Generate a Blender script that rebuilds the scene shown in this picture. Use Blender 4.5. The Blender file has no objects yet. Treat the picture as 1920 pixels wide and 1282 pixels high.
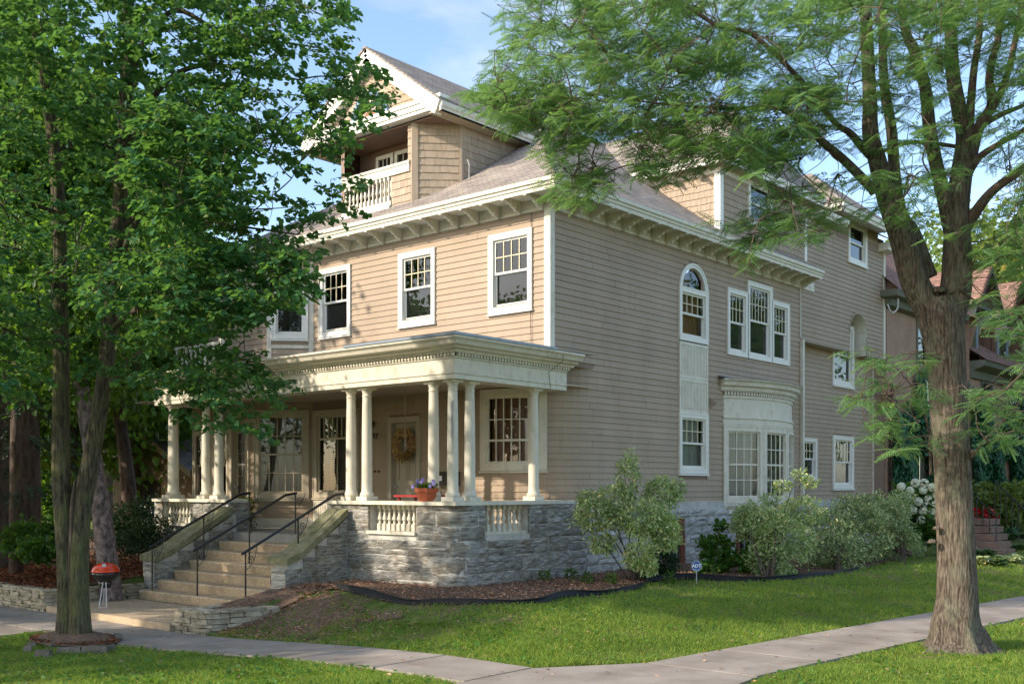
import bpy, math, random
import numpy as np
from mathutils import Vector, Matrix
random.seed(7); rng = np.random.default_rng(11)
C = bpy.context.scene.collection
S = bpy.context.scene
R = math.radians

# ------------------------------------------------------------------ camera
FPX, U0, V0 = 2010.0, 960.0, 915.0
TH = R(40.5)
DX, DY = -math.sin(TH), math.cos(TH)
RX, RY = math.cos(TH), math.sin(TH)
CAM = (13.386, -16.842, 2.0)
cam = bpy.data.cameras.new('camera'); cam_o = bpy.data.objects.new('camera', cam); C.objects.link(cam_o)
cam_o.location = CAM; cam_o.rotation_euler = (R(90), 0, TH)
cam.sensor_width = 36.0; cam.lens = 36.0*FPX/1920; cam.shift_y = (915-641)/1920
cam.clip_start = 0.1; cam.clip_end = 2000
S.camera = cam_o

# ------------------------------------------------------------------ world, sun, exposure
SUN_AZ = math.atan2(-0.45, -0.90)      # x, y of the direction towards the sun
SUN_EL = R(29)
sx, sy = math.sin(SUN_AZ), math.cos(SUN_AZ)
w = bpy.data.worlds.new('World'); S.world = w; w.use_nodes = True
nt = w.node_tree; nt.nodes.clear()
out = nt.nodes.new('ShaderNodeOutputWorld'); bg = nt.nodes.new('ShaderNodeBackground')
sky = nt.nodes.new('ShaderNodeTexSky'); sky.sky_type = 'NISHITA'; sky.sun_disc = False
sky.sun_elevation = SUN_EL; sky.sun_rotation = math.atan2(sx, sy)
sky.air_density = 1.0; sky.dust_density = 1.2; sky.ozone_density = 1.7
tc = nt.nodes.new('ShaderNodeTexCoord'); mp = nt.nodes.new('ShaderNodeMapping'); mp.inputs['Scale'].default_value = (1, 1, 2.6)
nz = nt.nodes.new('ShaderNodeTexNoise'); nz.inputs['Scale'].default_value = 2.3; nz.inputs['Detail'].default_value = 6; nz.inputs['Roughness'].default_value = .55
rp = nt.nodes.new('ShaderNodeValToRGB'); rp.color_ramp.elements[0].position = .50; rp.color_ramp.elements[1].position = .84
rp.color_ramp.elements[0].color = (0, 0, 0, 1); rp.color_ramp.elements[1].color = (.70, .70, .70, 1)
mx = nt.nodes.new('ShaderNodeMixRGB'); mx.inputs[2].default_value = (5.5, 4.85, 4.15, 1)
nt.links.new(tc.outputs['Generated'], mp.inputs[0]); nt.links.new(mp.outputs[0], nz.inputs['Vector'])
nt.links.new(nz.outputs['Fac'], rp.inputs[0]); nt.links.new(rp.outputs[0], mx.inputs[0])
nt.links.new(sky.outputs[0], mx.inputs[1]); nt.links.new(mx.outputs[0], bg.inputs[0])
bg.inputs[1].default_value = 0.15
nt.links.new(bg.outputs[0], out.inputs[0])
sun = bpy.data.lights.new('sun', 'SUN'); sun.energy = 2.7; sun.angle = R(0.9); sun.color = (1.0, .87, .72)
sun_o = bpy.data.objects.new('sun', sun); C.objects.link(sun_o)
sun_o.rotation_euler = Vector((-sx*math.cos(SUN_EL), -sy*math.cos(SUN_EL), -math.sin(SUN_EL))).to_track_quat('-Z', 'Y').to_euler()
S.view_settings.view_transform = 'Standard'; S.view_settings.look = 'None'
S.view_settings.exposure = 1.2; S.view_settings.gamma = 1; S.view_settings.use_curve_mapping = False
S.render.engine = 'CYCLES'

# ------------------------------------------------------------------ measuring helpers
def at(u, v, D):
    a = (u-U0)/FPX*D
    return Vector((CAM[0]+DX*D+RX*a, CAM[1]+DY*D+RY*a, 2.0+(V0-v)/FPX*D))
def onz(u, v, z):
    D = (2.0-z)*FPX/(v-V0); p = at(u, v, D); return Vector((p.x, p.y, z))
def sstep(a, b, x):
    t = min(1, max(0, (x-a)/(b-a))); return t*t*(3-2*t)
def walkz(x): return -.38 + .28*sstep(-2.5, 4.5, x)
def xin(y): return 6.85+.10*y if y < 30 else 9.85
def xout(y): return 8.25+.09*y if y < 30 else 10.95
YIN, YOUT = -7.0, -8.35
def hz(x, y):
    base = walkz(x)
    if -6.86 < x < -2.42 and -7.0 < y < -3.0: return -.47
    if x <= -6.86 and y > -6.9: return .02+.20*sstep(-6.9, -4.0, y)
    if -2.42 <= x < -1.75 and -6.6 < y < -3.0: return -.06+.28*sstep(-6.6, -4.3, y)
    d = min(y-(YIN-.03*max(0, x)), xin(y)-x)
    if d > 0:
        top = .22 if x > -3 else .22
        lo = base
        return lo+(top-lo)*sstep(-.1, 2.9, d)
    return base
def gp(u, v):
    z = 0.0
    for _ in range(12):
        p = onz(u, v, z); z = hz(p.x, p.y)
    return Vector((p.x, p.y, z))

# ------------------------------------------------------------------ materials
def newmat(name):
    m = bpy.data.materials.new(name); m.use_nodes = True; n = m.node_tree
    b = n.nodes['Principled BSDF']; return m, n, b
def N(n, t, **kw):
    x = n.nodes.new(t)
    for k, v in kw.items():
        if k in x.inputs: x.inputs[k].default_value = v
        else: setattr(x, k, v)
    return x
def ramp(n, src, stops, L):
    r = n.nodes.new('ShaderNodeValToRGB'); e = r.color_ramp.elements
    while len(e) < len(stops): e.new(.5)
    for i, (p, c) in enumerate(stops): e[i].position = p; e[i].color = (*c, 1)
    n.links.new(src, r.inputs[0]); return r.outputs[0]
def coords(n, scale=(1, 1, 1), kind='world'):
    g = n.nodes.new('ShaderNodeNewGeometry'); m = n.nodes.new('ShaderNodeMapping'); m.inputs['Scale'].default_value = scale
    n.links.new(g.outputs['Position'], m.inputs[0]); return m.outputs[0]
def noise_mat(name, stops, scale=4, stretch=(1, 1, 1), rough=.8, bump=.0, bscale=None, bstretch=None, detail=5, objrand=0.0, spec=.3, bdist=.02, second=None):
    m, n, b = newmat(name)
    t = N(n, 'ShaderNodeTexNoise', Scale=scale, Detail=detail, Roughness=.62)
    n.links.new(coords(n, stretch), t.inputs['Vector'])
    col = ramp(n, t.outputs['Fac'], stops, 0)
    if second:      # (mask scale, threshold lo, hi, colour, strength)
        sc, lo, hi, c2, st = second[:5]
        t2 = N(n, 'ShaderNodeTexNoise', Scale=sc, Detail=6, Roughness=.6)
        n.links.new(coords(n, second[5] if len(second) > 5 else (1, 1, 1)), t2.inputs['Vector'])
        msk = ramp(n, t2.outputs['Fac'], [(lo, (0, 0, 0)), (hi, (st, st, st))], 0)
        mxx = n.nodes.new('ShaderNodeMixRGB'); mxx.inputs[2].default_value = (*c2, 1)
        n.links.new(msk, mxx.inputs[0]); n.links.new(col, mxx.inputs[1]); col = mxx.outputs[0]
    if objrand:
        oi = n.nodes.new('ShaderNodeObjectInfo'); mr = n.nodes.new('ShaderNodeMapRange')
        mr.inputs['To Min'].default_value = 1-objrand; mr.inputs['To Max'].default_value = 1+objrand
        n.links.new(oi.outputs['Random'], mr.inputs['Value'])
        mm = n.nodes.new('ShaderNodeMixRGB'); mm.blend_type = 'MULTIPLY'; mm.inputs[0].default_value = 1
        n.links.new(col, mm.inputs[1]); n.links.new(mr.outputs[0], mm.inputs[2]); col = mm.outputs[0]
    n.links.new(col, b.inputs['Base Color']); b.inputs['Roughness'].default_value = rough
    b.inputs['Specular IOR Level'].default_value = spec
    if bump:
        t3 = N(n, 'ShaderNodeTexNoise', Scale=bscale or scale, Detail=8, Roughness=.65)
        n.links.new(coords(n, bstretch or stretch), t3.inputs['Vector'])
        bp = N(n, 'ShaderNodeBump', Strength=bump, Distance=bdist)
        n.links.new(t3.outputs['Fac'], bp.inputs['Height']); n.links.new(bp.outputs[0], b.inputs['Normal'])
    return m
M = {}
M['siding'] = noise_mat('siding', [(.3, (.338, .259, .182)), (.7, (.402, .311, .220))], 1.1, (1, 1, .6), .62, .12, 60, (1, 1, 4), objrand=.05, bdist=.004,
                        second=(3.0, .56, .78, (.23, .18, .125), .45, (3, 3, .5)))
M['wall_core'] = noise_mat('wall_core', [(.3, (.25, .18, .14)), (.7, (.29, .21, .16))], 1.1, rough=.8)
M['shingle_wall'] = noise_mat('shingle_wall', [(.3, (.33, .258, .182)), (.7, (.43, .338, .242))], 3, (6, 6, 1), .7, .3, 26, (3, 3, .35), objrand=.10, bdist=.006)
M['trim'] = noise_mat('trim', [(.3, (.62, .58, .47)), (.7, (.70, .66, .54))], 2.2, rough=.55, bump=.12, bscale=40, objrand=.04, spec=.35,
                      second=(4.5, .52, .74, (.36, .31, .21), .55, (1.6, 1.6, .8)))
M['trim_dark'] = noise_mat('trim_dark', [(.3, (.40, .35, .26)), (.7, (.47, .41, .31))], 2.2, rough=.6)
M['vinyl'] = noise_mat('vinyl', [(.3, (.72, .70, .62)), (.7, (.78, .76, .68))], 2, rough=.4, spec=.4)
M['muntin'] = noise_mat('muntin', [(.3, (.62, .55, .36)), (.7, (.66, .58, .40))], 2, rough=.5)
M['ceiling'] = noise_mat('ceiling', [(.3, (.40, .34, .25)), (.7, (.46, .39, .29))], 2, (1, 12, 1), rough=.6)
M['floor'] = noise_mat('floor', [(.3, (.26, .25, .235)), (.7, (.33, .315, .29))], 5, rough=.6, bump=.05)
M['iron'] = noise_mat('iron', [(.3, (.012, .012, .013)), (.7, (.02, .02, .02))], 5, rough=.35, spec=.5)
M['metal_flash'] = noise_mat('metal_flash', [(.3, (.22, .27, .33)), (.7, (.30, .35, .42))], 3, rough=.35, spec=.6)
M['blue_paint'] = noise_mat('blue_paint', [(.3, (.14, .25, .36)), (.7, (.2, .32, .43))], 3, rough=.5)
M['dark'] = noise_mat('dark', [(.3, (.008, .008, .008)), (.7, (.014, .013, .012))], 3, rough=.9)
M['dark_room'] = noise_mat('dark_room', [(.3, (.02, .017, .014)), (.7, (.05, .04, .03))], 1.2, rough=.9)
M['curtain'] = noise_mat('curtain', [(.35, (.35, .35, .31)), (.65, (.60, .60, .55))], 9, (1, 1, .02), rough=.9)
M['curtain_warm'] = noise_mat('curtain_warm', [(.35, (.28, .12, .07)), (.65, (.45, .22, .14))], 5, (1, 1, .05), rough=.9)
M['curtain_grey'] = noise_mat('curtain_grey', [(.35, (.17, .155, .125)), (.65, (.38, .35, .28))], 9, (1, 1, .02), rough=.9)
M['screen'] = noise_mat('screen', [(.3, (.045, .043, .042)), (.7, (.07, .065, .062))], 3, rough=.55, spec=.3)
M['concrete'] = noise_mat('concrete', [(.3, (.25, .215, .18)), (.7, (.35, .305, .26))], 1.4, rough=.85, bump=.25, bscale=60, bdist=.004, detail=8,
                          second=(1.3, .46, .66, (.17, .14, .11), .65))
M['agg'] = noise_mat('agg', [(.25, (.25, .18, .11)), (.5, (.46, .35, .23)), (.75, (.66, .55, .39))], 38, rough=.9, bump=.6, bscale=45, bdist=.006, detail=4,
                     second=(2.2, .5, .72, (.12, .10, .07), .5))
M['sandstone'] = noise_mat('sandstone', [(.3, (.16, .10, .075)), (.7, (.26, .17, .13))], 4, rough=.9, bump=.3)
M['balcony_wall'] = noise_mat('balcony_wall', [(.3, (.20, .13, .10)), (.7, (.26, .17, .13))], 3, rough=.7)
M['moss_cap'] = noise_mat('moss_cap', [(.25, (.13, .125, .06)), (.5, (.22, .215, .12)), (.75, (.36, .34, .25))], 7, rough=.95, bump=.5, bscale=30, bdist=.01,
                          second=(6, .55, .75, (.40, .37, .30), .5))
M['mortar'] = noise_mat('mortar', [(.3, (.40, .39, .35)), (.7, (.62, .60, .54))], 5, rough=.95, bump=.6, bscale=18, bdist=.02)
M['stone'] = noise_mat('stone', [(.32, (.15, .145, .13)), (.42, (.36, .35, .315)), (.55, (.53, .515, .46)), (.70, (.74, .72, .64))], 5.5, (1, 1, 4.5), .92, 1.0, 6.5, (1.2, 1.2, 8), 9, .22, bdist=.10,
                       second=(3.4, .48, .62, (.34, .27, .18), .6))
M['stone_pale'] = noise_mat('stone_pale', [(.28, (.29, .28, .25)), (.5, (.50, .485, .44)), (.75, (.70, .68, .61))], 5.5, (1, 1, 3), .92, .9, 6, (1.2, 1.2, 4), 9, .14, bdist=.06,
                       second=(2.6, .58, .74, (.25, .19, .12), .5))
M['limestone'] = noise_mat('limestone', [(.3, (.20, .165, .11)), (.5, (.40, .34, .24)), (.75, (.54, .48, .36))], 6, (1, 1, 2), .9, .7, 14, (1, 1, 3), 8, .2, bdist=.02,
                       second=(3.5, .56, .7, (.09, .095, .04), .6))
M['kerb_stone'] = noise_mat('kerb_stone', [(.3, (.11, .095, .075)), (.7, (.20, .17, .135))], 8, rough=.95, bump=.5, objrand=.25)
M['brick'] = noise_mat('brick', [(.3, (.16, .05, .028)), (.7, (.25, .085, .045))], 6, rough=.9, bump=.3, bscale=20, objrand=.15)
M['terracotta'] = noise_mat('terracotta', [(.3, (.42, .10, .045)), (.7, (.50, .13, .06))], 8, rough=.7)
M['red_enamel'] = noise_mat('red_enamel', [(.3, (.62, .05, .012)), (.7, (.68, .06, .015))], 3, rough=.22, spec=.6)
M['red_paint'] = noise_mat('red_paint', [(.3, (.25, .02, .02)), (.7, (.3, .03, .03))], 3, rough=.5)
M['black_enamel'] = noise_mat('black_enamel', [(.3, (.012, .012, .012)), (.7, (.02, .02, .02))], 3, rough=.25, spec=.6)
M['aluminium'] = noise_mat('aluminium', [(.3, (.42, .43, .44)), (.7, (.5, .5, .51))], 3, rough=.35, spec=.8)
M['plastic_black'] = noise_mat('plastic_black', [(.3, (.012, .013, .014)), (.7, (.022, .023, .025))], 4, rough=.6, spec=.2)
M['wreath'] = noise_mat('wreath', [(.3, (.34, .20, .07)), (.7, (.52, .35, .14))], 30, rough=.9)
M['rust_chain'] = noise_mat('rust_chain', [(.3, (.35, .27, .2)), (.7, (.45, .37, .3))], 30, rough=.6)
M['sign_blue'] = noise_mat('sign_blue', [(.3, (.012, .075, .30)), (.7, (.014, .085, .34))], 3, rough=.35, spec=.5)
M['sign_white'] = noise_mat('sign_white', [(.3, (.78, .80, .82)), (.7, (.8, .82, .85))], 3, rough=.4)
M['soil'] = noise_mat('soil', [(.25, (.07, .045, .03)), (.5, (.16, .105, .07)), (.75, (.30, .20, .14))], 14, rough=1, bump=.8, bscale=35, bdist=.02, detail=8)
M['lawn'] = noise_mat('lawn', [(.3, (.055, .095, .018)), (.5, (.10, .15, .03)), (.72, (.17, .20, .05))], 2.6, rough=1, bump=.6, bscale=50, bdist=.02, detail=8, spec=.1,
                      second=(1.1, .47, .62, (.20, .145, .09), .85))
M['stucco'] = noise_mat('stucco', [(.3, (.33, .21, .15)), (.7, (.42, .28, .20))], 1.5, rough=.9, bump=.35, bscale=30)
M['neigh_trim'] = noise_mat('neigh_trim', [(.3, (.12, .125, .09)), (.7, (.17, .17, .13))], 3, rough=.7)
M['neigh_wood'] = noise_mat('neigh_wood', [(.3, (.10, .06, .04)), (.7, (.19, .12, .085))], 6, (8, 8, .3), rough=.8)
M['brown_trim'] = noise_mat('brown_trim', [(.3, (.06, .025, .018)), (.7, (.10, .045, .032))], 6, rough=.6)
M['bark_dark'] = noise_mat('bark_dark', [(.34, (.022, .018, .012)), (.5, (.085, .073, .047)), (.7, (.17, .15, .10))], 24, (1.4, 1.4, .2), .95, 1.0, 18, (1.4, 1.4, .16), 8, bdist=.07,
                       second=(2.2, .48, .66, (.15, .17, .055), .55))
M['bark_grey'] = noise_mat('bark_grey', [(.38, (.05, .038, .028)), (.49, (.125, .098, .072)), (.60, (.20, .163, .125)), (.74, (.28, .235, .185))], 28, (1.6, 1.6, .22), .95, 1.0, 24, (1.6, 1.6, .20), 10, bdist=.06,
                       second=(5, .50, .66, (.19, .21, .14), .5, (1, 1, .4)))
M['bark_brown'] = noise_mat('bark_brown', [(.3, (.05, .035, .026)), (.5, (.12, .085, .065)), (.75, (.20, .155, .12))], 10, (1, 1, .3), .95, 1.0, 12, (1.5, 1.5, .3), 9, bdist=.04)
M['bark_mottled'] = noise_mat('bark_mottled', [(.35, (.06, .05, .045)), (.5, (.16, .12, .11)), (.62, (.24, .19, .18))], 9, (1, 1, .7), .9, .6, 12, detail=3)
M['car_white'] = noise_mat('car_white', [(.3, (.55, .55, .56)), (.7, (.6, .6, .6))], 2, rough=.25, spec=.6)
M['garage'] = noise_mat('garage', [(.3, (.20, .15, .10)), (.7, (.26, .20, .14))], 2, rough=.8)
M['ash_roof'] = None

def glass_mat():
    m = bpy.data.materials.new('window_glass'); m.use_nodes = True; n = m.node_tree; n.nodes.clear()
    o = n.nodes.new('ShaderNodeOutputMaterial'); mix = n.nodes.new('ShaderNodeMixShader')
    tr = n.nodes.new('ShaderNodeBsdfTransparent'); tr.inputs[0].default_value = (.80, .84, .82, 1)
    gl = n.nodes.new('ShaderNodeBsdfGlossy'); gl.inputs['Roughness'].default_value = .015; gl.inputs[0].default_value = (.95, .97, 1, 1)
    fr = N(n, 'ShaderNodeFresnel', IOR=1.62)
    t = N(n, 'ShaderNodeTexNoise', Scale=1.6, Detail=1); bp = N(n, 'ShaderNodeBump', Strength=.10, Distance=.02)
    n.links.new(coords(n), t.inputs['Vector']); n.links.new(t.outputs['Fac'], bp.inputs['Height']); n.links.new(bp.outputs[0], gl.inputs['Normal'])
    n.links.new(fr.outputs[0], mix.inputs[0]); n.links.new(tr.outputs[0], mix.inputs[1]); n.links.new(gl.outputs[0], mix.inputs[2])
    n.links.new(mix.outputs[0], o.inputs[0]); return m
M['glass'] = glass_mat()

def roof_mat(name, c1, c2, c3, zs=1.0):
    m, n, b = newmat(name)
    g = n.nodes.new('ShaderNodeNewGeometry'); sp = n.nodes.new('ShaderNodeSeparateXYZ'); n.links.new(g.outputs['Position'], sp.inputs[0])
    ad = N(n, 'ShaderNodeMath', operation='ADD'); n.links.new(sp.outputs[0], ad.inputs[0]); n.links.new(sp.outputs[1], ad.inputs[1])
    cb = n.nodes.new('ShaderNodeCombineXYZ'); n.links.new(ad.outputs[0], cb.inputs[0]); n.links.new(sp.outputs[2], cb.inputs[1])
    br = N(n, 'ShaderNodeTexBrick', Scale=1.0); br.inputs['Brick Width'].default_value = .30; br.inputs['Row Height'].default_value = .082*zs
    br.inputs['Mortar Size'].default_value = .006; br.inputs['Mortar Smooth'].default_value = .3; br.offset = .5
    br.inputs['Color1'].default_value = (*c1, 1); br.inputs['Color2'].default_value = (*c2, 1); br.inputs['Mortar'].default_value = (*c3, 1)
    n.links.new(cb.outputs[0], br.inputs['Vector'])
    t = N(n, 'ShaderNodeTexNoise', Scale=2.0, Detail=6); n.links.new(coords(n, (1, 1, 3)), t.inputs['Vector'])
    v = ramp(n, t.outputs['Fac'], [(.3, (.72, .72, .72)), (.7, (1.15, 1.12, 1.08))], 0)
    mm = n.nodes.new('ShaderNodeMixRGB'); mm.blend_type = 'MULTIPLY'; mm.inputs[0].default_value = 1
    n.links.new(br.outputs['Color'], mm.inputs[1]); n.links.new(v, mm.inputs[2]); n.links.new(mm.outputs[0], b.inputs['Base Color'])
    b.inputs['Roughness'].default_value = .95; b.inputs['Specular IOR Level'].default_value = .15
    inv = N(n, 'ShaderNodeMath', operation='SUBTRACT'); inv.inputs[0].default_value = 1; n.links.new(br.outputs['Fac'], inv.inputs[1])
    t4 = N(n, 'ShaderNodeTexNoise', Scale=80, Detail=3); n.links.new(coords(n), t4.inputs['Vector'])
    a2 = N(n, 'ShaderNodeMath', operation='MULTIPLY_ADD'); a2.inputs[1].default_value = .35; n.links.new(t4.outputs['Fac'], a2.inputs[0]); n.links.new(inv.outputs[0], a2.inputs[2])
    bp = N(n, 'ShaderNodeBump', Strength=.8, Distance=.012); n.links.new(a2.outputs[0], bp.inputs['Height']); n.links.new(bp.outputs[0], b.inputs['Normal'])
    return m
M['roof'] = roof_mat('roof_shingles', (.36, .315, .272), (.275, .24, .21), (.11, .095, .085))
M['roof_red'] = roof_mat('roof_red', (.31, .19, .15), (.24, .145, .115), (.09, .05, .04), 1.6)

def leaf_mat(name, c1, c2, tc_, trans=.45, rough=.5, spec=.35):
    m, n, b = newmat(name)
    g = n.nodes.new('ShaderNodeNewGeometry')
    cm = tuple((a_+b_)/2 for a_, b_ in zip(c1, c2)); col = ramp(n, g.outputs['Random Per Island'], [(.0, c1), (.55, cm), (.93, c2), (1.0, (c2[0]*1.7+.01, c2[1]*1.12, c2[2]*.8))], 0)
    t = N(n, 'ShaderNodeTexNoise', Scale=.8, Detail=3); n.links.new(coords(n), t.inputs['Vector'])
    v = ramp(n, t.outputs['Fac'], [(.3, (.75, .78, .8)), (.7, (1.2, 1.15, 1.0))], 0)
    mm = n.nodes.new('ShaderNodeMixRGB'); mm.blend_type = 'MULTIPLY'; mm.inputs[0].default_value = 1
    n.links.new(col, mm.inputs[1]); n.links.new(v, mm.inputs[2])
    n.links.new(mm.outputs[0], b.inputs['Base Color']); b.inputs['Roughness'].default_value = rough; b.inputs['Specular IOR Level'].default_value = spec
    tl = n.nodes.new('ShaderNodeBsdfTranslucent'); tl.inputs[0].default_value = (*tc_, 1)
    ms = n.nodes.new('ShaderNodeMixShader'); ms.inputs[0].default_value = trans
    o = n.nodes['Material Output']; n.links.new(b.outputs[0], ms.inputs[1]); n.links.new(tl.outputs[0], ms.inputs[2]); n.links.new(ms.outputs[0], o.inputs[0])
    return m
M['linden'] = leaf_mat('linden_leaf', (.026, .108, .052), (.070, .185, .072), (.16, .33, .05), .44, .65, .22)
M['linden_bract'] = leaf_mat('linden_bract', (.16, .24, .06), (.26, .32, .10), (.3, .38, .08), .4)
M['locust'] = leaf_mat('locust_leaf', (.09, .215, .095), (.18, .325, .13), (.27, .46, .10), .46)
M['bg_leaf'] = leaf_mat('background_leaf', (.028, .095, .02), (.075, .17, .032), (.20, .36, .03), .48)
M['bg_leaf_pale'] = leaf_mat('pale_leaf', (.12, .19, .05), (.20, .28, .08), (.34, .42, .08), .5)
M['spruce'] = leaf_mat('spruce_needle', (.025, .055, .03), (.05, .09, .055), (.05, .09, .03), .2)
M['yew'] = leaf_mat('yew_needle', (.016, .045, .018), (.04, .09, .035), (.05, .11, .02), .2)
M['dogwood_green'] = leaf_mat('dogwood_green', (.14, .30, .07), (.24, .42, .11), (.36, .5, .14), .35)
M['dogwood_deep'] = leaf_mat('dogwood_deep', (.085, .17, .05), (.15, .26, .08), (.22, .36, .10), .35)
M['dogwood_cream'] = leaf_mat('dogwood_cream', (.58, .66, .34), (.72, .78, .46), (.6, .66, .36), .3)
M['weed'] = leaf_mat('weed_leaf', (.045, .14, .02), (.09, .21, .035), (.2, .36, .03), .4)
M['ivy'] = leaf_mat('ivy_leaf', (.022, .10, .055), (.05, .16, .075), (.06, .2, .04), .25)
M['grass'] = leaf_mat('grass_blade', (.11, .205, .035), (.25, .325, .07), (.34, .48, .06), .42, .6, .2)
M['hosta_green'] = leaf_mat('hosta_green', (.07, .15, .05), (.12, .22, .08), (.2, .3, .08), .3)
M['litter'] = leaf_mat('dry_leaf', (.20, .10, .065), (.55, .36, .26), (.3, .18, .1), .15, .8, .1)
M['chips'] = leaf_mat('wood_chip', (.12, .04, .022), (.34, .14, .075), (.1, .04, .02), .05, .9, .1)
M['petal_white'] = leaf_mat('petal_white', (.70, .74, .60), (.82, .84, .74), (.7, .72, .6), .3)
M['petal_purple'] = leaf_mat('petal_purple', (.24, .20, .62), (.42, .36, .78), (.4, .3, .7), .3)
M['petal_red'] = leaf_mat('petal_red', (.45, .01, .02), (.55, .02, .03), (.4, .02, .02), .3)

# ------------------------------------------------------------------ mesh helpers
WO = {}          # world offset of every object
class MB:
    def __init__(s): s.v = []; s.f = []; s.m = []
    def add(s, vs, fs, mi=0):
        k = len(s.v); s.v += [tuple(p) for p in vs]; s.f += [tuple(i+k for i in f) for f in fs]; s.m += [mi]*len(fs)
    def box(s, x0, x1, y0, y1, z0, z1, mi=0):
        s.add([(x0, y0, z0), (x1, y0, z0), (x1, y1, z0), (x0, y1, z0), (x0, y0, z1), (x1, y0, z1), (x1, y1, z1), (x0, y1, z1)],
              [(0, 3, 2, 1), (4, 5, 6, 7), (0, 1, 5, 4), (1, 2, 6, 5), (2, 3, 7, 6), (3, 0, 4, 7)], mi)
    def prism(s, poly, ext, mi=0):      # poly: list of 3d points, ext: vector
        n = len(poly); e = Vector(ext); a = [Vector(p) for p in poly]
        s.add(a+[p+e for p in a], [tuple(range(n))[::-1], tuple(range(n, 2*n))]+[(i, (i+1) % n, n+(i+1) % n, n+i) for i in range(n)], mi)
    def lathe(s, prof, cx=0, cy=0, seg=14, mi=0):
        k = len(prof); vs = []; fs = []
        for r, z in prof:
            for j in range(seg):
                a = 2*math.pi*j/seg; vs.append((cx+r*math.cos(a), cy+r*math.sin(a), z))
        for i in range(k-1):
            for j in range(seg): fs.append((i*seg+j, i*seg+(j+1) % seg, (i+1)*seg+(j+1) % seg, (i+1)*seg+j))
        fs.append(tuple(range(seg))[::-1]); fs.append(tuple((k-1)*seg+j for j in range(seg)))
        s.add(vs, fs, mi)
    def tube(s, pts, rad, seg=8, mi=0, bumpy=0.0, cap=True, flute=None):
        pts = [Vector(p) for p in pts]; n = len(pts)
        if not hasattr(rad, '__len__'): rad = [rad]*n
        up = Vector((0, 0, 1)); prev = None; vs = []; fs = []
        for i, p in enumerate(pts):
            t = (pts[min(i+1, n-1)]-pts[max(i-1, 0)])
            t = t.normalized() if t.length > 1e-9 else up
            if prev is None:
                a = t.cross(Vector((1, 0, .01))); a = a.normalized() if a.length > 1e-3 else t.cross(Vector((0, 1, 0))).normalized()
            else:
                a = (prev-t*prev.dot(t)).normalized()
            prev = a; b = t.cross(a)
            for j in range(seg):
                an = 2*math.pi*j/seg; r = rad[i]
                if flute: r *= flute(an, i, p)
                if bumpy: r *= 1+bumpy*(random.random()-.5)
                vs.append(p+a*(r*math.cos(an))+b*(r*math.sin(an)))
        for i in range(n-1):
            for j in range(seg): fs.append((i*seg+j, i*seg+(j+1) % seg, (i+1)*seg+(j+1) % seg, (i+1)*seg+j))
        if cap: fs.append(tuple(range(seg))[::-1]); fs.append(tuple((n-1)*seg+j for j in range(seg)))
        s.add(vs, fs, mi)
def tagp(o, label=None, cat=None, group=None, kind=None):
    if label: o['label'] = label
    if cat: o['category'] = cat
    if group: o['group'] = group
    if kind: o['kind'] = kind
    return o
def thing(name, loc, label, cat, group=None):
    o = bpy.data.objects.new(name, None); C.objects.link(o); o.location = loc; o.empty_display_size = .2
    WO[o.name] = Vector(loc); tagp(o, label, cat, group); return o
def link(name, me, parent, loc=(0, 0, 0), label=None, kind=None, rot=None):
    o = bpy.data.objects.new(name, me); C.objects.link(o); pw = Vector((0, 0, 0))
    if parent is not None: o.parent = parent; pw = WO[parent.name]
    o.location = Vector(loc)-pw; WO[o.name] = Vector(loc)
    if rot: o.rotation_euler = rot
    if label: o['label'] = label
    if kind: o['kind'] = kind
    return o
def mesh(name, mb, mats, smooth=False):
    me = bpy.data.meshes.new(name); me.from_pydata(mb.v, [], mb.f)
    if not isinstance(mats, (list, tuple)): mats = [mats]
    for m in mats: me.materials.append(M[m])
    if len(mats) > 1: me.polygons.foreach_set('material_index', mb.m)
    if smooth: me.polygons.foreach_set('use_smooth', [True]*len(me.polygons))
    me.update(); return me
def part(name, mb, mats, parent=None, smooth=False, label=None, kind=None, base=None):
    """one mesh object from world coordinates; base moves its origin"""
    if base is not None:
        b = Vector(base); mb.v = [(p[0]-b.x, p[1]-b.y, p[2]-b.z) for p in mb.v]
        return link(name, mesh(name, mb, mats, smooth), parent, b, label, kind)
    return link(name, mesh(name, mb, mats, smooth), parent, (0, 0, 0), label, kind)
def npmesh(name, V, F, mats, midx=None, smooth=False):
    """V (n,3), F (m,k) uniform face size"""
    me = bpy.data.meshes.new(name); k = F.shape[1]
    me.vertices.add(len(V)); me.vertices.foreach_set('co', np.ascontiguousarray(V, dtype=np.float32).ravel())
    me.loops.add(F.size); me.loops.foreach_set('vertex_index', F.astype(np.int32).ravel())
    me.polygons.add(len(F)); me.polygons.foreach_set('loop_start', np.arange(0, F.size, k, dtype=np.int32))
    me.polygons.foreach_set('loop_total', np.full(len(F), k, dtype=np.int32))
    if not isinstance(mats, (list, tuple)): mats = [mats]
    for m in mats: me.materials.append(M[m])
    if midx is not None: me.polygons.foreach_set('material_index', midx.astype(np.int32))
    if smooth: me.polygons.foreach_set('use_smooth', np.ones(len(F), dtype=bool))
    me.update(calc_edges=True); me.validate(); return me
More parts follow.
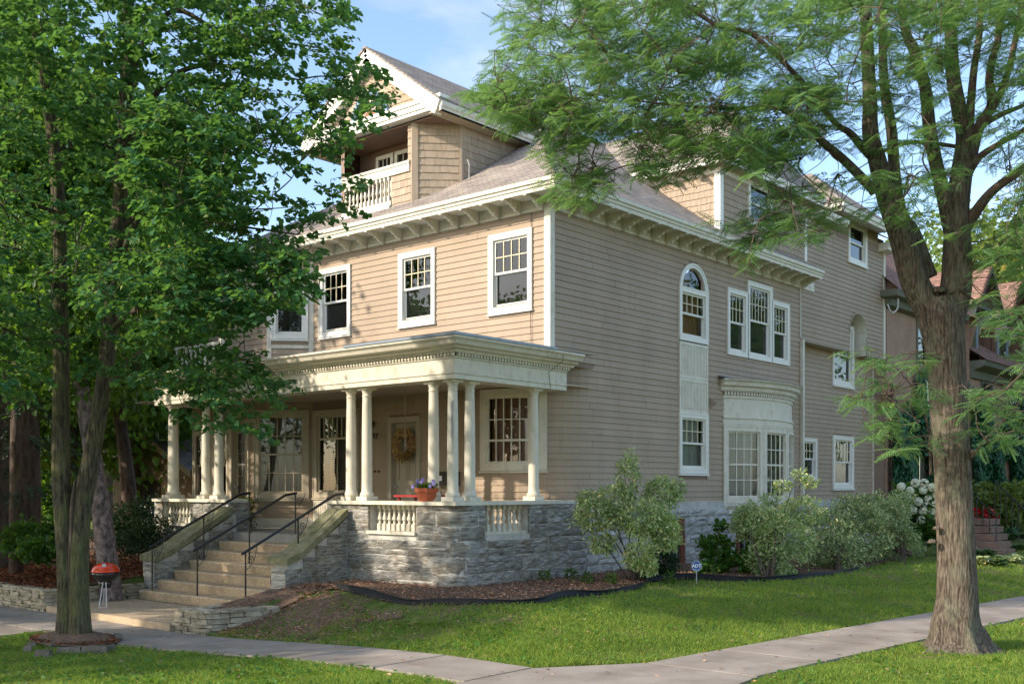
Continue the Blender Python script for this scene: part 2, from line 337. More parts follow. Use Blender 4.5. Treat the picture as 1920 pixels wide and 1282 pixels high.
# leaf templates: (verts (x across, y along, z up), quads)
LEAF = (np.array([(0, 0, 0), (-.42, .28, .10), (-.36, .68, .05), (0, 1, -.08), (.36, .68, .05), (.42, .28, .10), (0, .45, -.03)], float),
        np.array([(0, 6, 2, 1), (6, 3, 2, 2), (0, 5, 4, 6), (6, 4, 3, 3)]))
LEAF = (np.array([(0, 0, 0), (-.46, .30, .12), (0, 1, -.10), (.46, .30, .12), (-.30, .72, .06), (.30, .72, .06)], float),
        np.array([(0, 2, 4, 1), (0, 3, 5, 2)]))
LANCE = (np.array([(0, 0, 0), (-.22, .45, .06), (0, 1, -.05), (.22, .45, .06)], float), np.array([(0, 3, 2, 1)]))
def frond_template(n=9):
    V = []; F = []
    for i in range(n):
        y = .10+.86*i/(n-1); L = .17*math.sin(.35+2.5*i/(n-1)*.95)+.05; wd = .062
        for sgn in (-1, 1):
            k = len(V); z = -.16*y*y; tip = z-.05
            V += [(0, y-wd*.5, z), (sgn*L*.5, y-wd*.55+.03, z+.015), (sgn*L, y+.05, tip), (sgn*L*.5, y+wd*.6+.03, z+.015)]
            F.append((k, k+1, k+2, k+3) if sgn > 0 else (k+3, k+2, k+1, k))
    return np.array(V, float), np.array(F)
FROND = frond_template(10)
def scatter(T, pos, axis, up, size, mi=None):
    """copies of template T at pos with y along axis, z near up"""
    tv, tf = T; a = axis/np.linalg.norm(axis, axis=1, keepdims=True)
    x = np.cross(a, up); x /= (np.linalg.norm(x, axis=1, keepdims=True)+1e-9); z = np.cross(x, a)
    V = (pos[:, None, :]+size[:, None, None]*(tv[None, :, 0:1]*x[:, None, :]+tv[None, :, 1:2]*a[:, None, :]+tv[None, :, 2:3]*z[:, None, :])).reshape(-1, 3)
    F = (tf[None]+(np.arange(len(pos))*len(tv))[:, None, None]).reshape(-1, tf.shape[1])
    m = None if mi is None else np.repeat(mi, len(tf))
    return V, F, m
def rnd_dirs(n, zmin=-1, zmax=1):
    z = rng.uniform(zmin, zmax, n); a = rng.uniform(0, 2*np.pi, n); r = np.sqrt(np.maximum(0, 1-z*z))
    return np.stack([r*np.cos(a), r*np.sin(a), z], 1)
def unit(a): return a/(np.linalg.norm(a, axis=1, keepdims=True)+1e-9)

# ------------------------------------------------------------------ wall paths: points along a wall in plan, outside on the right hand
class Path:
    def __init__(s, pts):
        s.p = [Vector((x, y)) for x, y in pts]; s.cum = [0]
        for a, b in zip(s.p, s.p[1:]): s.cum.append(s.cum[-1]+(b-a).length)
        s.len = s.cum[-1]; s.n = []
        for a, b in zip(s.p, s.p[1:]):
            t = (b-a).normalized(); s.n.append(Vector((t.y, -t.x)))
    def at(s, q):
        for i in range(len(s.p)):
            if abs(s.cum[i]-q) < 1e-5:
                if i == 0: return s.p[0], s.n[0]
                if i == len(s.p)-1: return s.p[-1], s.n[-1]
                m = (s.n[i-1]+s.n[i]); m.normalize(); return s.p[i], m/max(.3, m.dot(s.n[i]))
        if q < 0: return s.p[0]+(s.p[1]-s.p[0]).normalized()*q, s.n[0]
        for i in range(len(s.p)-1):
            if q <= s.cum[i+1]:
                return s.p[i]+(s.p[i+1]-s.p[i]).normalized()*(q-s.cum[i]), s.n[i]
        return s.p[-1]+(s.p[-1]-s.p[-2]).normalized()*(q-s.len), s.n[-1]
    def P(s, q, o, z):
        a, n = s.at(q); return (a.x+n.x*o, a.y+n.y*o, z)
    def stations(s, a, b):
        return [a]+[c for c in s.cum if a+1e-4 < c < b-1e-4]+[b]
    def s_of(s, x=None, y=None):          # first place where the path reaches this x or y
        for i in range(len(s.p)-1):
            a, b = s.p[i], s.p[i+1]
            for k, val in ((0, x), (1, y)):
                if val is not None and abs(b[k]-a[k]) > 1e-6 and min(a[k], b[k])-1e-6 <= val <= max(a[k], b[k])+1e-6:
                    return s.cum[i]+(val-a[k])/(b[k]-a[k])*(b-a).length
    def sweep(s, mb, a, b, prof, mi=0, caps=True):     # prof: closed polygon of (o, z), given counter-clockwise seen from the start
        st = s.stations(a, b); n = len(prof); vs = []; fs = []
        for q in st:
            for o, z in prof: vs.append(s.P(q, o, z))
        for i in range(len(st)-1):
            for j in range(n): fs.append((i*n+j, i*n+(j+1) % n, (i+1)*n+(j+1) % n, (i+1)*n+j))
        if caps: fs.append(tuple(range(n))[::-1]); fs.append(tuple((len(st)-1)*n+j for j in range(n)))
        mb.add(vs, fs, mi)
    def box(s, mb, a, b, z0, z1, o0, o1, mi=0):
        s.sweep(mb, a, b, [(o0, z0), (o1, z0), (o1, z1), (o0, z1)], mi)
    def sheet(s, mb, a, b, z0, z1, o, mi=0):
        st = s.stations(a, b); vs = []; fs = []
        for q in st: vs += [s.P(q, o, z0), s.P(q, o, z1)]
        for i in range(len(st)-1): fs.append((2*i, 2*i+2, 2*i+3, 2*i+1))
        mb.add(vs, fs, mi)
EXPO = .134
def clapboards(path, a, b, z0, z1, parent, cuts=(), arch=(), mat='siding', name='clapboard', expo=EXPO, proud=.026):
    """cuts: (s0, s1, z0, z1); arch: (centre, radius, spring z)"""
    z = z0
    while z < z1-.02:
        h = min(expo, z1-z); iv = []
        for c in cuts:
            if z+h > c[2]+.004 and z < c[3]-.004: iv.append((c[0], c[1]))
        for cx, r, zs in arch:
            zz = max(z, zs)
            if z+h > zs and zz < zs+r: q = math.sqrt(max(0, r*r-(zz-zs)**2)); iv.append((cx-q, cx+q))
        iv.sort(); cur = a; segs = []
        for i0, i1 in iv:
            if i0 > cur: segs.append((cur, min(i0, b)))
            cur = max(cur, i1)
        if cur < b: segs.append((cur, b))
        sg2 = []
        for p0, p1 in segs:
            if p1-p0 > 4.5 and random.random() < .55:
                m_ = random.uniform(p0+1, p1-1); sg2 += [(p0, m_-.004), (m_+.004, p1)]
            else: sg2.append((p0, p1))
        for p0, p1 in sg2:
            if p1-p0 < .03: continue
            dz = random.uniform(-.003, .003)
            mb = MB(); path.sweep(mb, p0, p1, [(0, z+dz), (proud, z+dz), (.007, z+h+.004), (0, z+h+.004)])
            part(name, mb, mat, parent)
        z += expo
def core(path, a, b, z0, z1, parent, cuts=(), mat='wall_core', o=0.0, name='wall'):
    ss = sorted({a, b, *[min(max(c[0], a), b) for c in cuts], *[min(max(c[1], a), b) for c in cuts]})
    zz = sorted({z0, z1, *[min(max(c[2], z0), z1) for c in cuts], *[min(max(c[3], z0), z1) for c in cuts]})
    mb = MB()
    for s0, s1 in zip(ss, ss[1:]):
        for a0, a1 in zip(zz, zz[1:]):
            if s1-s0 < 1e-5 or a1-a0 < 1e-5: continue
            cs, cz = (s0+s1)/2, (a0+a1)/2
            if any(c[0] < cs < c[1] and c[2] < cz < c[3] for c in cuts): continue
            path.sheet(mb, s0, s1, a0, a1, o)
    return part(name, mb, mat, parent)
def pbar(path, mb, a, b, z0, z1, o0, o1): path.box(mb, a, b, z0, z1, o0, o1)
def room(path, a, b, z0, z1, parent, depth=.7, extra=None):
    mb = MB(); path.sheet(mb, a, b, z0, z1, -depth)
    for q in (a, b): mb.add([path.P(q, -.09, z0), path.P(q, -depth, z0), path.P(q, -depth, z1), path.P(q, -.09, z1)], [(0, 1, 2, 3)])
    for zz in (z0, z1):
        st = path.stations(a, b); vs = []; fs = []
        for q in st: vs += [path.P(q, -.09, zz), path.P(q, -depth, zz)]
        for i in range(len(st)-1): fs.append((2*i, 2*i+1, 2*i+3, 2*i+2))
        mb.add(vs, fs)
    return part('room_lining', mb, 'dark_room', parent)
def drape(path, a, b, z0, z1, parent, mat, o=-.16, folds=None, name='curtain'):
    n = max(8, int((b-a)/.035)); vs = []; fs = []
    for i in range(n+1):
        q = a+(b-a)*i/n; d = o+.018*math.sin(i*1.7)+.01*math.sin(i*.61)
        vs += [path.P(q, d, z0), path.P(q, d, z1)]
    for i in range(n): fs.append((2*i, 2*i+2, 2*i+3, 2*i+1))
    mb = MB(); mb.add(vs, fs); return part(name, mb, mat, parent)
def blind(path, a, b, z0, z1, parent, mat='curtain_grey', step=.05):
    mb = MB(); z = z0
    while z < z1:
        path.sweep(mb, a, b, [(-.14, z), (-.10, z+.028), (-.10, z+.032), (-.14, z+.004)]); z += step
    o = part('blind', mb, mat, parent); o['kind'] = 'stuff'; return o
def rect_frame(path, mb, a, b, z0, z1, wd, o0, o1, bottom=None, top=None):
    bt = bottom or wd; tp = top or wd
    path.box(mb, a, a+wd, z0+bt, z1-tp, o0, o1); path.box(mb, b-wd, b, z0+bt, z1-tp, o0, o1)
    path.box(mb, a, b, z0, z0+bt, o0, o1-.001); path.box(mb, a, b, z1-tp, z1, o0, o1-.001)
def window(path, a, b, z0, z1, house, kind='dh', cols=4, rows=2, back='screen', cas=.11, mat='vinyl', split=.5, label=None, sill=True, fillrect=True, deep=.6, lowcols=0):
    """a..b, z0..z1: outer edge of the casing. Returns the window part (casing)."""
    mb = MB()
    rect_frame(path, mb, a, b, z0, z1, cas, -.09, .052)
    rect_frame(path, mb, a-.012, b+.012, z0-.012, z1+.012, .03, .0, .064)
    wn = part('window', mb, mat, house, label=label)
    ia, ib, i0, i1 = a+cas, b-cas, z0+cas, z1-cas
    if sill:
        m2 = MB(); path.sweep(m2, a-.03, b+.03, [(.0, z0-.06), (.085, z0-.06), (.085, z0-.025), (.0, z0-.008)]); part('sill', m2, mat, wn)
    zm = i0+(i1-i0)*split
    gi = []
    if kind == 'dh':
        m3 = MB(); rect_frame(path, m3, ia, ib, zm-.02, i1, .045, -.035, .0); part('upper_sash', m3, mat, wn)
        m4 = MB(); rect_frame(path, m4, ia, ib, i0, zm+.02, .045, -.075, -.037, bottom=.07); part('lower_sash', m4, mat, wn)
        gi = [(ia+.045, ib-.045, zm+.025, i1-.045, -.018, cols, rows), (ia+.045, ib-.045, i0+.07, zm-.025, -.056, 0, 0)]
    else:
        m3 = MB(); rect_frame(path, m3, ia, ib, i0, i1, .045, -.05, .0); part('sash', m3, mat, wn)
        gi = [(ia+.045, ib-.045, i0+.045, i1-.045, -.025, cols, rows)]
    for g in gi:
        m5 = MB(); path.sheet(m5, g[0], g[1], g[2], g[3], g[4]); part('pane', m5, 'glass', wn)
        if g[5]:
            m6 = MB(); wd = .011 if kind == 'dh' else .013
            for i in range(1, g[5]):
                q = g[0]+(g[1]-g[0])*i/g[5]; path.box(m6, q-wd, q+wd, g[2], g[3], g[4]-.012, g[4]+.014)
            for j in range(1, g[6]):
                zz = g[2]+(g[3]-g[2])*j/g[6]; ww = wd*(1.9 if kind == 'lattice' and j == g[6]//2 else 1)
                path.box(m6, g[0], g[1], zz-ww, zz+ww, g[4]-.010, g[4]+.012)
            part('muntin_grid', m6, 'muntin' if kind == 'dh' else mat, wn)
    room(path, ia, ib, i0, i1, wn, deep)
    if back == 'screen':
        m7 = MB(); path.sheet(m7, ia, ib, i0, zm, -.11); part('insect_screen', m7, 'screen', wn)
    elif back == 'blind': blind(path, ia, ib, i0, i1, wn)
    elif back == 'blindpale': blind(path, ia, ib, i0, i1, wn, 'curtain')
    elif back: drape(path, ia, ib, i0, i1, wn, back)
    return wn
def cut(a, b, z0, z1, c=.10): return (a+c*.6, b-c*.6, z0+c*.6, z1-c*.6)

# ------------------------------------------------------------------ the ground and everything flat
def grid_ground():
    xs = sorted(set([-6.9, -6.84, -6.8, -2.46, -2.40, -1.76, -1.70,-160, -100, -60, -40, -30]+list(np.arange(-24, 30.1, .5))+[35, 45, 60, 90, 160]))
    ys = sorted(set([-7.02, -6.96, -6.84, -6.62, -6.56,-120, -70, -45, -30]+list(np.arange(-22, 44.1, .5))+[50, 60, 80, 120, 200]))
    V = []; F = []
    for y in ys:
        for x in xs: V.append((x, y, hz(x, y)-.02))
    nx = len(xs)
    for j in range(len(ys)-1):
        for i in range(nx-1): F.append((j*nx+i, j*nx+i+1, (j+1)*nx+i+1, (j+1)*nx+i))
    mb = MB(); mb.add(V, F); o = part('ground', mb, 'lawn', smooth=True); o['kind'] = 'structure'
grid_ground()
slabroot = bpy.data.objects.new('sidewalk', None); C.objects.link(slabroot); slabroot['kind'] = 'structure'; WO[slabroot.name] = Vector((0, 0, 0))
def slab(pts, root, zfun, th=.10, mat='concrete', gap=.022):
    c = sum((Vector(p) for p in pts), Vector((0, 0)))/len(pts)
    q = []
    for p in pts:
        d = Vector(p)-c; q.append(c+d*(1-gap/d.length))
    top = [(p.x, p.y, zfun(p.x, p.y)+.012) for p in q]; n = len(top)
    mb = MB(); mb.add(top+[(x, y, z-th) for x, y, z in top], [tuple(range(n)), *[((i+1) % n, i, n+i, n+(i+1) % n) for i in range(n)]])
    return part('paving_slab', mb, mat, root)
x = -34.0
wz = lambda x, y: walkz(x)
while x < 5.4:
    x2 = min(x+1.52, 5.45)
    y0a, y0b = YIN-.03*max(0, x), YIN-.03*max(0, x2)
    slab([(x, YOUT), (x2, YOUT), (x2, y0b), (x, y0a)], slabroot, wz); x = x2
slab([(5.45, -8.9), (8.0, -8.9), (7.75, -6.0), (6.27, -6.0), (5.45, -7.2)], slabroot, wz)
y = -6.0
while y < 44:
    y2 = y+1.52; slab([(xin(y), y), (xout(y), y), (xout(y2), y2), (xin(y2), y2)], slabroot, wz); y = y2
y = -8.9
while y > -24:
    y2 = y-1.52; slab([(6.4, y2), (8.1, y2), (8.1, y), (6.4, y)], slabroot, wz); y = y2
x = 8.1
while x < 20:
    slab([(x, YOUT-.6), (x+1.52, YOUT-.6), (x+1.52, YIN-.3), (x, YIN-.3)], slabroot, wz); x += 1.52
# stone kerb-strip slab left by the verge
slab([(-5.6, -9.6), (-4.1, -9.6), (-4.1, YOUT-.02), (-5.6, YOUT-.02)], slabroot, wz)

# ------------------------------------------------------------------ the house
H = thing('wooden_house', (0, 0, .22), 'big taupe clapboard house with cream trim, columned porch and balcony gable', 'house')
arc = lambda cx, cy, r, a0, a1, n: [(cx+r*math.sin(R(a0+(a1-a0)*i/n)), cy-r*math.cos(R(a0+(a1-a0)*i/n))) for i in range(n+1)]
RC = 1.7
P1 = Path([(-7.4, 0)]+arc(-RC, RC, RC, 0, 90, 14)+[(0, 11.27)])
P2 = Path([(-11.3, 0), (0, 0), (0, 17.36), (-9, 17.36)])
PB1 = Path([(-10.95, 7), (-10.95, -1.08), (-8.48, -1.08), (-7.4, 0)])
PB2 = Path([(-10.6, 2), (-10.6, -.8), (-8.2, -.8), (-7.4, 0)])
PR = Path([(-.36, 11.27), (-.36, 17.36), (-9, 17.36)])
s1x = lambda x: x+7.4
ys1 = lambda y: P1.s_of(y=y) if y > RC else None
s2x = lambda x: x+11.3
s2y = lambda y: 11.3+y
ZW, ZF = 1.66, 7.6
Z2 = ZW+EXPO*22            # 4.608: change of storey, keeps the courses in line
L1y = lambda y: P1.len-(11.27-y)
# --- first floor wall (rounded corner)
cw0, cw1 = s1x(-1.83), P1.s_of(x=-.50)
cuts1 = [cut(s1x(-7.38), s1x(-5.68), 1.05, 3.9), (s1x(-4.68), s1x(-3.68), 1.05, 3.58), cut(cw0, cw1, 2.42, 4.02),
         (L1y(4.84), L1y(6.14), 2.3, Z2), (L1y(6.97), L1y(10.70), 1.5, 4.55)]
clapboards(P1, .02, P1.len, ZW-EXPO*4, ZW, H, [(0, s1x(-7.3), 0, 9)]+[(s1x(-7.38), s1x(-5.68), 1.0, 3.9), (s1x(-4.68), s1x(-3.68), 1.0, 3.58), (s1x(.0)+.9, 99, 0, 9)])
clapboards(P1, .02, P1.len, ZW, Z2, H, cuts1+[(0, s1x(-5.9), 3.99, 5)])
core(P1, 0, P1.len, 1.0, Z2, H, cuts1)
# --- second floor
arch2 = [(s2y(5.49), .60, 6.72)]
cuts2 = [cut(s2x(-7.12), s2x(-6.0), 5.70, 7.29), cut(s2x(-4.33), s2x(-3.2), 5.70, 7.28), cut(s2x(-1.60), s2x(-.44), 5.70, 7.28),
         (s2y(4.84), s2y(6.14), Z2-.2, 6.73), cut(s2y(7.12), s2y(8.2), 5.37, 7.03), cut(s2y(8.12), s2y(9.54), 5.37, 7.36), cut(s2y(9.46), s2y(10.52), 5.37, 7.03)]
clapboards(P2, s2x(-7.38), s2y(11.27), Z2, ZF, H, cuts2+[(s2x(-.06), s2x(0)+.06, 0, 9)], arch2)
core(P2, s2x(-7.4), s2y(11.27), Z2-.1, ZF+.35, H, [(c[0]+.04, c[1]-.04, c[2]+.04, c[3]-.04) for c in cuts2]+[(s2y(5.1), s2y(5.88), 6.6, 7.2)])
# --- bays on the left front
cb1 = [cut(PB1.s_of(x=-9.3), PB1.s_of(x=-8.50), 1.05, 3.55), cut(PB1.s_of(x=-10.78), PB1.s_of(x=-10.4), 1.5, 3.55), cut(PB1.s_of(x=-9.66), PB1.s_of(x=-9.36), 1.5, 3.55),
       cut(PB1.len-1.40, PB1.len-.13, 1.77, 3.9)]
clapboards(PB1, 4.5, PB1.len, ZW-EXPO*4, 4.1, H, cb1+[(0, PB1.s_of(x=-8.5), 1.0, 3.62)])
core(PB1, 0, PB1.len, 1.0, 4.7, H, cb1)
mb = MB(); PB1.box(mb, PB1.len-1.48, PB1.len-.02, 1.05, 1.27, .0, .035); part('baseboard', mb, 'trim', H)
cb2 = [cut(PB2.len-1.04, PB2.len-.14, 5.70, 7.25)]
clapboards(PB2, 0, PB2.len, Z2, ZF, H, cb2); core(PB2, 0, PB2.len, Z2, ZF+.2, H, cb2)
mb = MB()
PB2.box(mb, PB2.len-.12, PB2.len-.0, Z2, ZF, .0, .035); PB2.box(mb, PB2.len-1.13, PB2.len-1.02, Z2, ZF, .0, .035); PB2.box(mb, PB2.len-1.02, PB2.len-.12, 5.42, 5.50, .0, .04)
part('corner_board', mb, 'trim', H)
# --- rear block: overhanging second and third floors, recessed first floor
NI = (s2y(15.28), .655, 6.72)
cuts3 = [(s2y(14.625), s2y(15.935), 6.0, 6.72), cut(s2y(14.50), s2y(15.88), 8.92, 10.13)]
clapboards(P2, s2y(11.27), s2y(17.34), 6.18, 9.72, H, cuts3, [(NI[0], NI[1], NI[2])])
core(P2, s2y(11.27), s2y(17.36), 6.16, 10.0, H, [(s2y(14.62), s2y(15.94), 6.1, 7.40), cuts3[1]])
core(P2, s2y(17.36), P2.len, 0, 9.9, H)
# niche: half barrel through the overhang
mb = MB(); n = 16; rr = NI[1]
pts = [(NI[0]+rr, 6.16)]+[(NI[0]+rr*math.cos(math.pi*i/n), NI[2]+rr*math.sin(math.pi*i/n)) for i in range(n+1)]+[(NI[0]-rr, 6.16)]
for (q0, a0), (q1, a1) in zip(pts, pts[1:]):
    mb.add([P2.P(q0, .03, a0), P2.P(q0, -.362, a0), P2.P(q1, -.362, a1), P2.P(q1, .03, a1)], [(0, 1, 2, 3)])
part('arched_niche', mb, 'trim', H)
mb = MB()      # wall face round the arch top
for i in range(n):
    a0, a1 = math.pi*i/n, math.pi*(i+1)/n
    q0, z0_, q1, z1_ = NI[0]+rr*math.cos(a0), NI[2]+rr*math.sin(a0), NI[0]+rr*math.cos(a1), NI[2]+rr*math.sin(a1)
    mb.add([P2.P(q0, .002, z0_), P2.P(q0, .002, 7.41), P2.P(q1, .002, 7.41), P2.P(q1, .002, z1_)], [(0, 1, 2, 3)])
    rr2 = rr+.05; mb.add([P2.P(q0, .034, z0_), P2.P(NI[0]+rr2*math.cos(a0), .034, NI[2]+rr2*math.sin(a0)), P2.P(NI[0]+rr2*math.cos(a1), .034, NI[2]+rr2*math.sin(a1)), P2.P(q1, .034, z1_)], [(0, 1, 2, 3)])
part('arch_surround', mb, 'siding', H)
mb = MB(); mb.box(-.36, .03, 11.27, 14.62, 6.14, 6.165); mb.box(-.36, .03, 15.94, 17.36, 6.14, 6.165); mb.box(-.40, -.0, 11.24, 11.275, .6, 6.16); part('overhang_soffit', mb, 'ceiling', H)
cutsR = [cut(PR.s_of(y=14.18), PR.s_of(y=15.72), 5.15, 7.2), cut(PR.s_of(y=12.12), PR.s_of(y=13.05), 2.25, 3.45), cut(PR.s_of(y=14.2), PR.s_of(y=15.7), 2.0, 3.6)]
clapboards(PR, 0, PR.s_of(y=17.30), ZW-2*EXPO, 6.15, H, cutsR); core(PR, 0, PR.len, 1.0, 7.4, H, cutsR)
mb = MB()
PR.box(mb, PR.s_of(y=17.28), PR.s_of(y=17.36)+.05, 1.0, 6.14, 0, .04); P2.box(mb, s2y(17.26), s2y(17.36)+.04, 6.16, 9.75, .0, .045)
part('corner_board', mb, 'trim', H)
mb = MB(); P2.box(mb, s2x(-.115), s2x(0)+.105, 4.74, 7.60, .0, .045); part('corner_board', mb, 'trim', H)
# water table, trims
mb = MB(); P2.sweep(mb, s2y(1.2), s2y(6.95), [(.0, 1.50), (.05, 1.50), (.05, 1.655), (.075, 1.665), (.0, 1.69)])
P2.sweep(mb, s2y(10.8), s2y(11.27), [(.0, 1.50), (.05, 1.50), (.05, 1.655), (.075, 1.665), (.0, 1.69)])
part('water_table', mb, 'trim', H)
# --- eaves along front and side
EV = [(.0, 7.60), (.042, 7.60), (.042, 7.66), (.03, 7.68), (.03, 7.86), (0, 7.86)]
mb = MB(); P2.sweep(mb, 0, s2y(12.12), EV); part('frieze_board', mb, 'trim', H)
mb = MB(); P2.box(mb, 0, s2y(11.4), 7.845, 7.865, .03, .58); part('eave_soffit', mb, 'trim', H)
mb = MB(); P2.sweep(mb, -.6, s2y(11.42), [(.55, 7.80), (.60, 7.80), (.605, 7.87), (.63, 7.885), (.635, 7.93), (.67, 7.95), (.675, 8.03), (.66, 8.035), (.55, 7.99)])
part('gutter', mb, 'trim', H)
# brackets
def bracket_mesh():
    mb = MB()
    pr = [(.04, 7.842), (.56, 7.842), (.575, 7.80), (.54, 7.775), (.47, 7.785), (.43, 7.745), (.36, 7.75), (.32, 7.70), (.25, 7.69), (.21, 7.635), (.13, 7.63), (.085, 7.585), (.04, 7.59)]
    mb.prism([(-.035, -o, z-7.7) for o, z in pr], (.07, 0, 0))
    for sx_ in (-.022, .022):
        mb.prism([(sx_-.016, -.575, .075), (sx_+.016, -.575, .075), (sx_+.016, -.575, .105), (sx_-.016, -.575, .105)], (0, -.03, 0))
    for k in range(3): mb.prism([(-.047, -.15-.13*k, .0+.045*k), (-.047, -.22-.13*k, .0+.045*k), (-.047, -.22-.13*k, .04+.045*k), (-.047, -.15-.13*k, .04+.045*k)], (.094, 0, 0))
    return mesh('bracket', mb, 'trim')
BR = bracket_mesh()
for i in range(19):
    x = -.16-.585*i; link('bracket', BR, H, (x, 0, 7.7))
for i in range(20):
    y = .18+.585*i
    if y < 11.3: link('bracket', BR, H, (0, y, 7.7), rot=(0, 0, R(90)))

# --- windows of the second floor front and side
window(P2, s2x(-7.12), s2x(-6.0), 5.66, 7.29, H); window(P2, s2x(-4.33), s2x(-3.2), 5.66, 7.28, H); window(P2, s2x(-1.60), s2x(-.44), 5.66, 7.28, H)
window(PB2, PB2.len-1.02, PB2.len-.14, 5.66, 7.25, H, back='blind')
w3 = window(P2, s2y(7.12), s2y(8.16), 5.37, 7.03, H, sill=False); window(P2, s2y(8.16), s2y(9.5), 5.37, 7.36, H, cols=6, sill=False); window(P2, s2y(9.5), s2y(10.52), 5.37, 7.03, H, sill=False)
window(P2, s2y(14.50), s2y(15.88), 8.90, 10.13, H, cols=0)
window(PR, PR.s_of(y=14.18), PR.s_of(y=15.72), 5.15, 7.05, H, cols=5, rows=2)
window(PR, PR.s_of(y=12.12), PR.s_of(y=13.05), 2.25, 3.45, H, cols=3, rows=2, cas=.09)
window(PR, PR.s_of(y=14.2), PR.s_of(y=15.7), 2.0, 3.6, H, cols=5, rows=2)
# tall arched stair window, fluted panels, low window
window(P2, s2y(4.84), s2y(6.14), 5.50, 6.75, H, sill=False, back='curtain_warm', split=.52)
wa = window(P2, s2y(4.84), s2y(6.14), 2.36, 3.78, H, back='curtain')
mb = MB(); ca, ra = s2y(5.49), .65
for i in range(20):
    a0, a1 = math.pi*i/20, math.pi*(i+1)/20
    c0, c1, z_ = math.cos(a0), math.cos(a1), 6.72
    ring = [(ra, -.0), (ra, .06), (ra-.05, .064), (ra-.05, .05), (ra-.12, .05), (ra-.12, -.06)]
    for (r0, o0), (r1, o1) in zip(ring, ring[1:]):
        mb.add([P2.P(ca+r0*c0, o0, z_+r0*math.sin(a0)), P2.P(ca+r0*c1, o0, z_+r0*math.sin(a1)), P2.P(ca+r1*c1, o1, z_+r1*math.sin(a1)), P2.P(ca+r1*c0, o1, z_+r1*math.sin(a0))], [(0, 1, 2, 3)])
fw = part('window', mb, 'vinyl', H, label='half-round fanlight over the tall stair window')
mb = MB(); rp_ = ra-.12; fan = [P2.P(ca+rp_*math.cos(math.pi*i/16), -.03, 6.72+rp_*math.sin(math.pi*i/16)) for i in range(17)]
mb.add(fan, [tuple(range(17))]); part('pane', mb, 'glass', fw)
mb = MB(); fan = [P2.P(ca+rp_*math.cos(math.pi*i/16), -.3, 6.72+rp_*math.sin(math.pi*i/16)) for i in range(17)]
mb.add(fan, [tuple(range(17))]); part('curtain', mb, 'curtain_warm', fw)
def fluted(path, a, b, z0, z1, parent, nfl=16, rail=.07):
    mb = MB(); path.box(mb, a, b, z0, z1, .0, .03); rect_frame(path, mb, a, b, z0, z1, .06, .03, .05, rail, rail)
    w_ = (b-a-.16)/nfl
    for i in range(nfl):
        q = a+.08+w_*i; path.sweep(mb, q, q+w_*.62, [(.028, z0+rail+.02), (.045, z0+rail+.02), (.045, z1-rail-.02), (.028, z1-rail-.02)])
    return part('fluted_panel', mb, 'trim', parent)
fluted(P2, s2y(4.84), s2y(6.14), 3.79, 4.60, H, 17); fluted(P2, s2y(4.84), s2y(6.14), 4.605, 5.46, H, 17)
# --- front porch windows, doors
window(P1, s1x(-7.36), s1x(-5.70), 1.78, 3.88, H, 'lattice', 2, 1, 'blind', mat='trim_dark', cas=.13)
mb = MB()
for i in range(9):
    q = s1x(-7.18)+1.30*i/8; P1.box(mb, q-.008, q+.008, 3.2, 3.72, -.03, .0)
P1.box(mb, s1x(-7.2), s1x(-5.86), 3.17, 3.215, -.03, .003); part('transom_bars', mb, 'muntin', H)
fluted(P1, s1x(-7.36), s1x(-5.70), 1.06, 1.74, H, 22)
window(PB1, PB1.len-1.45, PB1.len-.12, 1.75, 3.9, H, 'lattice', 5, 4, 'curtain_grey', mat='trim_dark', cas=.13)
window(P1, cw0, cw1, 2.38, 4.06, H, 'lattice', 6, 3, 'curtain_warm', mat='trim', cas=.14, label='curved lattice window at the rounded porch corner')
window(PB1, PB1.s_of(x=-10.86), PB1.s_of(x=-10.30), 1.7, 3.45, H, 'dh', 2, 2, 'screen', mat='trim_dark', cas=.09)
window(PB1, PB1.s_of(x=-9.80), PB1.s_of(x=-9.36), 1.7, 3.45, H, 'dh', 2, 2, 'screen', mat='trim_dark', cas=.06)
# panelled front door with six panels
def door(path, a, b, z0, z1, parent, glazed=False):
    mb = MB(); rect_frame(path, mb, a, b, z0, z1, .12, -.14, .05, bottom=.03); rect_frame(path, mb, a-.01, b+.01, z0, z1+.012, .03, .0, .062, bottom=.02)
    fr = part('door_frame', mb, 'trim_dark', parent); ia, ib = a+.12, b-.12
    mb = MB(); path.box(mb, ia, ib, z0+.03, z1-.12, -.13, -.10)
    w_, h_ = ib-ia, z1-z0
    def fr_(x0, x1, y0, y1):
        q0, q1, a0, a1 = ia+w_*x0, ia+w_*x1, z0+h_*y0, z0+h_*y1
        rect_frame(path, mb, q0, q1, a0, a1, .022, -.10, -.082); path.box(mb, q0+.045, q1-.045, a0+.045, a1-.045, -.10, -.088)
    if not glazed:
        for x0, x1 in ((.13, .47), (.53, .87)): fr_(x0, x1, .44, .88); fr_(x0, x1, .04, .22)
        fr_(.13, .87, .26, .39)
    d = part('door', mb, 'trim_dark', parent)
    if glazed:
        mb = MB(); path.box(mb, ia+.1, ib-.06, z0+.35, z1-.2, -.10, -.085); part('pane', mb, 'black_enamel', d)
        mb = MB(); q = (ia+ib)/2
        for k in range(4): path.box(mb, ia+.1, ib-.06, 2.3+.28*k, 2.315+.28*k, -.085, -.078)
        path.box(mb, q, q+.015, 2.3, 3.15, -.085, -.079); part('muntin_grid', mb, 'curtain_grey', d)
    mb = MB(); hx = ib-.07 if glazed else ia+.06
    p = path.P(ia+.05, -.06, z0+.98); mb.tube([path.P(ia+.05, -.10, z0+.98), path.P(ia+.05, -.03, z0+.98)], [.012, .03], 8); part('handle', mb, 'aluminium', d)
    return d
door(P1, s1x(-4.70), s1x(-3.66), 1.06, 3.60, H)
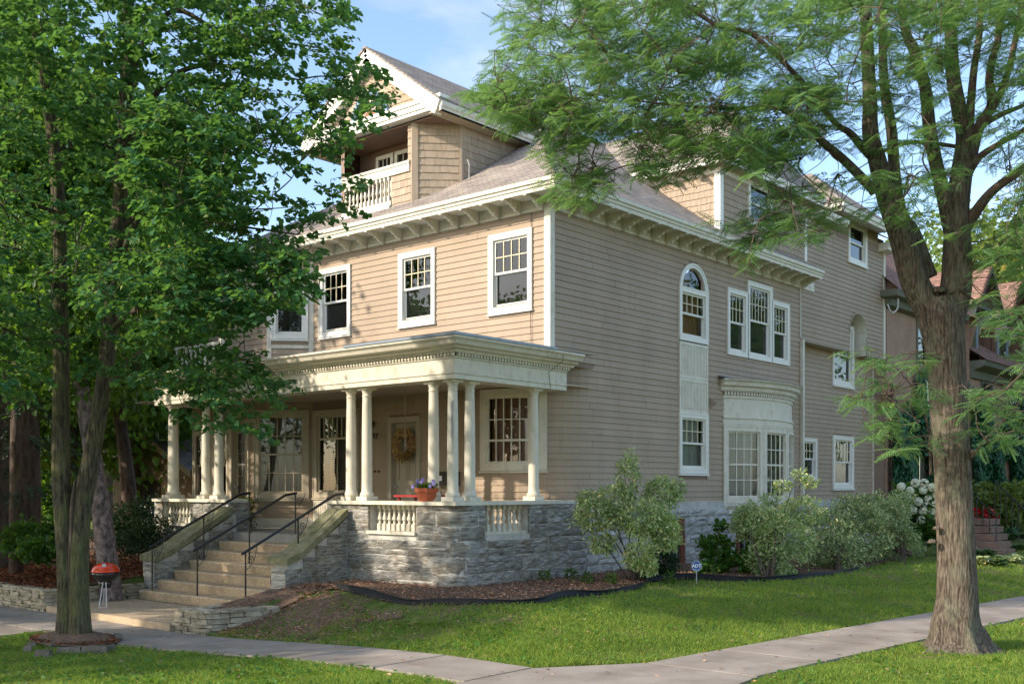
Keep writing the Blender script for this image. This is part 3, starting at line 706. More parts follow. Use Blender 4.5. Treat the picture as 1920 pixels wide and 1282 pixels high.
door(PB1, PB1.s_of(x=-9.32), PB1.s_of(x=-8.50), 1.06, 3.56, H, glazed=True)
mb = MB(); PB1.box(mb, PB1.s_of(x=-10.9), PB1.s_of(x=-8.49), 3.57, 3.68, 0, .04); PB1.box(mb, PB1.s_of(x=-10.92), PB1.s_of(x=-10.86), 1.05, 4.0, 0, .04)
PB1.box(mb, PB1.s_of(x=-10.30), PB1.s_of(x=-9.80), 1.05, 3.56, 0, .035); PB1.box(mb, PB1.s_of(x=-10.86), PB1.s_of(x=-9.36), 1.05, 1.62, 0, .03); part('door_surround', mb, 'trim_dark', H)
# --- bow window on the side
bx0, bx1, sag = 6.93, 10.74, .50
rb = ((bx1-bx0)**2/4+sag*sag)/(2*sag); yc = (bx0+bx1)/2; xc = sag-rb; ha = math.asin((bx1-bx0)/2/rb)
PW = Path([(xc+rb*math.cos(t), yc+rb*math.sin(t)) for t in np.linspace(-ha, ha, 19)]); LW = PW.len
mb = MB(); PW.sheet(mb, 0, LW, 3.62, 4.45, 0); PW.sweep(mb, 0, LW, [(0, 3.60), (.03, 3.60), (.03, 3.73), (.055, 3.75), (.055, 3.79), (.02, 3.80), (.02, 3.84), (.0, 3.84)])
PW.sweep(mb, 0, LW, [(0, 3.55), (.015, 3.55), (.015, 3.60), (.0, 3.60)]); PW.box(mb, 0, LW, 4.26, 4.33, 0, .03); part('bow_entablature', mb, 'trim', H)
mb = MB(); PW.sweep(mb, -.12, LW+.12, [(-.2, 4.42), (.10, 4.42), (.13, 4.46), (.14, 4.52), (.22, 4.56), (.24, 4.64), (.29, 4.68), (.29, 4.72), (-.2, 4.72)]); part('bow_cornice', mb, 'trim', H)
mb = MB(); n_ = 44
for i in range(n_):
    q = LW*(i+.5)/n_; PW.box(mb, q-.022, q+.022, 4.335, 4.415, .0, .075)
part('dentils', mb, 'trim', H, kind='stuff')
mb = MB(); vs = [PW.P(q, .31, 4.725) for q in np.linspace(0, LW, 12)]; vs = [(0.03, bx0-.3, 4.80)]+vs+[(0.03, bx1+.3, 4.80)]
mb.add(vs, [tuple(range(len(vs)))]); mb.add([(x_, y_, z_-.03) for x_, y_, z_ in vs], [tuple(range(len(vs)))[::-1]]); part('bow_roof', mb, 'metal_flash', H)
mb = MB(); PW.sweep(mb, -.03, LW+.03, [(-.3, 1.50), (.06, 1.50), (.09, 1.56), (.09, 1.62), (-.3, 1.64)]); PW.sweep(mb, 0, LW, [(-.3, 1.34), (.02, 1.36), (.02, 1.50), (-.3, 1.50)]); part('sill', mb, 'trim', H)
third = LW/3
for k in range(3):
    window(PW, third*k+.01, third*(k+1)-.01, 1.64, 3.56, H, 'lattice', 4, 4, 'curtain' if k < 1 else 'curtain_grey', mat='trim', cas=.13, sill=False)
mb = MB(); PW.sheet(mb, 0, LW, 1.4, 1.66, -.02); part('bow_apron', mb, 'trim', H)
# --- porch
ZP = 1.05
mb = MB(); mb.box(-9.7, .05, -2.86, 1.7, ZP-.06, ZP); mb.box(-7.2, -3.1, -2.95, -2.86, .80, ZP-.012); part('porch_floor', mb, 'floor', H)
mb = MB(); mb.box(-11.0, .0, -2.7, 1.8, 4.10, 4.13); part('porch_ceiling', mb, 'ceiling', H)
PE = Path([(-9.85, 1.0), (-9.85, -2.85), (.08, -2.85), (.08, .9)])
e0 = 3.85; ec = e0+9.93
mb = MB(); PE.sweep(mb, 0, ec+3.3, [(-.42, 3.98), (0, 3.98), (0, 4.06), (.02, 4.075), (.02, 4.095), (0, 4.11), (0, 4.34), (.03, 4.355), (.03, 4.38), (-.42, 4.38)]); part('porch_beam', mb, 'trim', H)
mb = MB(); q = .05
while q < ec+3.35:
    PE.box(mb, q, q+.045, 4.385, 4.445, .0, .065); q += .085
part('dentils', mb, 'trim', H, kind='stuff')
mb = MB(); PE.sweep(mb, -.4, ec+3.42, [(-.05, 4.445), (.09, 4.445), (.11, 4.49), (.20, 4.505), (.22, 4.54), (.30, 4.56), (.33, 4.62), (.38, 4.66), (.38, 4.695), (-.05, 4.70)]); part('porch_cornice', mb, 'trim', H)
mb = MB(); PE.sweep(mb, e0+7.35, ec+2.5, [(.24, 4.70), (.40, 4.70), (.40, 4.745), (.24, 4.745)]); part('roof_edge_flashing', mb, 'metal_flash', H)
mb = MB(); mb.add([(-10.2, -3.2, 4.70), (.42, -3.2, 4.70), (.42, 1.0, 4.72), (0, 1.0, 4.74), (0, 0, 4.80), (-10.2, 0, 4.80)], [(0, 1, 2, 3, 4, 5)]); part('porch_roof', mb, 'metal_flash', H)
# columns
def column_mesh(r, h):
    pr = [(r*1.30, .0), (r*1.34, .03), (r*1.28, .06), (r*1.08, .085), (r*1.02, .12), (r, .2), (r*.99, h*.4), (r*.93, h*.7), (r*.84, h-.20), (r*.84, h-.19), (r*.92, h-.18), (r*.92, h-.165), (r*.84, h-.155), (r*.84, h-.11), (r*.98, h-.085), (r*1.12, h-.06), (r*1.12, h-.05)]
    mb = MB(); mb.lathe(pr, seg=28); return mesh('column', mb, 'trim', True)
def plinths(px_, py_, r, parent):
    mb = MB(); a = r*1.45; mb.box(px_-a, px_+a, py_-a, py_+a, 1.76, 1.84); part('plinth', mb, 'trim', parent)
    mb = MB(); a = r*1.30; mb.box(px_-a, px_+a, py_-a, py_+a, 3.93, 3.985); part('abacus', mb, 'trim', parent)
CM = column_mesh(.104, 3.98-1.84); CM2 = column_mesh(.13, 3.98-1.84)
for (px_, py_, mm, r) in [(-9.40, -2.62, CM2, .13), (-8.01, -2.64, CM, .104), (-7.50, -2.64, CM, .104), (-2.97, -2.64, CM, .104), (-2.50, -2.64, CM, .104), (-.66, -2.64, CM, .104),
                          (-.17, -2.64, CM, .104), (-.17, -2.18, CM, .104), (-.15, -.33, CM, .104)]:
    c = link('column', mm, H, (px_, py_, 1.84)); plinths(px_, py_, r, c)
mb = MB()      # grey patch where the paint has come off the corner column
vs = []; fs = []
for i, (z_, a0, a1) in enumerate([(3.60, -75, -62), (3.52, -82, -55), (3.40, -84, -58), (3.25, -80, -58), (3.1, -82, -52), (2.95, -84, -54), (2.8, -74, -55), (2.70, -68, -60)]):
    for a_ in (a0, (a0+a1)/2, a1):
        rr_ = .104*(.99 if z_ < 2.7 else .985-.06*(z_-2.7))+.0035; vs.append((-.17+rr_*math.cos(R(a_+18)), -2.64+rr_*math.sin(R(a_+18)), z_))
for i in range(7):
    for j in range(2): fs.append((i*3+j, i*3+j+1, (i+1)*3+j+1, (i+1)*3+j))
M['bare'] = noise_mat('bare', [(.3, (.30, .29, .28)), (.7, (.38, .37, .36))], 9, rough=.8); mb.add(vs, fs); part('bare_paint_patch', mb, 'bare', H)
# rail caps on the stone piers, balusters
mb = MB()
for a0, a1 in (((-3.36), (-.0)),):
    mb.box(-3.36, .22, -2.98, -2.36, 1.69, 1.758)
mb.box(-.42, .22, -2.36, .35, 1.69, 1.758); mb.box(.05, .20, .35, 1.3, 1.69, 1.757)
part('rail_cap', mb, 'trim', H); mb = MB(); mb.box(-9.75, -6.75, -2.98, -2.40, 1.69, 1.758); part('rail_cap', mb, 'trim', H)
def baluster_mesh(h, r=.05):
    mb = MB(); mb.box(-r*.8, r*.8, -r*.8, r*.8, h-.09, h); mb.box(-r*.85, r*.85, -r*.85, r*.85, 0, .13)
    pr = [(r*.85, .13), (r*.5, .16), (r*.62, .175), (r*.5, .19), (r*.95, h*.42), (r*.85, h*.5), (r*.45, h-.18), (r*.45, h-.16), (r*.75, h-.145), (r*.45, h-.13), (r*.7, h-.09)]
    mb.lathe(pr, seg=10); return mesh('baluster', mb, 'trim')
BA = baluster_mesh(.50)
for i in range(8): link('baluster', BA, H, (-2.03+.135*i, -2.72, 1.19))
for i in range(8): link('baluster', BA, H, (-.02, -2.02+.155*i, 1.19))
for i in range(8): link('baluster', BA, H, (-9.35+.14*i, -2.72, 1.19))
mb = MB(); mb.box(-2.18, -.85, -2.95, -2.5, 1.13, 1.19); part('baluster_sill', mb, 'trim', H)
mb = MB(); mb.box(-.22, .13, -2.18, -.86, 1.13, 1.19); part('baluster_sill', mb, 'trim', H)
mb = MB(); mb.box(-9.45, -8.2, -2.95, -2.5, 1.13, 1.19); part('baluster_sill', mb, 'trim', H)
# balcony rail over the left of the porch
BB = baluster_mesh(.62, .04)
for i in range(16): link('baluster', BB, H, (-10.6+.2*i, -1.75, 4.85)) if i < 9 else None
mb = MB(); mb.box(-10.7, -8.7, -1.80, -1.70, 5.47, 5.54); mb.box(-10.7, -8.7, -1.79, -1.71, 4.79, 4.85); mb.box(-8.76, -8.66, -1.8, -1.7, 4.75, 5.6); part('balcony_rail', mb, 'trim', H)

# ------------------------------------------------------------------ stone piers and foundation of the house
def stone_mesh(w_, h_, d_, seed, rough=.035, nx=6, nz=4):
    rs = random.Random(seed); vs = []; fs = []
    for j in range(nz+1):
        for i in range(nx+1):
            e = min(i, nx-i, j, nz-j); d = 0 if e == 0 else rough*(.5+rs.random())
            jx = (rs.random()-.5)*.02 if 0 < i < nx else 0
            vs.append((w_*i/nx+jx, -d_-d, h_*j/nz+((rs.random()-.5)*.02 if 0 < j < nz else 0)))
    for j in range(nz):
        for i in range(nx): k = j*(nx+1)+i; fs.append((k, k+1, k+nx+2, k+nx+1))
    per = [i for i in range(nx+1)]+[(j*(nx+1)+nx) for j in range(1, nz+1)]+[nz*(nx+1)+i for i in range(nx-1, -1, -1)]+[j*(nx+1) for j in range(nz-1, 0, -1)]
    k0 = len(vs)
    for p in per: vs.append((vs[p][0], 0, vs[p][2]))
    n = len(per)
    for i in range(n): fs.append((per[i], k0+i, k0+(i+1) % n, per[(i+1) % n]))
    mb = MB(); mb.add(vs, fs); return mesh('stone', mb, 'stone', False)
def wall_of_stones(path, a, b, z0, z1, parent, mat='stone', course=.26, wmin=.38, wmax=1.0, holes=(), joint=.015, name='stone', th=.065, jitter=.11, base=None):
    z = z0; row = 0; cnt = 0
    while z < z1-.05:
        h = min(course*(1+jitter*random.uniform(-1, 1)*3), z1-z)
        if z1-(z+h) < .09: h = z1-z
        q = a-(random.random()*wmin if row % 2 else 0)
        while q < b-.03:
            w_ = random.uniform(wmin, wmax); q0, q1 = max(q, a), min(q+w_, b); q += w_
            if b-q < .12: q1 = b; q = b
            segs = [(q0, q1)]
            for hs0, hs1, h0, h1 in holes:
                if z+h > h0+.01 and z < h1-.01:
                    ns = []
                    for s0, s1 in segs:
                        if s1 <= hs0 or s0 >= hs1: ns.append((s0, s1)); continue
                        if s0 < hs0-.05: ns.append((s0, hs0))
                        if s1 > hs1+.05: ns.append((hs1, s1))
                    segs = ns
            sg3 = []
            for s0, s1 in segs:
                if s1-s0 < .05: continue
                r_ = random.random()
                if h > .16 and r_ < .42:
                    f_ = random.uniform(.35, .65); m1_ = s0+(s1-s0)*random.uniform(.3, .7)
                    if random.random() < .45 and s1-s0 > .4: sg3 += [(s0, s1, z, h*f_), (s0, m1_, z+h*f_, h*(1-f_)), (m1_, s1, z+h*f_, h*(1-f_))]
                    else: sg3 += [(s0, s1, z, h*f_), (s0, s1, z+h*f_, h*(1-f_))]
                else: sg3.append((s0, s1, z, h))
            zrow, hrow = z, h
            for s0, s1, z, h in sg3:
                mb = MB(); nx, nz_ = max(2, min(6, int((s1-s0)/.11))), 3; vs = []; fs = []
                dd = random.uniform(-.012, .012)
                for j in range(nz_+1):
                    for i in range(nx+1):
                        e = min(i, nx-i, j, nz_-j); o = th*.6 if e == 0 else th+random.uniform(-.018, .022)+dd
                        jt = min(.014, h*.08); qq = s0+joint/2+(s1-s0-joint)*i/nx+random.uniform(-jt, jt); zz = z+joint/2+(h-joint)*j/nz_+random.uniform(-jt, jt)
                        vs.append(path.P(qq, o, zz))
                for j in range(nz_):
                    for i in range(nx): k = j*(nx+1)+i; fs.append((k, k+1, k+nx+2, k+nx+1))
                per = list(range(nx+1))+[j*(nx+1)+nx for j in range(1, nz_+1)]+[nz_*(nx+1)+i for i in range(nx-1, -1, -1)]+[j*(nx+1) for j in range(nz_-1, 0, -1)]
                k0 = len(vs); n = len(per)
                qz = [(s0+joint/2, z+joint/2), (s1-joint/2, z+joint/2), (s1-joint/2, z+h-joint/2), (s0+joint/2, z+h-joint/2)]
                for p in per:
                    i, j = p % (nx+1), p//(nx+1); vs.append(path.P(s0+joint/2+(s1-s0-joint)*i/nx, -.02, z+joint/2+(h-joint)*j/nz_))
                for i in range(n): fs.append((per[i], k0+i, k0+(i+1) % n, per[(i+1) % n]))
                mb.add(vs, fs); part(name, mb, mat, parent, base=path.P((s0+s1)/2, 0, z)); cnt += 1
            z, h = zrow, hrow
        z += h; row += 1
    return cnt
PFa = Path([(-3.33, -2.30), (-3.33, -2.86)]+[(-.25, -2.86)]+arc(-.25, -2.46, .40, 10, 90, 5)+[(.15, 1.0)])
sf = PFa.s_of(x=-2.15) or 1
hf = [(PFa.s_of(x=-2.18), PFa.s_of(x=-.86), 1.13, 1.7), (PFa.s_of(y=-2.14), PFa.s_of(y=-.86), 1.13, 1.7)]
wall_of_stones(PFa, 0, PFa.len, -.12, 1.69, H, holes=hf)
core(PFa, 0, PFa.len, -.3, 1.69, H, hf, 'mortar', .033)
mb = MB(); mb.box(-3.3, -2.2, -2.85, -2.4, .9, 1.685); mb.box(-.84, .12, -2.45, -2.2, .9, 1.685); mb.box(-.84, -.25, -2.82, -2.4, .9, 1.685); mb.box(-.3, .12, -.84, .1, .9, 1.685)
mb.box(-2.2, -.84, -2.84, -2.4, .9, 1.128); mb.box(-.3, .12, -2.2, -.84, .9, 1.128); part('pier_core', mb, 'mortar', H)
PFb = Path([(-9.75, 1.0), (-9.75, -2.86), (-6.82, -2.86), (-6.82, -2.30)])
hb = [(PFb.s_of(x=-9.45), PFb.s_of(x=-8.25), 1.13, 1.7)]
wall_of_stones(PFb, 3.2, PFb.len, .0, 1.69, H, holes=hb); core(PFb, 0, PFb.len, -.6, 1.69, H, hb, 'mortar', .03)
mb = MB(); mb.box(-8.25, -6.85, -2.84, -2.4, .9, 1.685); mb.box(-9.72, -9.45, -2.84, -2.4, .9, 1.685); mb.box(-9.45, -8.25, -2.84, -2.5, .9, 1.128); part('pier_core', mb, 'mortar', H)
PH = Path([(.05, .2), (.05, 11.6), (-.30, 11.61), (-.30, 17.36), (-9, 17.36)])
hh = [(PH.s_of(y=4.05), PH.s_of(y=5.0), .25, 1.30), (PH.s_of(y=7.45), PH.s_of(y=8.9), .25, 1.30)]
wall_of_stones(PH, PH.s_of(y=1.0), PH.s_of(y=17.3), -.1, 1.50, H, 'stone_pale', course=.24, wmin=.35, wmax=.75, holes=hh)
core(PH, 0, PH.len, -.3, 1.66, H, hh, 'mortar', .02)
for (q0, q1, a0, a1) in hh:       # brick-framed basement windows
    y_ = PH.P(q0, 0, 0)[1]
    for k in range(int((q1-q0)/.075)):
        for rr_ in range(2):
            mb = MB(); PH.box(mb, q0+.075*k+.004, q0+.075*(k+1)-.004, a1-.16-.165*rr_+.004, a1-.165*rr_-.004, 0, .055); part('brick', mb, 'brick', H)
    for k in range(9):
        for q in (q0, q1-.19):
            mb = MB(); PH.box(mb, q+.003, q+.19-.003, a0+.075*k+.004, a0+.075*(k+1)-.004, 0, .05); part('brick', mb, 'brick', H)
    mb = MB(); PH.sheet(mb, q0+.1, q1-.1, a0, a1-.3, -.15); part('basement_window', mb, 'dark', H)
    mb = MB()
    for k in range(4): q = q0+.25+(q1-q0-.5)*k/3; PH.box(mb, q-.01, q+.01, a0+.03, a1-.33, -.05, -.02)
    part('window_bars', mb, 'aluminium', H)
# ------------------------------------------------------------------ entrance steps, cheek walls
ST = thing('entrance_steps', (-5, -4.5, -.25), 'worn aggregate concrete steps between mossy sloped cheek walls', 'steps')
mb = MB(); mb.box(-6.78, -2.5, -7.0, -5.2, -.45, -.25); part('landing_slab', mb, 'agg', ST)
for k in range(6):
    zt = 1.05-.186*(k+1); yn = -3.35-.36*k; mb = MB(); x0_, x1_ = (-6.48, -3.22) if k < 4 else (-6.62, -2.75)
    mb.add([(x0_, yn, zt-.03), (x1_, yn, zt-.03), (x1_, yn+.02, zt), (x0_, yn+.02, zt), (x0_, yn+.03, zt-.19), (x1_, yn+.03, zt-.19), (x1_, yn+.75, zt-.0), (x0_, yn+.75, zt-.0), (x1_, yn+.75, zt-.19), (x0_, yn+.75, zt-.19)],
           [(0, 1, 2, 3), (3, 2, 6, 7), (4, 5, 1, 0), (7, 6, 8, 9), (5, 8, 6, 2, 1), (4, 0, 3, 7, 9)]); part('step', mb, 'agg', ST)
def cheek(x0_, x1_, yl, zl, flip):
    yt, zt = -2.95, 1.60
    mb = MB(); ys_ = [yl, yl+.38, yt]; zs_ = [zl, zl+.12, zt]
    prof = list(zip(ys_, zs_)); a_ = .05
    low = [(y_, z_-.13) for y_, z_ in prof]
    mb.prism([(x0_-a_, y_-.04, z_) for y_, z_ in low]+[(x0_-a_, y_-.04, z_) for y_, z_ in prof[::-1]], (x1_-x0_+2*a_, 0, 0)); part('cheek_cap', mb, 'moss_cap', ST)
    mb = MB(); mb.prism([(x0_+.05, yl+.05, -.4), (x0_+.05, yt+.1, -.4), (x0_+.05, yt+.1, zt-.15), (x0_+.05, yl+.38, zl-.03), (x0_+.05, yl+.05, zl-.14)], (x1_-x0_-.1, 0, 0)); part('cheek_core', mb, 'mortar', ST)
    pth = Path([(x0_+.04, yt), (x0_+.04, yl), (x1_-.04, yl), (x1_-.04, yt)])
    z = -.35
    while z < zt-.15:
        h = .21
        # the slope cuts each course: y where the cap passes above this course
        def ylim(zz):
            for (ya, za), (yb, zb) in zip(prof, prof[1:]):
                if za-.14 <= zz <= zb-.14: return ya+(yb-ya)*(zz-za+.14)/(zb-za)
            return yl if zz < zl-.14 else yt
        yy = ylim(z+h)
        if yy < yt-.08:
            L_ = yt-yy
            wall_of_stones(pth, 0, L_, z, z+h, ST, course=h, wmin=.3, wmax=.7, th=.03); wall_of_stones(pth, pth.len-L_, pth.len, z, z+h, ST, course=h, wmin=.3, wmax=.7, th=.03)
            if yy < yl+.05: wall_of_stones(pth, yt-yl, yt-yl+x1_-x0_-.08, z, z+h, ST, 'stone_pale', course=h, wmin=.2, wmax=.5, th=.03)
        z += h
cheek(-6.98, -6.50, -4.85, .62, False); cheek(-3.22, -2.72, -4.42, .70, True)
HR = 3
def handrail(x, ys_, zs_, tops, label, topx):
    """wrought iron rail going up the steps at one x"""
    t = thing('handrail', (x, ys_[0], zs_[0]), label, 'handrail', 'black iron handrails on the entrance steps')
    pts = list(zip(ys_, zs_))
    line = [(x, tops[0][0], tops[0][1])]+[(x, a, b) for a, b in tops[1:]]
    mb = MB(); mb.tube(line, .027, 8); part('top_rail', mb, 'iron', t)
    def zt(y):
        for (a, b), (c, d) in zip(tops, tops[1:]):
            if min(a, c) <= y <= max(a, c): return b+(d-b)*(y-a)/(c-a)
        return tops[-1][1]
    for (y_, z_) in pts:
        mb = MB(); mb.tube([(x, y_, z_), (x, y_, zt(y_))], .018, 6); part('post', mb, 'iron', t)
        for sgn in (1,):      # scroll
            sp = []; cz = zt(y_)-.22
            for k in range(22):
                a = k*.42; r = .085*(1-k/26); sp.append((x, y_+sgn*(.10+.0*k)+r*math.cos(a)*.9, cz+.06+r*math.sin(a)))
            mb = MB(); mb.tube(sp, .0075, 5); part('scroll', mb, 'iron', t)
            mb = MB(); mb.tube([(x, y_+.01, cz-.12), (x, y_+.10, cz-.05), (x, y_+.2, cz+.08), (x, y_+.26, zt(y_+.26))], .0075, 5); part('scroll', mb, 'iron', t)
for x, lab, px_ in ((-6.2, 'left black iron handrail beside the mossy cheek wall', 0), (-4.6, 'middle black iron handrail standing on the steps', 0), (-3.05, 'right black iron handrail nearest the corner columns', 0)):
    handrail(x, [-5.1, -3.9, -2.75], [-.06, .49, 1.05], [(-5.18, .80), (-3.9, 1.42), (-3.0, 1.86), (-2.72, 1.90)], lab, 0)

# ------------------------------------------------------------------ roofs
RXc, ZR = -5.12, 12.12
mb = MB(); e = .675
mb.add([(e, -e, 8.035), (0, 0, 8.43), (RXc, 5.87, ZR), (RXc, 17.0, ZR), (0, 12.2, 8.43), (0, 11.45, 8.43), (e, 11.45, 8.035)],
       [(0, 6, 5, 1), (1, 4, 3, 2)])
part('roof_slope', mb, 'roof', H)
mb = MB(); mb.add([(e, -e, 8.035), (0, 0, 8.43), (RXc, 5.87, ZR), (2*RXc, 0, 8.43), (2*RXc-e, -e, 8.035)], [(0, 1, 3, 4), (1, 2, 3)]); part('roof_slope', mb, 'roof', H)
mb = MB(); mb.add([(2*RXc-e, -e, 8.035), (2*RXc, 0, 8.43), (RXc, 5.87, ZR), (RXc, 17, ZR), (2*RXc, 17, 8.43), (2*RXc-e, 17, 8.035)], [(0, 1, 4, 5), (1, 2, 3, 4)]); part('roof_slope', mb, 'roof', H)
mb = MB(); mb.add([(e, 11.45, 8.035), (0, 11.45, 8.43), (0, 11.45, 7.86), (.6, 11.45, 7.86)], [(0, 1, 2, 3)]); part('eave_end', mb, 'trim', H)
mb = MB(); mb.tube([(RXc, 5.8, ZR), (RXc, 17, ZR)], .05, 6); mb.tube([(e, -e, 8.03), (0, 0, 8.43), (RXc, 5.87, ZR)], .035, 6); part('ridge_cap', mb, 'roof', H, kind='stuff')
# front gable with balcony
GX0, GX1, YE = -7.49, -2.75, -.38
ZE = 10.40
for sgn, xe in ((1, GX1), (-1, GX0)):
    mb = MB(); mb.add([(RXc, YE, ZR), (xe, YE, ZE), (xe, 3.14, ZE), (RXc, 5.87, ZR)], [(0, 1, 2, 3)]); mb.add([(RXc, YE, ZR-.05), (xe, YE, ZE-.05), (xe, 3.14, ZE-.05), (RXc, 5.87, ZR-.05)], [(3, 2, 1, 0)])
    mb.add([(RXc, YE, ZR), (xe, YE, ZE), (xe, YE, ZE-.05), (RXc, YE, ZR-.05)], [(0, 1, 2, 3)]); mb.add([(xe, YE, ZE), (xe, 3.14, ZE), (xe, 3.14, ZE-.05), (xe, YE, ZE-.05)], [(0, 1, 2, 3)])
    part('gable_roof', mb, 'roof', H)
    # rake board in two mouldings
    d = Vector((xe-RXc, 0, ZE-ZR)).normalized(); nn = Vector((-d.z*sgn, 0, d.x*sgn)); nn = nn if nn.z < 0 else -nn
    a = Vector((RXc, 0, ZR-.05)); b = Vector((xe, 0, ZE-.05))
    mb = MB()
    for o0, o1, yy in ((.0, .10, -.35), (.10, .17, -.335), (.17, .32, -.32)):
        p = [a+nn*o0*1.0, b+nn*o0, b+nn*o1, a+nn*o1]
        mb.prism([(q.x, yy, q.z) for q in p], (0, .20, 0))
    part('rake_board', mb, 'vinyl', H)
    xs_ = -3.13 if sgn > 0 else 2*RXc+3.13
    mb = MB(); z0_ = 10.14
    lo, hi = (xe, xs_) if xe < xs_ else (xs_, xe)
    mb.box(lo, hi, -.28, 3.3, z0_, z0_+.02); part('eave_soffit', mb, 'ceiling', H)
    mb = MB(); f = sgn
    mb.prism([(xe-f*.05, -.30, z0_), (xe, -.30, z0_), (xe, -.30, z0_+.07), (xe+f*.03, -.30, z0_+.10), (xe+f*.03, -.30, ZE-.06), (xe-f*.05, -.30, ZE-.06)], (0, 3.25, 0)); part('fascia_board', mb, 'trim', H)
mb = MB(); mb.box(GX0+.06, GX1-.03, -.30, -.02, 10.30, 10.42); mb.box(GX0+.02, GX1-.0, -.33, -.02, 10.42, 10.50); mb.box(GX0+.06, GX1-.04, -.27, -.02, 10.22, 10.30); part('pediment_beam', mb, 'vinyl', H)
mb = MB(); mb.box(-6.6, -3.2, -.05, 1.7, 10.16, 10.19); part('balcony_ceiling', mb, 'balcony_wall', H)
mb = MB(); mb.box(-6.5, -3.7, -.02, 1.7, 8.38, 8.43); part('balcony_floor', mb, 'floor', H)
SH = []          # shingles; the first 300 become parts
def shingles(path, a, b, z0, z1, ok, course=.165, wmin=.10, wmax=.24, mat='shingle_wall', sink=None):
    z = z0; res = []
    while z < z1:
        q = a-random.random()*.1
        while q < b-.01:
            w_ = random.uniform(wmin, wmax); q0, q1 = max(a, q), min(b, q+w_); q += w_
            if q1-q0 < .02: continue
            if not ok((q0+q1)/2, z+course/2): continue
            dz = random.uniform(-.006, .006); o = .020+random.uniform(0, .006); g_ = .0025
            t = [path.P(q0+g_, 0, z+dz), path.P(q0+g_, o, z+dz), path.P(q1-g_, o, z+dz), path.P(q1-g_, 0, z+dz),
                 path.P(q0+g_, 0, z+course+.01), path.P(q0+g_, .006, z+course+.01), path.P(q1-g_, .006, z+course+.01), path.P(q1-g_, 0, z+course+.01)]
            res.append((t, [(1, 2, 6, 5), (0, 3, 2, 1), (0, 1, 5, 4), (3, 7, 6, 2)]))
        z += course
    if sink is None: SH.extend(res)
    else: sink.extend(res)
PT = Path([(-7.4, -.12), (-2.84, -.12)])
def okt(s, z):
    x = -7.4+s; return z+.08 < ZR-.20-abs(x-RXc)*.726 and not (abs(x-RXc+0.05) < .62 and z < 10.50+math.sqrt(max(0, .62**2-(x-RXc+.05)**2)))
shingles(PT, .1, 4.5, 10.50, 12.0, okt)
core(PT, 0.6, 3.96, 10.3, 10.8, H); mb = MB(); mb.add([(-7.3, -.11, 10.4), (-2.9, -.11, 10.4), (RXc, -.11, 12.0)], [(0, 1, 2)]); part('wall', mb, 'wall_core', H)
PG = Path([(-3.87, 0), (-3.13, .74), (-3.13, 3.4)])
main_z = lambda x, y: 8.43+.63*y
def okg(s, z):
    p, _ = PG.at(s); return z+.2 > main_z(p.x, p.y)
shingles(PG, .07, PG.p[1].x+4.10 if False else 1.0, 8.25, 10.14, okg, wmin=.12, wmax=.3)
shingles(PG, 1.10, PG.len, 8.8, 10.14, okg, wmin=.12, wmax=.3)
core(PG, 0, PG.len, 8.2, 10.16, H)
PGl = Path([(-7.11, 3.4), (-7.11, .74), (-6.37, 0)]); core(PGl, 0, PGl.len, 8.2, 10.16, H, mat='siding')
PF = Path([(-6.37, 0), (-3.87, 0)])
okf = lambda s, z: True
shingles(PF, 1.77, 2.42, 8.30, 9.16, okf); shingles(PF, 2.30, 2.42, 9.36, 10.18, okf, wmin=.12, wmax=.14)
core(PF, 1.75, 2.5, 8.2, 9.2, H); core(PF, 2.29, 2.5, 9.2, 10.25, H); core(PF, 0, .12, 8.2, 10.25, H)
mb = MB(); PG.box(mb, -.06, .08, 8.25, 10.16, .0, .035); PF.box(mb, 2.42, 2.50, 8.25, 10.16, 0, .036); PG.box(mb, 1.0, 1.10, 8.7, 10.16, 0, .04); part('corner_board', mb, 'shingle_wall', H, kind='stuff')
for i, (t, f) in enumerate(SH[:300]):
    mb = MB(); mb.add(t, f); part('shingle', mb, 'shingle_wall', H, base=t[0])
REST = SH[300:]
# fan ornament in the gable
OC = RXc-.05
mb = MB(); n = 26
for i in range(n):
    a0, a1 = math.pi*i/n, math.pi*(i+1)/n
    P_ = lambda r, a, y: (OC+r*math.cos(a), y, 10.52+r*math.sin(a))
    mb.add([P_(.62, a0, -.20), P_(.62, a1, -.20), P_(.53, a1, -.20), P_(.53, a0, -.20), P_(.62, a0, -.1), P_(.62, a1, -.1), P_(.53, a1, -.1), P_(.53, a0, -.1)], [(0, 1, 2, 3), (0, 4, 5, 1), (3, 2, 6, 7)])
fo = part('fan_ornament', mb, 'blue_paint', H)
mb = MB()
for i in range(15):
    a0, a1 = math.pi*(i+.12)/15, math.pi*(i+.88)/15
    mb.add([P_(.51, a0, -.15), P_(.54, (a0+a1)/2, -.14), P_(.51, a1, -.15), P_(.16, (a0+a1)/2+.01, -.17), P_(.16, (a0+a1)/2-.01, -.17)], [(0, 1, 3, 4), (1, 2, 3)])
part('fan_ray', mb, 'trim', fo, kind='stuff')
mb = MB(); mb.add([P_(.52, math.pi*i/16, -.125) for i in range(17)], [tuple(range(17))]); part('fan_back', mb, 'terracotta' if False else 'curtain_warm', fo)
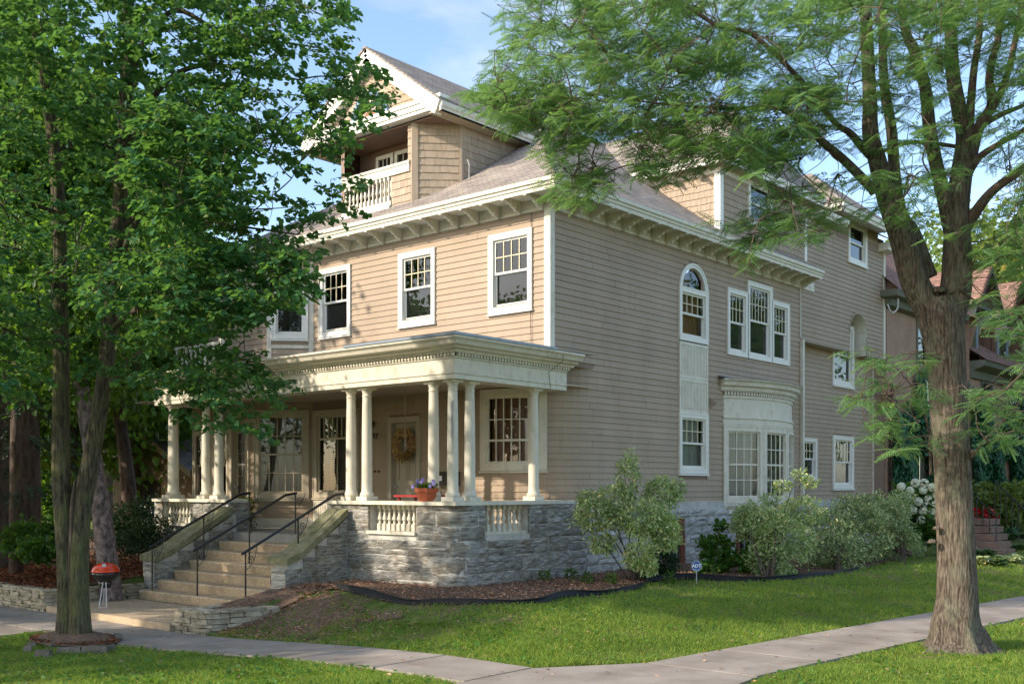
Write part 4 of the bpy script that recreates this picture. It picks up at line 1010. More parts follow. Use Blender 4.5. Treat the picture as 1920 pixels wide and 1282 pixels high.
# balcony balustrade, room behind
mb = MB(); mb.box(-6.3, -3.99, -.07, .05, 9.30, 9.36); mb.box(-6.3, -4.0, -.05, .03, 9.12, 9.30); mb.box(-6.3, -4.6, -.05, .06, 8.46, 8.55); part('balcony_rail', mb, 'trim', H)
mb = MB(); mb.box(-6.35, -4.6, -.10, .0, 8.28, 8.44); part('balcony_apron', mb, 'blue_paint' if False else 'vinyl', H)
BG = baluster_mesh(.58, .04)
for i in range(12): link('baluster', BG, H, (-4.70-.135*i, 0, 8.55))
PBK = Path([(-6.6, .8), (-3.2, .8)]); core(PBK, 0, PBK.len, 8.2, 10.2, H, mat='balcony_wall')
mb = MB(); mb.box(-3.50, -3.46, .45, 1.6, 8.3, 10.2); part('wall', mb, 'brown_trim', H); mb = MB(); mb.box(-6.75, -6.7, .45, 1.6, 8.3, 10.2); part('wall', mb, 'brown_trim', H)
def flat_window(path, a, b, z0, z1, parent, c=3, r=4, mat='trim'):
    mb = MB(); rect_frame(path, mb, a, b, z0, z1, .09, .0, .05); w_ = part('window', mb, mat, parent)
    mb = MB(); path.sheet(mb, a+.09, b-.09, z0+.09, z1-.09, .012); part('pane', mb, 'glass', w_)
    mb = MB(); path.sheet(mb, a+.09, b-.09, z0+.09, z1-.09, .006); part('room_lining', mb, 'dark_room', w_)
    if c:
        mb = MB()
        for i in range(1, c): q = a+.09+(b-a-.18)*i/c; path.box(mb, q-.01, q+.01, z0+.09, z1-.09, .008, .026)
        for j in range(1, r): zz = z0+.09+(z1-z0-.18)*j/r; path.box(mb, a+.09, b-.09, zz-.01, zz+.01, .008, .024)
        part('muntin_grid', mb, mat, w_)
    return w_
flat_window(PBK, .62, 1.22, 8.5, 10.0, H, 3, 5); flat_window(PBK, 1.28, 2.0, 8.45, 10.0, H, 3, 5)
# side wing: shingled third-floor block, hipped roof
PK = Path([(-4.6, 6.77), (0, 6.77), (0, 11.62)])
okk = lambda s, z: z+.25 > 8.43-.722*PK.at(s)[0].x or s > 4.6
shingles(PK, 0, 4.48, 8.3, 9.88, okk, sink=REST, wmin=.09, wmax=.2)
cz = cut(PK.s_of(y=8.2), PK.s_of(y=9.5), 8.86, 10.02)
shingles(PK, 4.72, PK.len-.1, 8.3, 9.88, lambda s, z: not (cz[0]-.06 < s < cz[1]+.06 and cz[2]-.06 < z < cz[3]+.06), sink=REST, wmin=.12, wmax=.3)
mb = MB()
for t, f in REST: mb.add(t, f)
part('shingle_field', mb, 'shingle_wall', H, kind='stuff')
core(PK, 0, PK.len, 8.2, 10.1, H, [(cz[0], cz[1], cz[2], cz[3])])
mb = MB(); PK.box(mb, 4.48, 4.72, 8.4, 9.9, 0, .05); PK.box(mb, PK.len-.12, PK.len, 8.1, 9.9, 0, .05); part('corner_board', mb, 'vinyl', H)
window(PK, PK.s_of(y=8.2), PK.s_of(y=9.5), 8.84, 10.02, H, cols=0)
PKe = Path([(-4.6, 6.77), (0, 6.77), (0, 12.0)])
mb = MB(); PKe.sweep(mb, 0, PKe.len, [(.0, 9.84), (.04, 9.84), (.04, 10.0), (0, 10.0)]); part('frieze_board', mb, 'trim', H)
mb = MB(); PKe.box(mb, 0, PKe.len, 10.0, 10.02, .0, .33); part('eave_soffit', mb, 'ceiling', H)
mb = MB(); PKe.sweep(mb, 0, PKe.len+.1, [(.30, 9.99), (.345, 9.99), (.345, 10.06), (.38, 10.09), (.40, 10.19), (.30, 10.19)]); part('gutter', mb, 'vinyl', H)
mb = MB(); e2 = .41; yw0, yw1, yr = 6.77-e2, 12.1, 9.2; xr = -.9
mb.add([(-6.5, yw0, 10.2), (e2, yw0, 10.2), (xr, yr, 12.26), (-6.5, yr, 12.26), (e2, yw1, 10.2), (-6.5, yw1, 10.2)], [(0, 1, 2, 3), (1, 4, 2), (4, 5, 3, 2)]); part('wing_roof', mb, 'roof', H)
for i in range(3): link('bracket', BR, H, (-.5-.75*i, 6.77, 9.99-.142), rot=None)
# rear block eave, dormer and roof
PD = Path([(0, 12.0), (0, 17.36), (-6, 17.36)]); DR = Path([(-2.5, 13.72), (.03, 13.72), (.03, 16.75), (-2.5, 16.75)])
mb = MB(); PD.sweep(mb, 0, 1.72, [(0, 9.70), (.33, 9.70), (.35, 9.76), (.40, 9.80), (.42, 9.90), (0, 9.90)]); PD.sweep(mb, 4.9, PD.len, [(0, 9.58), (.33, 9.60), (.35, 9.68), (.40, 9.72), (.42, 9.84), (0, 9.84)]); part('gutter', mb, 'vinyl', H, kind='stuff')
clapboards(DR, 2.53, 5.56, 9.72, 10.2, H, [(DR.s_of(y=14.55), DR.s_of(y=15.83), 9.4, 10.08)]); core(DR, 0, DR.len, 9.5, 10.4, H, [(DR.s_of(y=14.55), DR.s_of(y=15.83), 9.4, 10.08)])
mb = MB(); DR.sweep(mb, 0, DR.len, [(0, 10.18), (.26, 10.18), (.28, 10.25), (.33, 10.28), (.35, 10.40), (0, 10.40)]); part('gutter', mb, 'vinyl', H)
mb = MB(); x1_, y0_, y1_ = .40, 13.35, 17.1
mb.add([(x1_, y0_, 10.4), (x1_, y1_, 10.4), (-1.5, 15.23, 12.0), (-5, 15.23, 12.0), (-5, y0_, 10.4), (-5, y1_, 10.4)], [(0, 1, 2), (4, 0, 2, 3), (1, 5, 3, 2)]); part('dormer_roof', mb, 'roof', H)
mb = MB(); mb.add([(.43, 11.9, 9.92), (.43, 17.8, 9.90), (-5.12, 17.8, 12.9), (-5.12, 11.9, 12.9)], [(0, 1, 2, 3)]); part('rear_roof', mb, 'roof', H)
mb = MB(); mb.add([(0, 17.36, 9.7), (-5.12, 17.36, 12.8), (-5.12, 17.36, 9.7)], [(0, 1, 2)]); part('wall', mb, 'siding', H)
# downspout, conduit, cables
mb = MB(); mb.box(.03, .12, 11.22, 11.32, 1.4, 6.16); part('downspout', mb, 'trim', H)
mb = MB(); mb.tube([(.05, 11.2, 6.2), (.05, 11.2, 7.6)], .015, 6); part('conduit', mb, 'trim', H)
mb = MB(); mb.tube([(-.45, -.04, 7.6), (-.44, -.05, 6.5), (-.46, -.05, 5.4), (-.44, -.05, 4.8)], .006, 5); part('cable', mb, 'iron', H)
mb = MB(); mb.tube([(.40, -.2, 4.70), (.42, -.1, 4.6), (.42, -.12, 4.5), (.13, -.2, 4.3), (.10, -.1, 4.0)], .006, 5); part('cable', mb, 'iron', H)
mb = MB(); mb.tube([(-.62, .22, 2.3), (-.57, .26, 2.0), (-.60, .25, 1.8)], .006, 5); part('cable', mb, 'iron', H)
mb = MB(); mb.prism([(.06, 6.26, 4.1), (.22, 6.26, 4.02), (.22, 6.26, 4.10), (.06, 6.26, 4.20)], (0, .09, 0)); mb.tube([(.03, 6.3, 4.0), (.12, 6.3, 4.05)], .02, 6); part('floodlight', mb, 'siding', H)
mb = MB(); mb.tube([(-2.9, .75, 8.9), (-2.85, .7, 9.2), (-2.95, .75, 9.35)], .01, 5); part('cable', mb, 'curtain', H)

# ------------------------------------------------------------------ small things on the porch
def text_mesh(txt, size, mat, parent, loc, rot, name='lettering', ext=.003, align='CENTER', bold=0):
    cu = bpy.data.curves.new(name, 'FONT'); cu.body = txt; cu.size = size; cu.extrude = ext; cu.align_x = align; cu.align_y = 'CENTER'; cu.offset = bold
    tmp = bpy.data.objects.new('tmp_text', cu); C.objects.link(tmp)
    me = bpy.data.meshes.new_from_object(tmp.evaluated_get(bpy.context.evaluated_depsgraph_get())); bpy.data.objects.remove(tmp); bpy.data.curves.remove(cu)
    me.materials.clear(); me.materials.append(M[mat]); me.name = name
    return link(name, me, parent, loc, rot=rot)
text_mesh('97', .19, 'iron', H, (-5.13, -.04, 3.2), (R(90), 0, 0), 'house_number', .006)
WR = thing('wreath', (-4.12, -.02, 3.0), 'dried yellow straw wreath hanging on the panelled door', 'wreath')
n = 1500; a = rng.uniform(0, 2*np.pi, n); rr = .235+rng.normal(0, .04, n)
pos = np.stack([-4.12+rr*np.cos(a), -.045-rng.uniform(0, .09, n), 2.98+rr*np.sin(a)*1.12], 1)
ax = unit(np.stack([np.cos(a+.9), -.3*np.ones(n), np.sin(a+.9)], 1)+.7*rnd_dirs(n))
V, F, _ = scatter(LANCE, pos, ax, rnd_dirs(n), rng.uniform(.06, .12, n)); o = link('straw', npmesh('straw', V, F, 'wreath'), WR, kind='stuff')
mb = MB(); mb.tube([(-4.12+.235*math.cos(t), -.04, 2.98+.26*math.sin(t)) for t in np.linspace(0, 2*math.pi, 25)], .05, 8); part('ring', mb, 'wreath', WR)
CH = thing('hanging_chain', (-2.92, -1.2, 2.78), 'thin rusty chain hanging from the porch ceiling before the door', 'chain')
lk = MB(); lk.tube([(.013*math.cos(t), 0, .024*math.sin(t)) for t in np.linspace(0, 2*math.pi, 11)], .0045, 5, cap=False); LK = mesh('link', lk, 'rust_chain')
for i in range(34): link('link', LK, CH, (-2.92, -1.2, 4.08-.0385*i), rot=(0, 0, R(90*(i % 2)+20)))
LP = thing('wall_lantern', (-5.19, 0, 3.45), 'small black wall lantern above the house number', 'lantern')
mb = MB(); mb.lathe([(.02, 0), (.06, .03), (.07, .15), (.03, .19)], seg=8); mb.v = [(x-5.19, y-.12, z+3.38) for x, y, z in mb.v]; mb.tube([(-5.19, -.02, 3.5), (-5.19, -.12, 3.55)], .015, 6); part('lantern_body', mb, 'iron', LP)
MBX = thing('mailbox', (-2.77, 0, 2.0), 'black wall mailbox with papers behind the corner columns', 'mailbox')
mb = MB(); mb.box(-3.08, -2.46, -.16, -.03, 2.06, 2.34); mb.box(-3.10, -2.44, -.18, -.03, 2.34, 2.36); part('box', mb, 'iron', MBX)
mb = MB(); mb.tube([(-2.5, -.12, 2.06), (-2.48, -.14, 1.92), (-2.56, -.14, 1.95)], .01, 6); part('newspaper_hook', mb, 'iron', MBX)
mb = MB(); mb.box(-2.98, -2.86, -.168, -.16, 2.16, 2.27); part('paper', mb, 'sign_white', MBX)
BE = thing('doorbell', (-5.09, 0, 2.39), 'pair of round doorbells on the siding left of the door', 'doorbell')
for k in (0, 1):
    mb = MB(); mb.tube([(-5.15+.13*k, -.02, 2.39), (-5.15+.13*k, -.05, 2.39)], [.03, .022], 8); part('button', mb, 'brown_trim', BE)
TB = thing('folding_table', (-1.7, -2.1, 1.05), 'small dark red table top standing behind the railing', 'table')
mb = MB(); mb.box(-2.05, -1.1, -2.35, -1.8, 1.83, 1.87); part('table_top', mb, 'red_paint', TB)
for a_, b_ in ((-1.98, -2.3), (-1.17, -2.3), (-1.98, -1.85), (-1.17, -1.85)):
    mb = MB(); mb.box(a_, a_+.04, b_, b_+.04, 1.05, 1.83); part('leg', mb, 'red_paint', TB)
FP = thing('flower_pot', (-.62, -2.86, 1.76), 'square terracotta pot of purple pansies on the rail cap', 'flower pot')
mb = MB()
k0 = [(-.105, -.105, 0), (.105, -.105, 0), (.105, .105, 0), (-.105, .105, 0), (-.135, -.135, .22), (.135, -.135, .22), (.135, .135, .22), (-.135, .135, .22)]
mb.add(k0, [(0, 3, 2, 1), (0, 1, 5, 4), (1, 2, 6, 5), (2, 3, 7, 6), (3, 0, 4, 7)]); mb.box(-.155, .155, -.155, .155, .17, .245)
mb.v = [(x-.62, y-2.86, z+1.758) for x, y, z in mb.v]; part('pot', mb, 'terracotta', FP)
n = 260; pos = np.stack([rng.uniform(-.2, .2, n)-.62, rng.uniform(-.15, .15, n)-2.86, rng.uniform(1.99, 2.08, n)], 1)
V, F, _ = scatter(LEAF, pos, rnd_dirs(n, -.2, .6), np.tile([0, 0, 1.], (n, 1)), rng.uniform(.04, .07, n)); link('leaves', npmesh('leaves', V, F, 'bg_leaf'), FP, kind='stuff')
fl = [(-.86, .05, .10), (-.80, .0, .16), (-.76, -.05, .08), (-.70, .04, .18), (-.62, -.08, .14), (-.40, .02, .10), (-.36, -.04, .14), (-.42, -.06, .06), (-.55, .05, .17), (-.88, -.05, .05)]
for fx, fy, fz in fl:
    n = 8; an = np.linspace(0, 2*np.pi, n, endpoint=False); ax = np.stack([np.cos(an), np.full(n, -.5), np.sin(an)], 1)
    V, F, _ = scatter(LEAF, np.tile([fx, fy-2.9, fz+1.98], (n, 1)), ax, np.tile([0, -1., .2], (n, 1)), np.full(n, .05)); link('flower', npmesh('flower', V, F, 'petal_white' if fx == -.55 else 'petal_purple'), FP)
PC = thing('planter_bag', (-8.2, -.9, 1.05), 'leafy pot plant and bag beside the glazed door', 'pot plant')
mb = MB(); mb.lathe([(.12, 0), (.16, .28), (.17, .3)], -8.3, -1.35, 12); mb.v = [(x, y, z+1.05) for x, y, z in mb.v]; part('pot', mb, 'dark', PC)
n = 160; p0 = np.stack([rng.uniform(-8.45, -8.15, n), rng.uniform(-1.5, -1.2, n), rng.uniform(1.2, 1.75, n)], 1)
V, F, _ = scatter(LANCE, p0, rnd_dirs(n, -.1, .8), np.tile([0, 0, 1.], (n, 1)), rng.uniform(.12, .3, n)); link('leaves', npmesh('leaves', V, F, 'bg_leaf_pale'), PC, kind='stuff')

# ------------------------------------------------------------------ grill, yard signs
gx, gy, gz = -5.75, -6.35, -.25
GR = thing('kettle_grill', (gx, gy, gz), 'orange lidded black kettle grill standing on the landing', 'grill')
def lathe_at(prof, mat, name, parent, cx, cy, cz, seg=28):
    mb = MB(); mb.lathe(prof, 0, 0, seg); mb.v = [(x+cx, y+cy, z+cz) for x, y, z in mb.v]; return part(name, mb, mat, parent, True)
lathe_at([(.255, 0), (.262, .012), (.255, .03), (.24, .075), (.20, .125), (.14, .16), (.06, .178), (.01, .18)], 'red_enamel', 'lid', GR, gx, gy, gz+.66)
lathe_at([(.02, -.20), (.10, -.19), (.18, -.14), (.235, -.06), (.255, 0), (.25, .0)], 'black_enamel', 'bowl', GR, gx, gy, gz+.655)
lathe_at([(.10, 0), (.12, .08), (.11, .14)], 'black_enamel', 'ash_catcher', GR, gx, gy, gz+.36)
mb = MB(); mb.tube([(gx-.05, gy, gz+.83), (gx-.05, gy, gz+.88), (gx+.05, gy, gz+.88), (gx+.05, gy, gz+.83)], .011, 6); part('handle', mb, 'dark', GR)
mb = MB(); mb.tube([(gx+.13, gy-.10, gz+.78), (gx+.16, gy-.12, gz+.795)], .04, 10); part('vent', mb, 'aluminium', GR)
for dx, dy in ((.26, -.12), (.16, -.22), (-.26, .1)):
    mb = MB(); mb.tube([(gx+dx*.35, gy+dy*.35, gz+.5), (gx+dx, gy+dy, gz+.01)], .012, 6); part('leg', mb, 'aluminium', GR)
mb = MB(); mb.tube([(gx+.26, gy-.12, gz+.02), (gx+.16, gy-.22, gz+.02), (gx-.26, gy+.1, gz+.12), (gx+.26, gy-.12, gz+.12)], .008, 6); part('leg_brace', mb, 'aluminium', GR)
def yard_sign(loc, rz, label):
    t = thing('security_sign', loc, label, 'yard sign', 'blue security yard signs')
    s_ = MB(); s_.tube([(0, 0, -.05), (0, 0, .26)], .008, 6); s_.v = [(x+loc[0], y+loc[1], z+loc[2]) for x, y, z in s_.v]; part('stake', s_, 'aluminium', t)
    mb = MB(); oc = [(.105*math.cos(R(22.5+45*i)), 0, .335+.105*math.sin(R(22.5+45*i))) for i in range(8)]; mb.prism(oc, (0, .006, 0))
    o = link('face', mesh('face', mb, 'sign_blue'), t, loc, rot=(0, 0, rz))
    mb = MB(); oc2 = [(.098*math.cos(R(22.5+45*i)), -.002, .335+.098*math.sin(R(22.5+45*i))) for i in range(8)]; oc3 = [(p[0]*.93, -.002, .335+(p[2]-.335)*.93) for p in oc2]
    mb.add(oc2+oc3, [(i, (i+1) % 8, 8+(i+1) % 8, 8+i) for i in range(8)]); b = link('border', mesh('border', mb, 'sign_white'), t, loc, rot=(0, 0, rz))
    q = Vector((loc[0]+.004*math.sin(rz), loc[1]-.004*math.cos(rz), loc[2]+.338)); text_mesh('ADT', .085, 'sign_white', t, q, (R(90), 0, rz), 'lettering', .001, bold=.003)
    q = Vector((loc[0]+.004*math.sin(rz), loc[1]-.004*math.cos(rz), loc[2]+.275)); text_mesh('SECURITY', .022, 'sign_white', t, q, (R(90), 0, rz), 'lettering', .0006)
p = gp(1306, 1092); yard_sign((p.x, p.y, p.z-.02), R(38), 'blue octagonal security sign on a stake at the lawn edge')
yard_sign((-6.75, -5.6, .02), R(55), 'blue security sign half hidden beside the left cheek wall')
# ------------------------------------------------------------------ low walls of flat stones
def drywall(path, z0f, z1, label, th=.26):
    t = thing('retaining_wall', path.P(path.len/2, 0, z0f), label, 'stone wall')
    z = z0f; row = 0
    while z < z1-.02:
        h = min(random.uniform(.055, .095), z1-z+.01); q = -.05*(row % 2)
        while q < path.len-.02:
            w_ = random.uniform(.16, .42); q0, q1 = max(0, q), min(path.len, q+w_); q += w_
            if q1-q0 < .06: continue
            o = random.uniform(-.025, .03); mb = MB(); j = lambda: random.uniform(-.008, .008)
            a_, b_ = q0+.006, q1-.006; zz0, zz1 = z+.004, z+h-.003
            pts = []
            for zc in (zz0, zz1):
                for s_, oo in ((a_, -th), (a_, o), ((a_+b_)/2, o+.012), (b_, o), (b_, -th)): pts.append(path.P(s_+j(), oo+j(), zc+j()))
            mb.add(pts, [(0, 1, 6, 5), (1, 2, 7, 6), (2, 3, 8, 7), (3, 4, 9, 8), (4, 0, 5, 9), (5, 6, 7, 8, 9), (4, 3, 2, 1, 0)]); part('stone', mb, 'limestone', t, base=path.P((a_+b_)/2, 0, z))
        z += h; row += 1
    mb = MB(); path.sheet(mb, 0, path.len, z0f, z1-.03, -.06); part('backfill', mb, 'soil', t)
drywall(Path([(-14.5, -7.02), (-6.84, -7.02), (-6.79, -4.9)]), -.40, .04, 'low dry stone wall holding the mulch bed left of the steps')
drywall(Path([(-2.46, -5.3), (-2.46, -6.95), (-1.62, -6.85), (-1.38, -5.6)]), -.42, .0, 'small stacked stone planter right of the landing')

# ================================================================== vegetation
SD = np.array([-sx*math.cos(SUN_EL), -sy*math.cos(SUN_EL), -math.sin(SUN_EL)])   # way the light travels
def sunny_wall(p):
    """how far a leaf would throw its shadow on the front wall's upper floors"""
    k = (0-p[:, 1])/SD[1]; x = p[:, 0]+SD[0]*k; z = p[:, 2]+SD[2]*k
    return (k > 0), x, z
def hz_np(x, y):
    def ss(a, b, t): t = np.clip((t-a)/(b-a), 0, 1); return t*t*(3-2*t)
    wz_ = -.38+.28*ss(-2.5, 4.5, x); xi = np.where(y < 30, 6.85+.10*y, 9.85)
    d = np.minimum(y-(YIN-.03*np.maximum(0, x)), xi-x)
    h = np.where(d > 0, wz_+(.22-wz_)*ss(-.1, 2.9, d), wz_)
    h = np.where((x > -6.86) & (x < -2.42) & (y > -7) & (y < -3), -.47, h)
    h = np.where((x <= -6.86) & (y > -6.9), .02+.20*ss(-6.9, -4.0, y), h)
    h = np.where((x >= -2.42) & (x < -1.75) & (y > -6.6) & (y < -3), -.06+.28*ss(-6.6, -4.3, y), h)
    return h
def gp_np(u, v):
    z = np.zeros_like(u)
    for _ in range(10):
        D = (2.0-z)*FPX/(v-V0); a = (u-U0)/FPX*D; x = CAM[0]+DX*D+RX*a; y = CAM[1]+DY*D+RY*a; z = hz_np(x, y)
    return np.stack([x, y, z], 1), D
def inpoly(pts, poly):
    x, y = pts[:, 0], pts[:, 1]; c = np.zeros(len(pts), bool); n = len(poly)
    for i in range(n):
        x0, y0 = poly[i]; x1, y1 = poly[(i+1) % n]
        if y0 == y1: continue
        c ^= ((y0 > y) != (y1 > y)) & (x < (x1-x0)*(y-y0)/(y1-y0)+x0)
    return c
def at_np(u, v, D):
    a = (u-U0)/FPX*D
    return np.stack([CAM[0]+DX*D+RX*a, CAM[1]+DY*D+RY*a, 2.0+(V0-v)/FPX*D], 1)
def sample_poly(poly, n):
    P_ = np.array(poly, float); lo, hi = P_.min(0), P_.max(0); out_ = []
    while sum(map(len, out_)) < n:
        q = rng.uniform(lo, hi, (n*2, 2)); out_.append(q[inpoly(q, poly)])
    return np.concatenate(out_)[:n]
def spray_leaves(c, d, L, k, spread=.16):
    """c,d (n,3); leaves in a flattish fan along each twig -> pos, axis, up"""
    n = len(c); t = rng.uniform(.1, 1, (n, k)); sd = np.where(rng.random((n, k)) < .5, -1., 1.)
    side = np.cross(d, np.array([0, 0, 1.])); side = unit(side)
    pos = c[:, None]+d[:, None]*(t*L[:, None])[..., None]+side[:, None]*(sd*rng.uniform(.01, spread, (n, k)))[..., None]
    pos[..., 2] -= .10*t*t*L[:, None]+rng.uniform(-.02, .06, (n, k))
    ax = d[:, None]*.5+side[:, None]*(sd*.8)[..., None]+rng.normal(0, .28, (n, k, 3)); ax[..., 2] -= .25
    up = np.array([0, 0, 1.])+rng.normal(0, .38, (n, k, 3))
    return pos.reshape(-1, 3), unit(ax.reshape(-1, 3)), unit(up.reshape(-1, 3))
def tubes_np(A, B, r0, r1, mid=None):
    """many thin 4-sided twigs joined"""
    n = len(A); d = unit(B-A); s_ = unit(np.cross(d, np.array([.3, .2, 1.]))); t_ = np.cross(d, s_)
    if mid is None: mid = (A+B)/2+rng.normal(0, .04, (n, 3))*np.linalg.norm(B-A, axis=1, keepdims=True)
    rings = []
    for P_, r in ((A, r0), (mid, (r0+r1)/2), (B, r1)):
        for k in range(3):
            a_ = 2*np.pi*k/3; rr_ = np.broadcast_to(r, (n,))[:, None]; rings.append(P_+rr_*(s_*math.cos(a_)+t_*math.sin(a_)))
    V = np.stack(rings, 1).reshape(-1, 3); f = []
    for j in range(2):
        for k in range(3): f.append((j*3+k, j*3+(k+1) % 3, (j+1)*3+(k+1) % 3, (j+1)*3+k))
    F = (np.array(f)[None]+(np.arange(n)*9)[:, None, None]).reshape(-1, 4); return V, F
def bark_flute(k, amp, seed, tw=.0):
    ph = [random.Random(seed+i).uniform(0, 6.28) for i in range(8)]
    def f(an, i, p):
        z = p.z
        if k > 12:
            q = math.sin(17*an+2.6*math.sin(1.9*z+an*2)+1.7*math.sin(5.3*z)); q2 = math.sin(29*an+3*math.sin(3.1*z+3*an)+2*math.sin(7.7*z+an)); fl = max(0, .42-z)*.42; return 1+fl*(max(0, math.sin(5*an+.6))**2-.25)+.028*(.6*abs(q)+.4*abs(q2))+.02*math.sin(3*an+.9*z)+.02*math.sin(5*an+2*z)
        return 1+amp*(.5*math.sin(k*an+ph[0]+2.2*math.sin(1.3*z+ph[1]))+.35*math.sin((k*2+3)*an+ph[2]+3*math.sin(2.1*z+ph[3]))+.3*math.sin(3*an+z*.8+ph[4]))
    return f
def resample(pts, rad, m):
    P_ = [Vector(p) for p in pts]; out_, ro = [], []; n = len(P_)
    for i in range(n-1):
        p0 = P_[max(0, i-1)]; p1 = P_[i]; p2 = P_[i+1]; p3 = P_[min(n-1, i+2)]
        for j in range(m):
            t = j/m; out_.append(.5*((2*p1)+(-p0+p2)*t+(2*p0-5*p1+4*p2-p3)*t*t+(-p0+3*p1-3*p2+p3)*t**3)); ro.append(rad[i]*(1-t)+rad[i+1]*t)
    out_.append(P_[-1]); ro.append(rad[-1]); return out_, ro
def limb(t, pxs, name='limb', mat='bark_grey', m=6, seg=14, amp=.05, k=7):
    """pxs: (u, v, D, radius)"""
    pts = [at(u, v, D) for u, v, D, r in pxs]; pts, rr_ = resample(pts, [q[3] for q in pxs], m)
    mb = MB(); mb.tube(pts, rr_, seg, flute=bark_flute(k, amp, len(pxs)*7+int(pxs[0][0]))); part(name, mb, mat, t, True); return pts

def side_branches(t, C_, SK_, n, mat, rmax=.026):
    """curved secondary branches from the limbs out into the crown; returns their points"""
    new = []
    idx = rng.choice(len(C_), n, replace=False)
    VV, FF, off = [], [], 0
    mb = MB()
    cur = SK_.copy()
    for i in sorted(idx, key=lambda q: ((C_[q]-SK_)**2).sum(1).min()):
        e = C_[i]; d = np.sqrt(((cur-e)**2).sum(1)); L = d.min()
        if L < .35 or L > 3.6: continue
        # start a little back along the limb so that branches leave at an angle
        cand = np.where(d < L*1.25)[0]; st = cur[rng.choice(cand)]
        L = float(np.linalg.norm(e-st)); sag = rng.normal(0, .10*L, 3); m1 = st+(e-st)*.35+sag+np.array([0, 0, .10*L]); m2 = st+(e-st)*.7+sag*.6+np.array([0, 0, .10*L])+rng.normal(0, .05*L, 3)
        r0 = min(rmax, .007+.008*L); pts, rr_ = resample([tuple(st), tuple(m1), tuple(m2), tuple(e)], [r0, r0*.75, r0*.5, .003], 4)
        mb.tube(pts, rr_, 5); cur = np.concatenate([cur, np.array([tuple(p) for p in pts[3:]])])
    part('branches', mb, mat, t, True, kind='stuff')
    return cur
# ------------------------------------------------------------------ left street tree: a forked linden
Dl = 16.7; b = at(140, 1198, Dl)
T1 = thing('linden_tree', (b.x, b.y, -.36), 'forked mossy linden trunk inside a stone-edged ring at left', 'tree')
skel = []
def lflute(an, i, p):       # two fused stems: a deep seam facing the street
    base = bark_flute(9, .035, 3)(an, i, p)
    return base
skel += limb(T1, [(124, 1216, Dl, .24), (126, 1190, Dl, .185), (126, 1130, Dl, .145), (124, 1050, Dl, .14), (120, 980, Dl, .14), (115, 900, Dl, .14), (114, 800, Dl, .128), (115, 690, Dl, .12), (114, 600, Dl, .11), (112, 450, Dl, .10), (104, 300, Dl, .10), (88, 180, Dl, .08), (66, 60, Dl, .07), (50, -80, Dl, .05)], 'trunk', 'bark_dark', seg=40, amp=.035, k=9, m=10)
skel += limb(T1, [(152, 1212, Dl-.05, .22), (151, 1188, Dl-.05, .175), (148, 1120, Dl-.05, .15), (148, 1040, Dl-.05, .148), (152, 960, Dl, .145), (165, 890, Dl, .138), (182, 800, Dl, .125), (197, 700, Dl, .12), (208, 600, Dl, .115), (221, 430, Dl, .105), (230, 300, Dl, .10), (236, 180, Dl, .11), (242, 80, Dl, .10), (240, -60, Dl, .07)], 'trunk', 'bark_dark', seg=40, amp=.035, k=9, m=10)
for pxs in ([(197, 735, Dl, .07), (240, 680, Dl-.3, .05), (300, 640, Dl-.6, .035), (380, 600, Dl-.9, .02), (470, 560, Dl-1, .01)],
            [(221, 430, Dl, .06), (270, 395, Dl, .05), (330, 350, Dl-.3, .035), (430, 290, Dl-.6, .025), (560, 240, Dl-.9, .01)],
            [(230, 300, Dl, .06), (290, 180, Dl, .05), (350, 130, Dl-.2, .04), (430, 125, Dl-.3, .03), (560, 150, Dl-.4, .012)],
            [(236, 180, Dl, .06), (270, 80, Dl, .05), (330, 20, Dl, .04), (420, 60, Dl-.3, .03), (600, 90, Dl-.5, .01)],
            [(114, 560, Dl, .05), (80, 500, Dl-.3, .04), (40, 470, Dl-.6, .025), (-40, 450, Dl-.8, .01)],
            [(228, 480, Dl, .05), (260, 410, Dl-.2, .04), (300, 400, Dl-.4, .03), (420, 420, Dl-1, .02), (560, 440, Dl-1.2, .01)],
            [(205, 620, Dl, .05), (280, 560, Dl-.6, .04), (340, 500, Dl-1.2, .03), (380, 430, Dl-1.4, .012)],
            [(104, 300, Dl, .05), (150, 260, Dl+.3, .04), (215, 280, Dl+.3, .02)], [(70, 90, Dl, .04), (30, 60, Dl-.3, .03), (-30, 10, Dl-.5, .02)],
            [(110, 400, Dl, .04), (60, 380, Dl-.4, .03), (0, 330, Dl-.6, .02)], [(118, 640, Dl, .04), (60, 640, Dl-.5, .025), (-20, 600, Dl-.9, .015)]):
    skel += limb(T1, pxs, 'limb', 'bark_dark', seg=8, m=5)
mb = MB(); sp = [at(u, v, Dl-.15) for u, v in ((131, 1195), (134, 1120), (130, 1060), (133, 1010), (134, 950), (140, 900))]; sp, r_ = resample(sp, [.03, .03, .022, .03, .025, .01], 6); mb.tube(sp, r_, 8, bumpy=.3); part('bark_seam', mb, 'bark_brown', T1, True)
SK = np.array([tuple(p) for p in skel])
def crown_sprays(poly, n, dlo, dhi, keep=None):
    q = sample_poly(poly, n)
    if keep is not None: q = q[keep(q)]
    D = rng.uniform(dlo, dhi, len(q)); return at_np(q[:, 0], q[:, 1], D)
POLY = [(-120, -90), (640, -90), (652, 20), (668, 80), (700, 120), (722, 170), (705, 230), (712, 258), (668, 262), (640, 300), (668, 330), (655, 385), (620, 410), (640, 440), (600, 470), (575, 500), (560, 560), (520, 600), (470, 580), (440, 620), (470, 690), (540, 705), (520, 735), (470, 770), (500, 815), (455, 800), (400, 790), (330, 760), (290, 760), (240, 720), (190, 700), (90, 690), (40, 740), (-120, 780)]
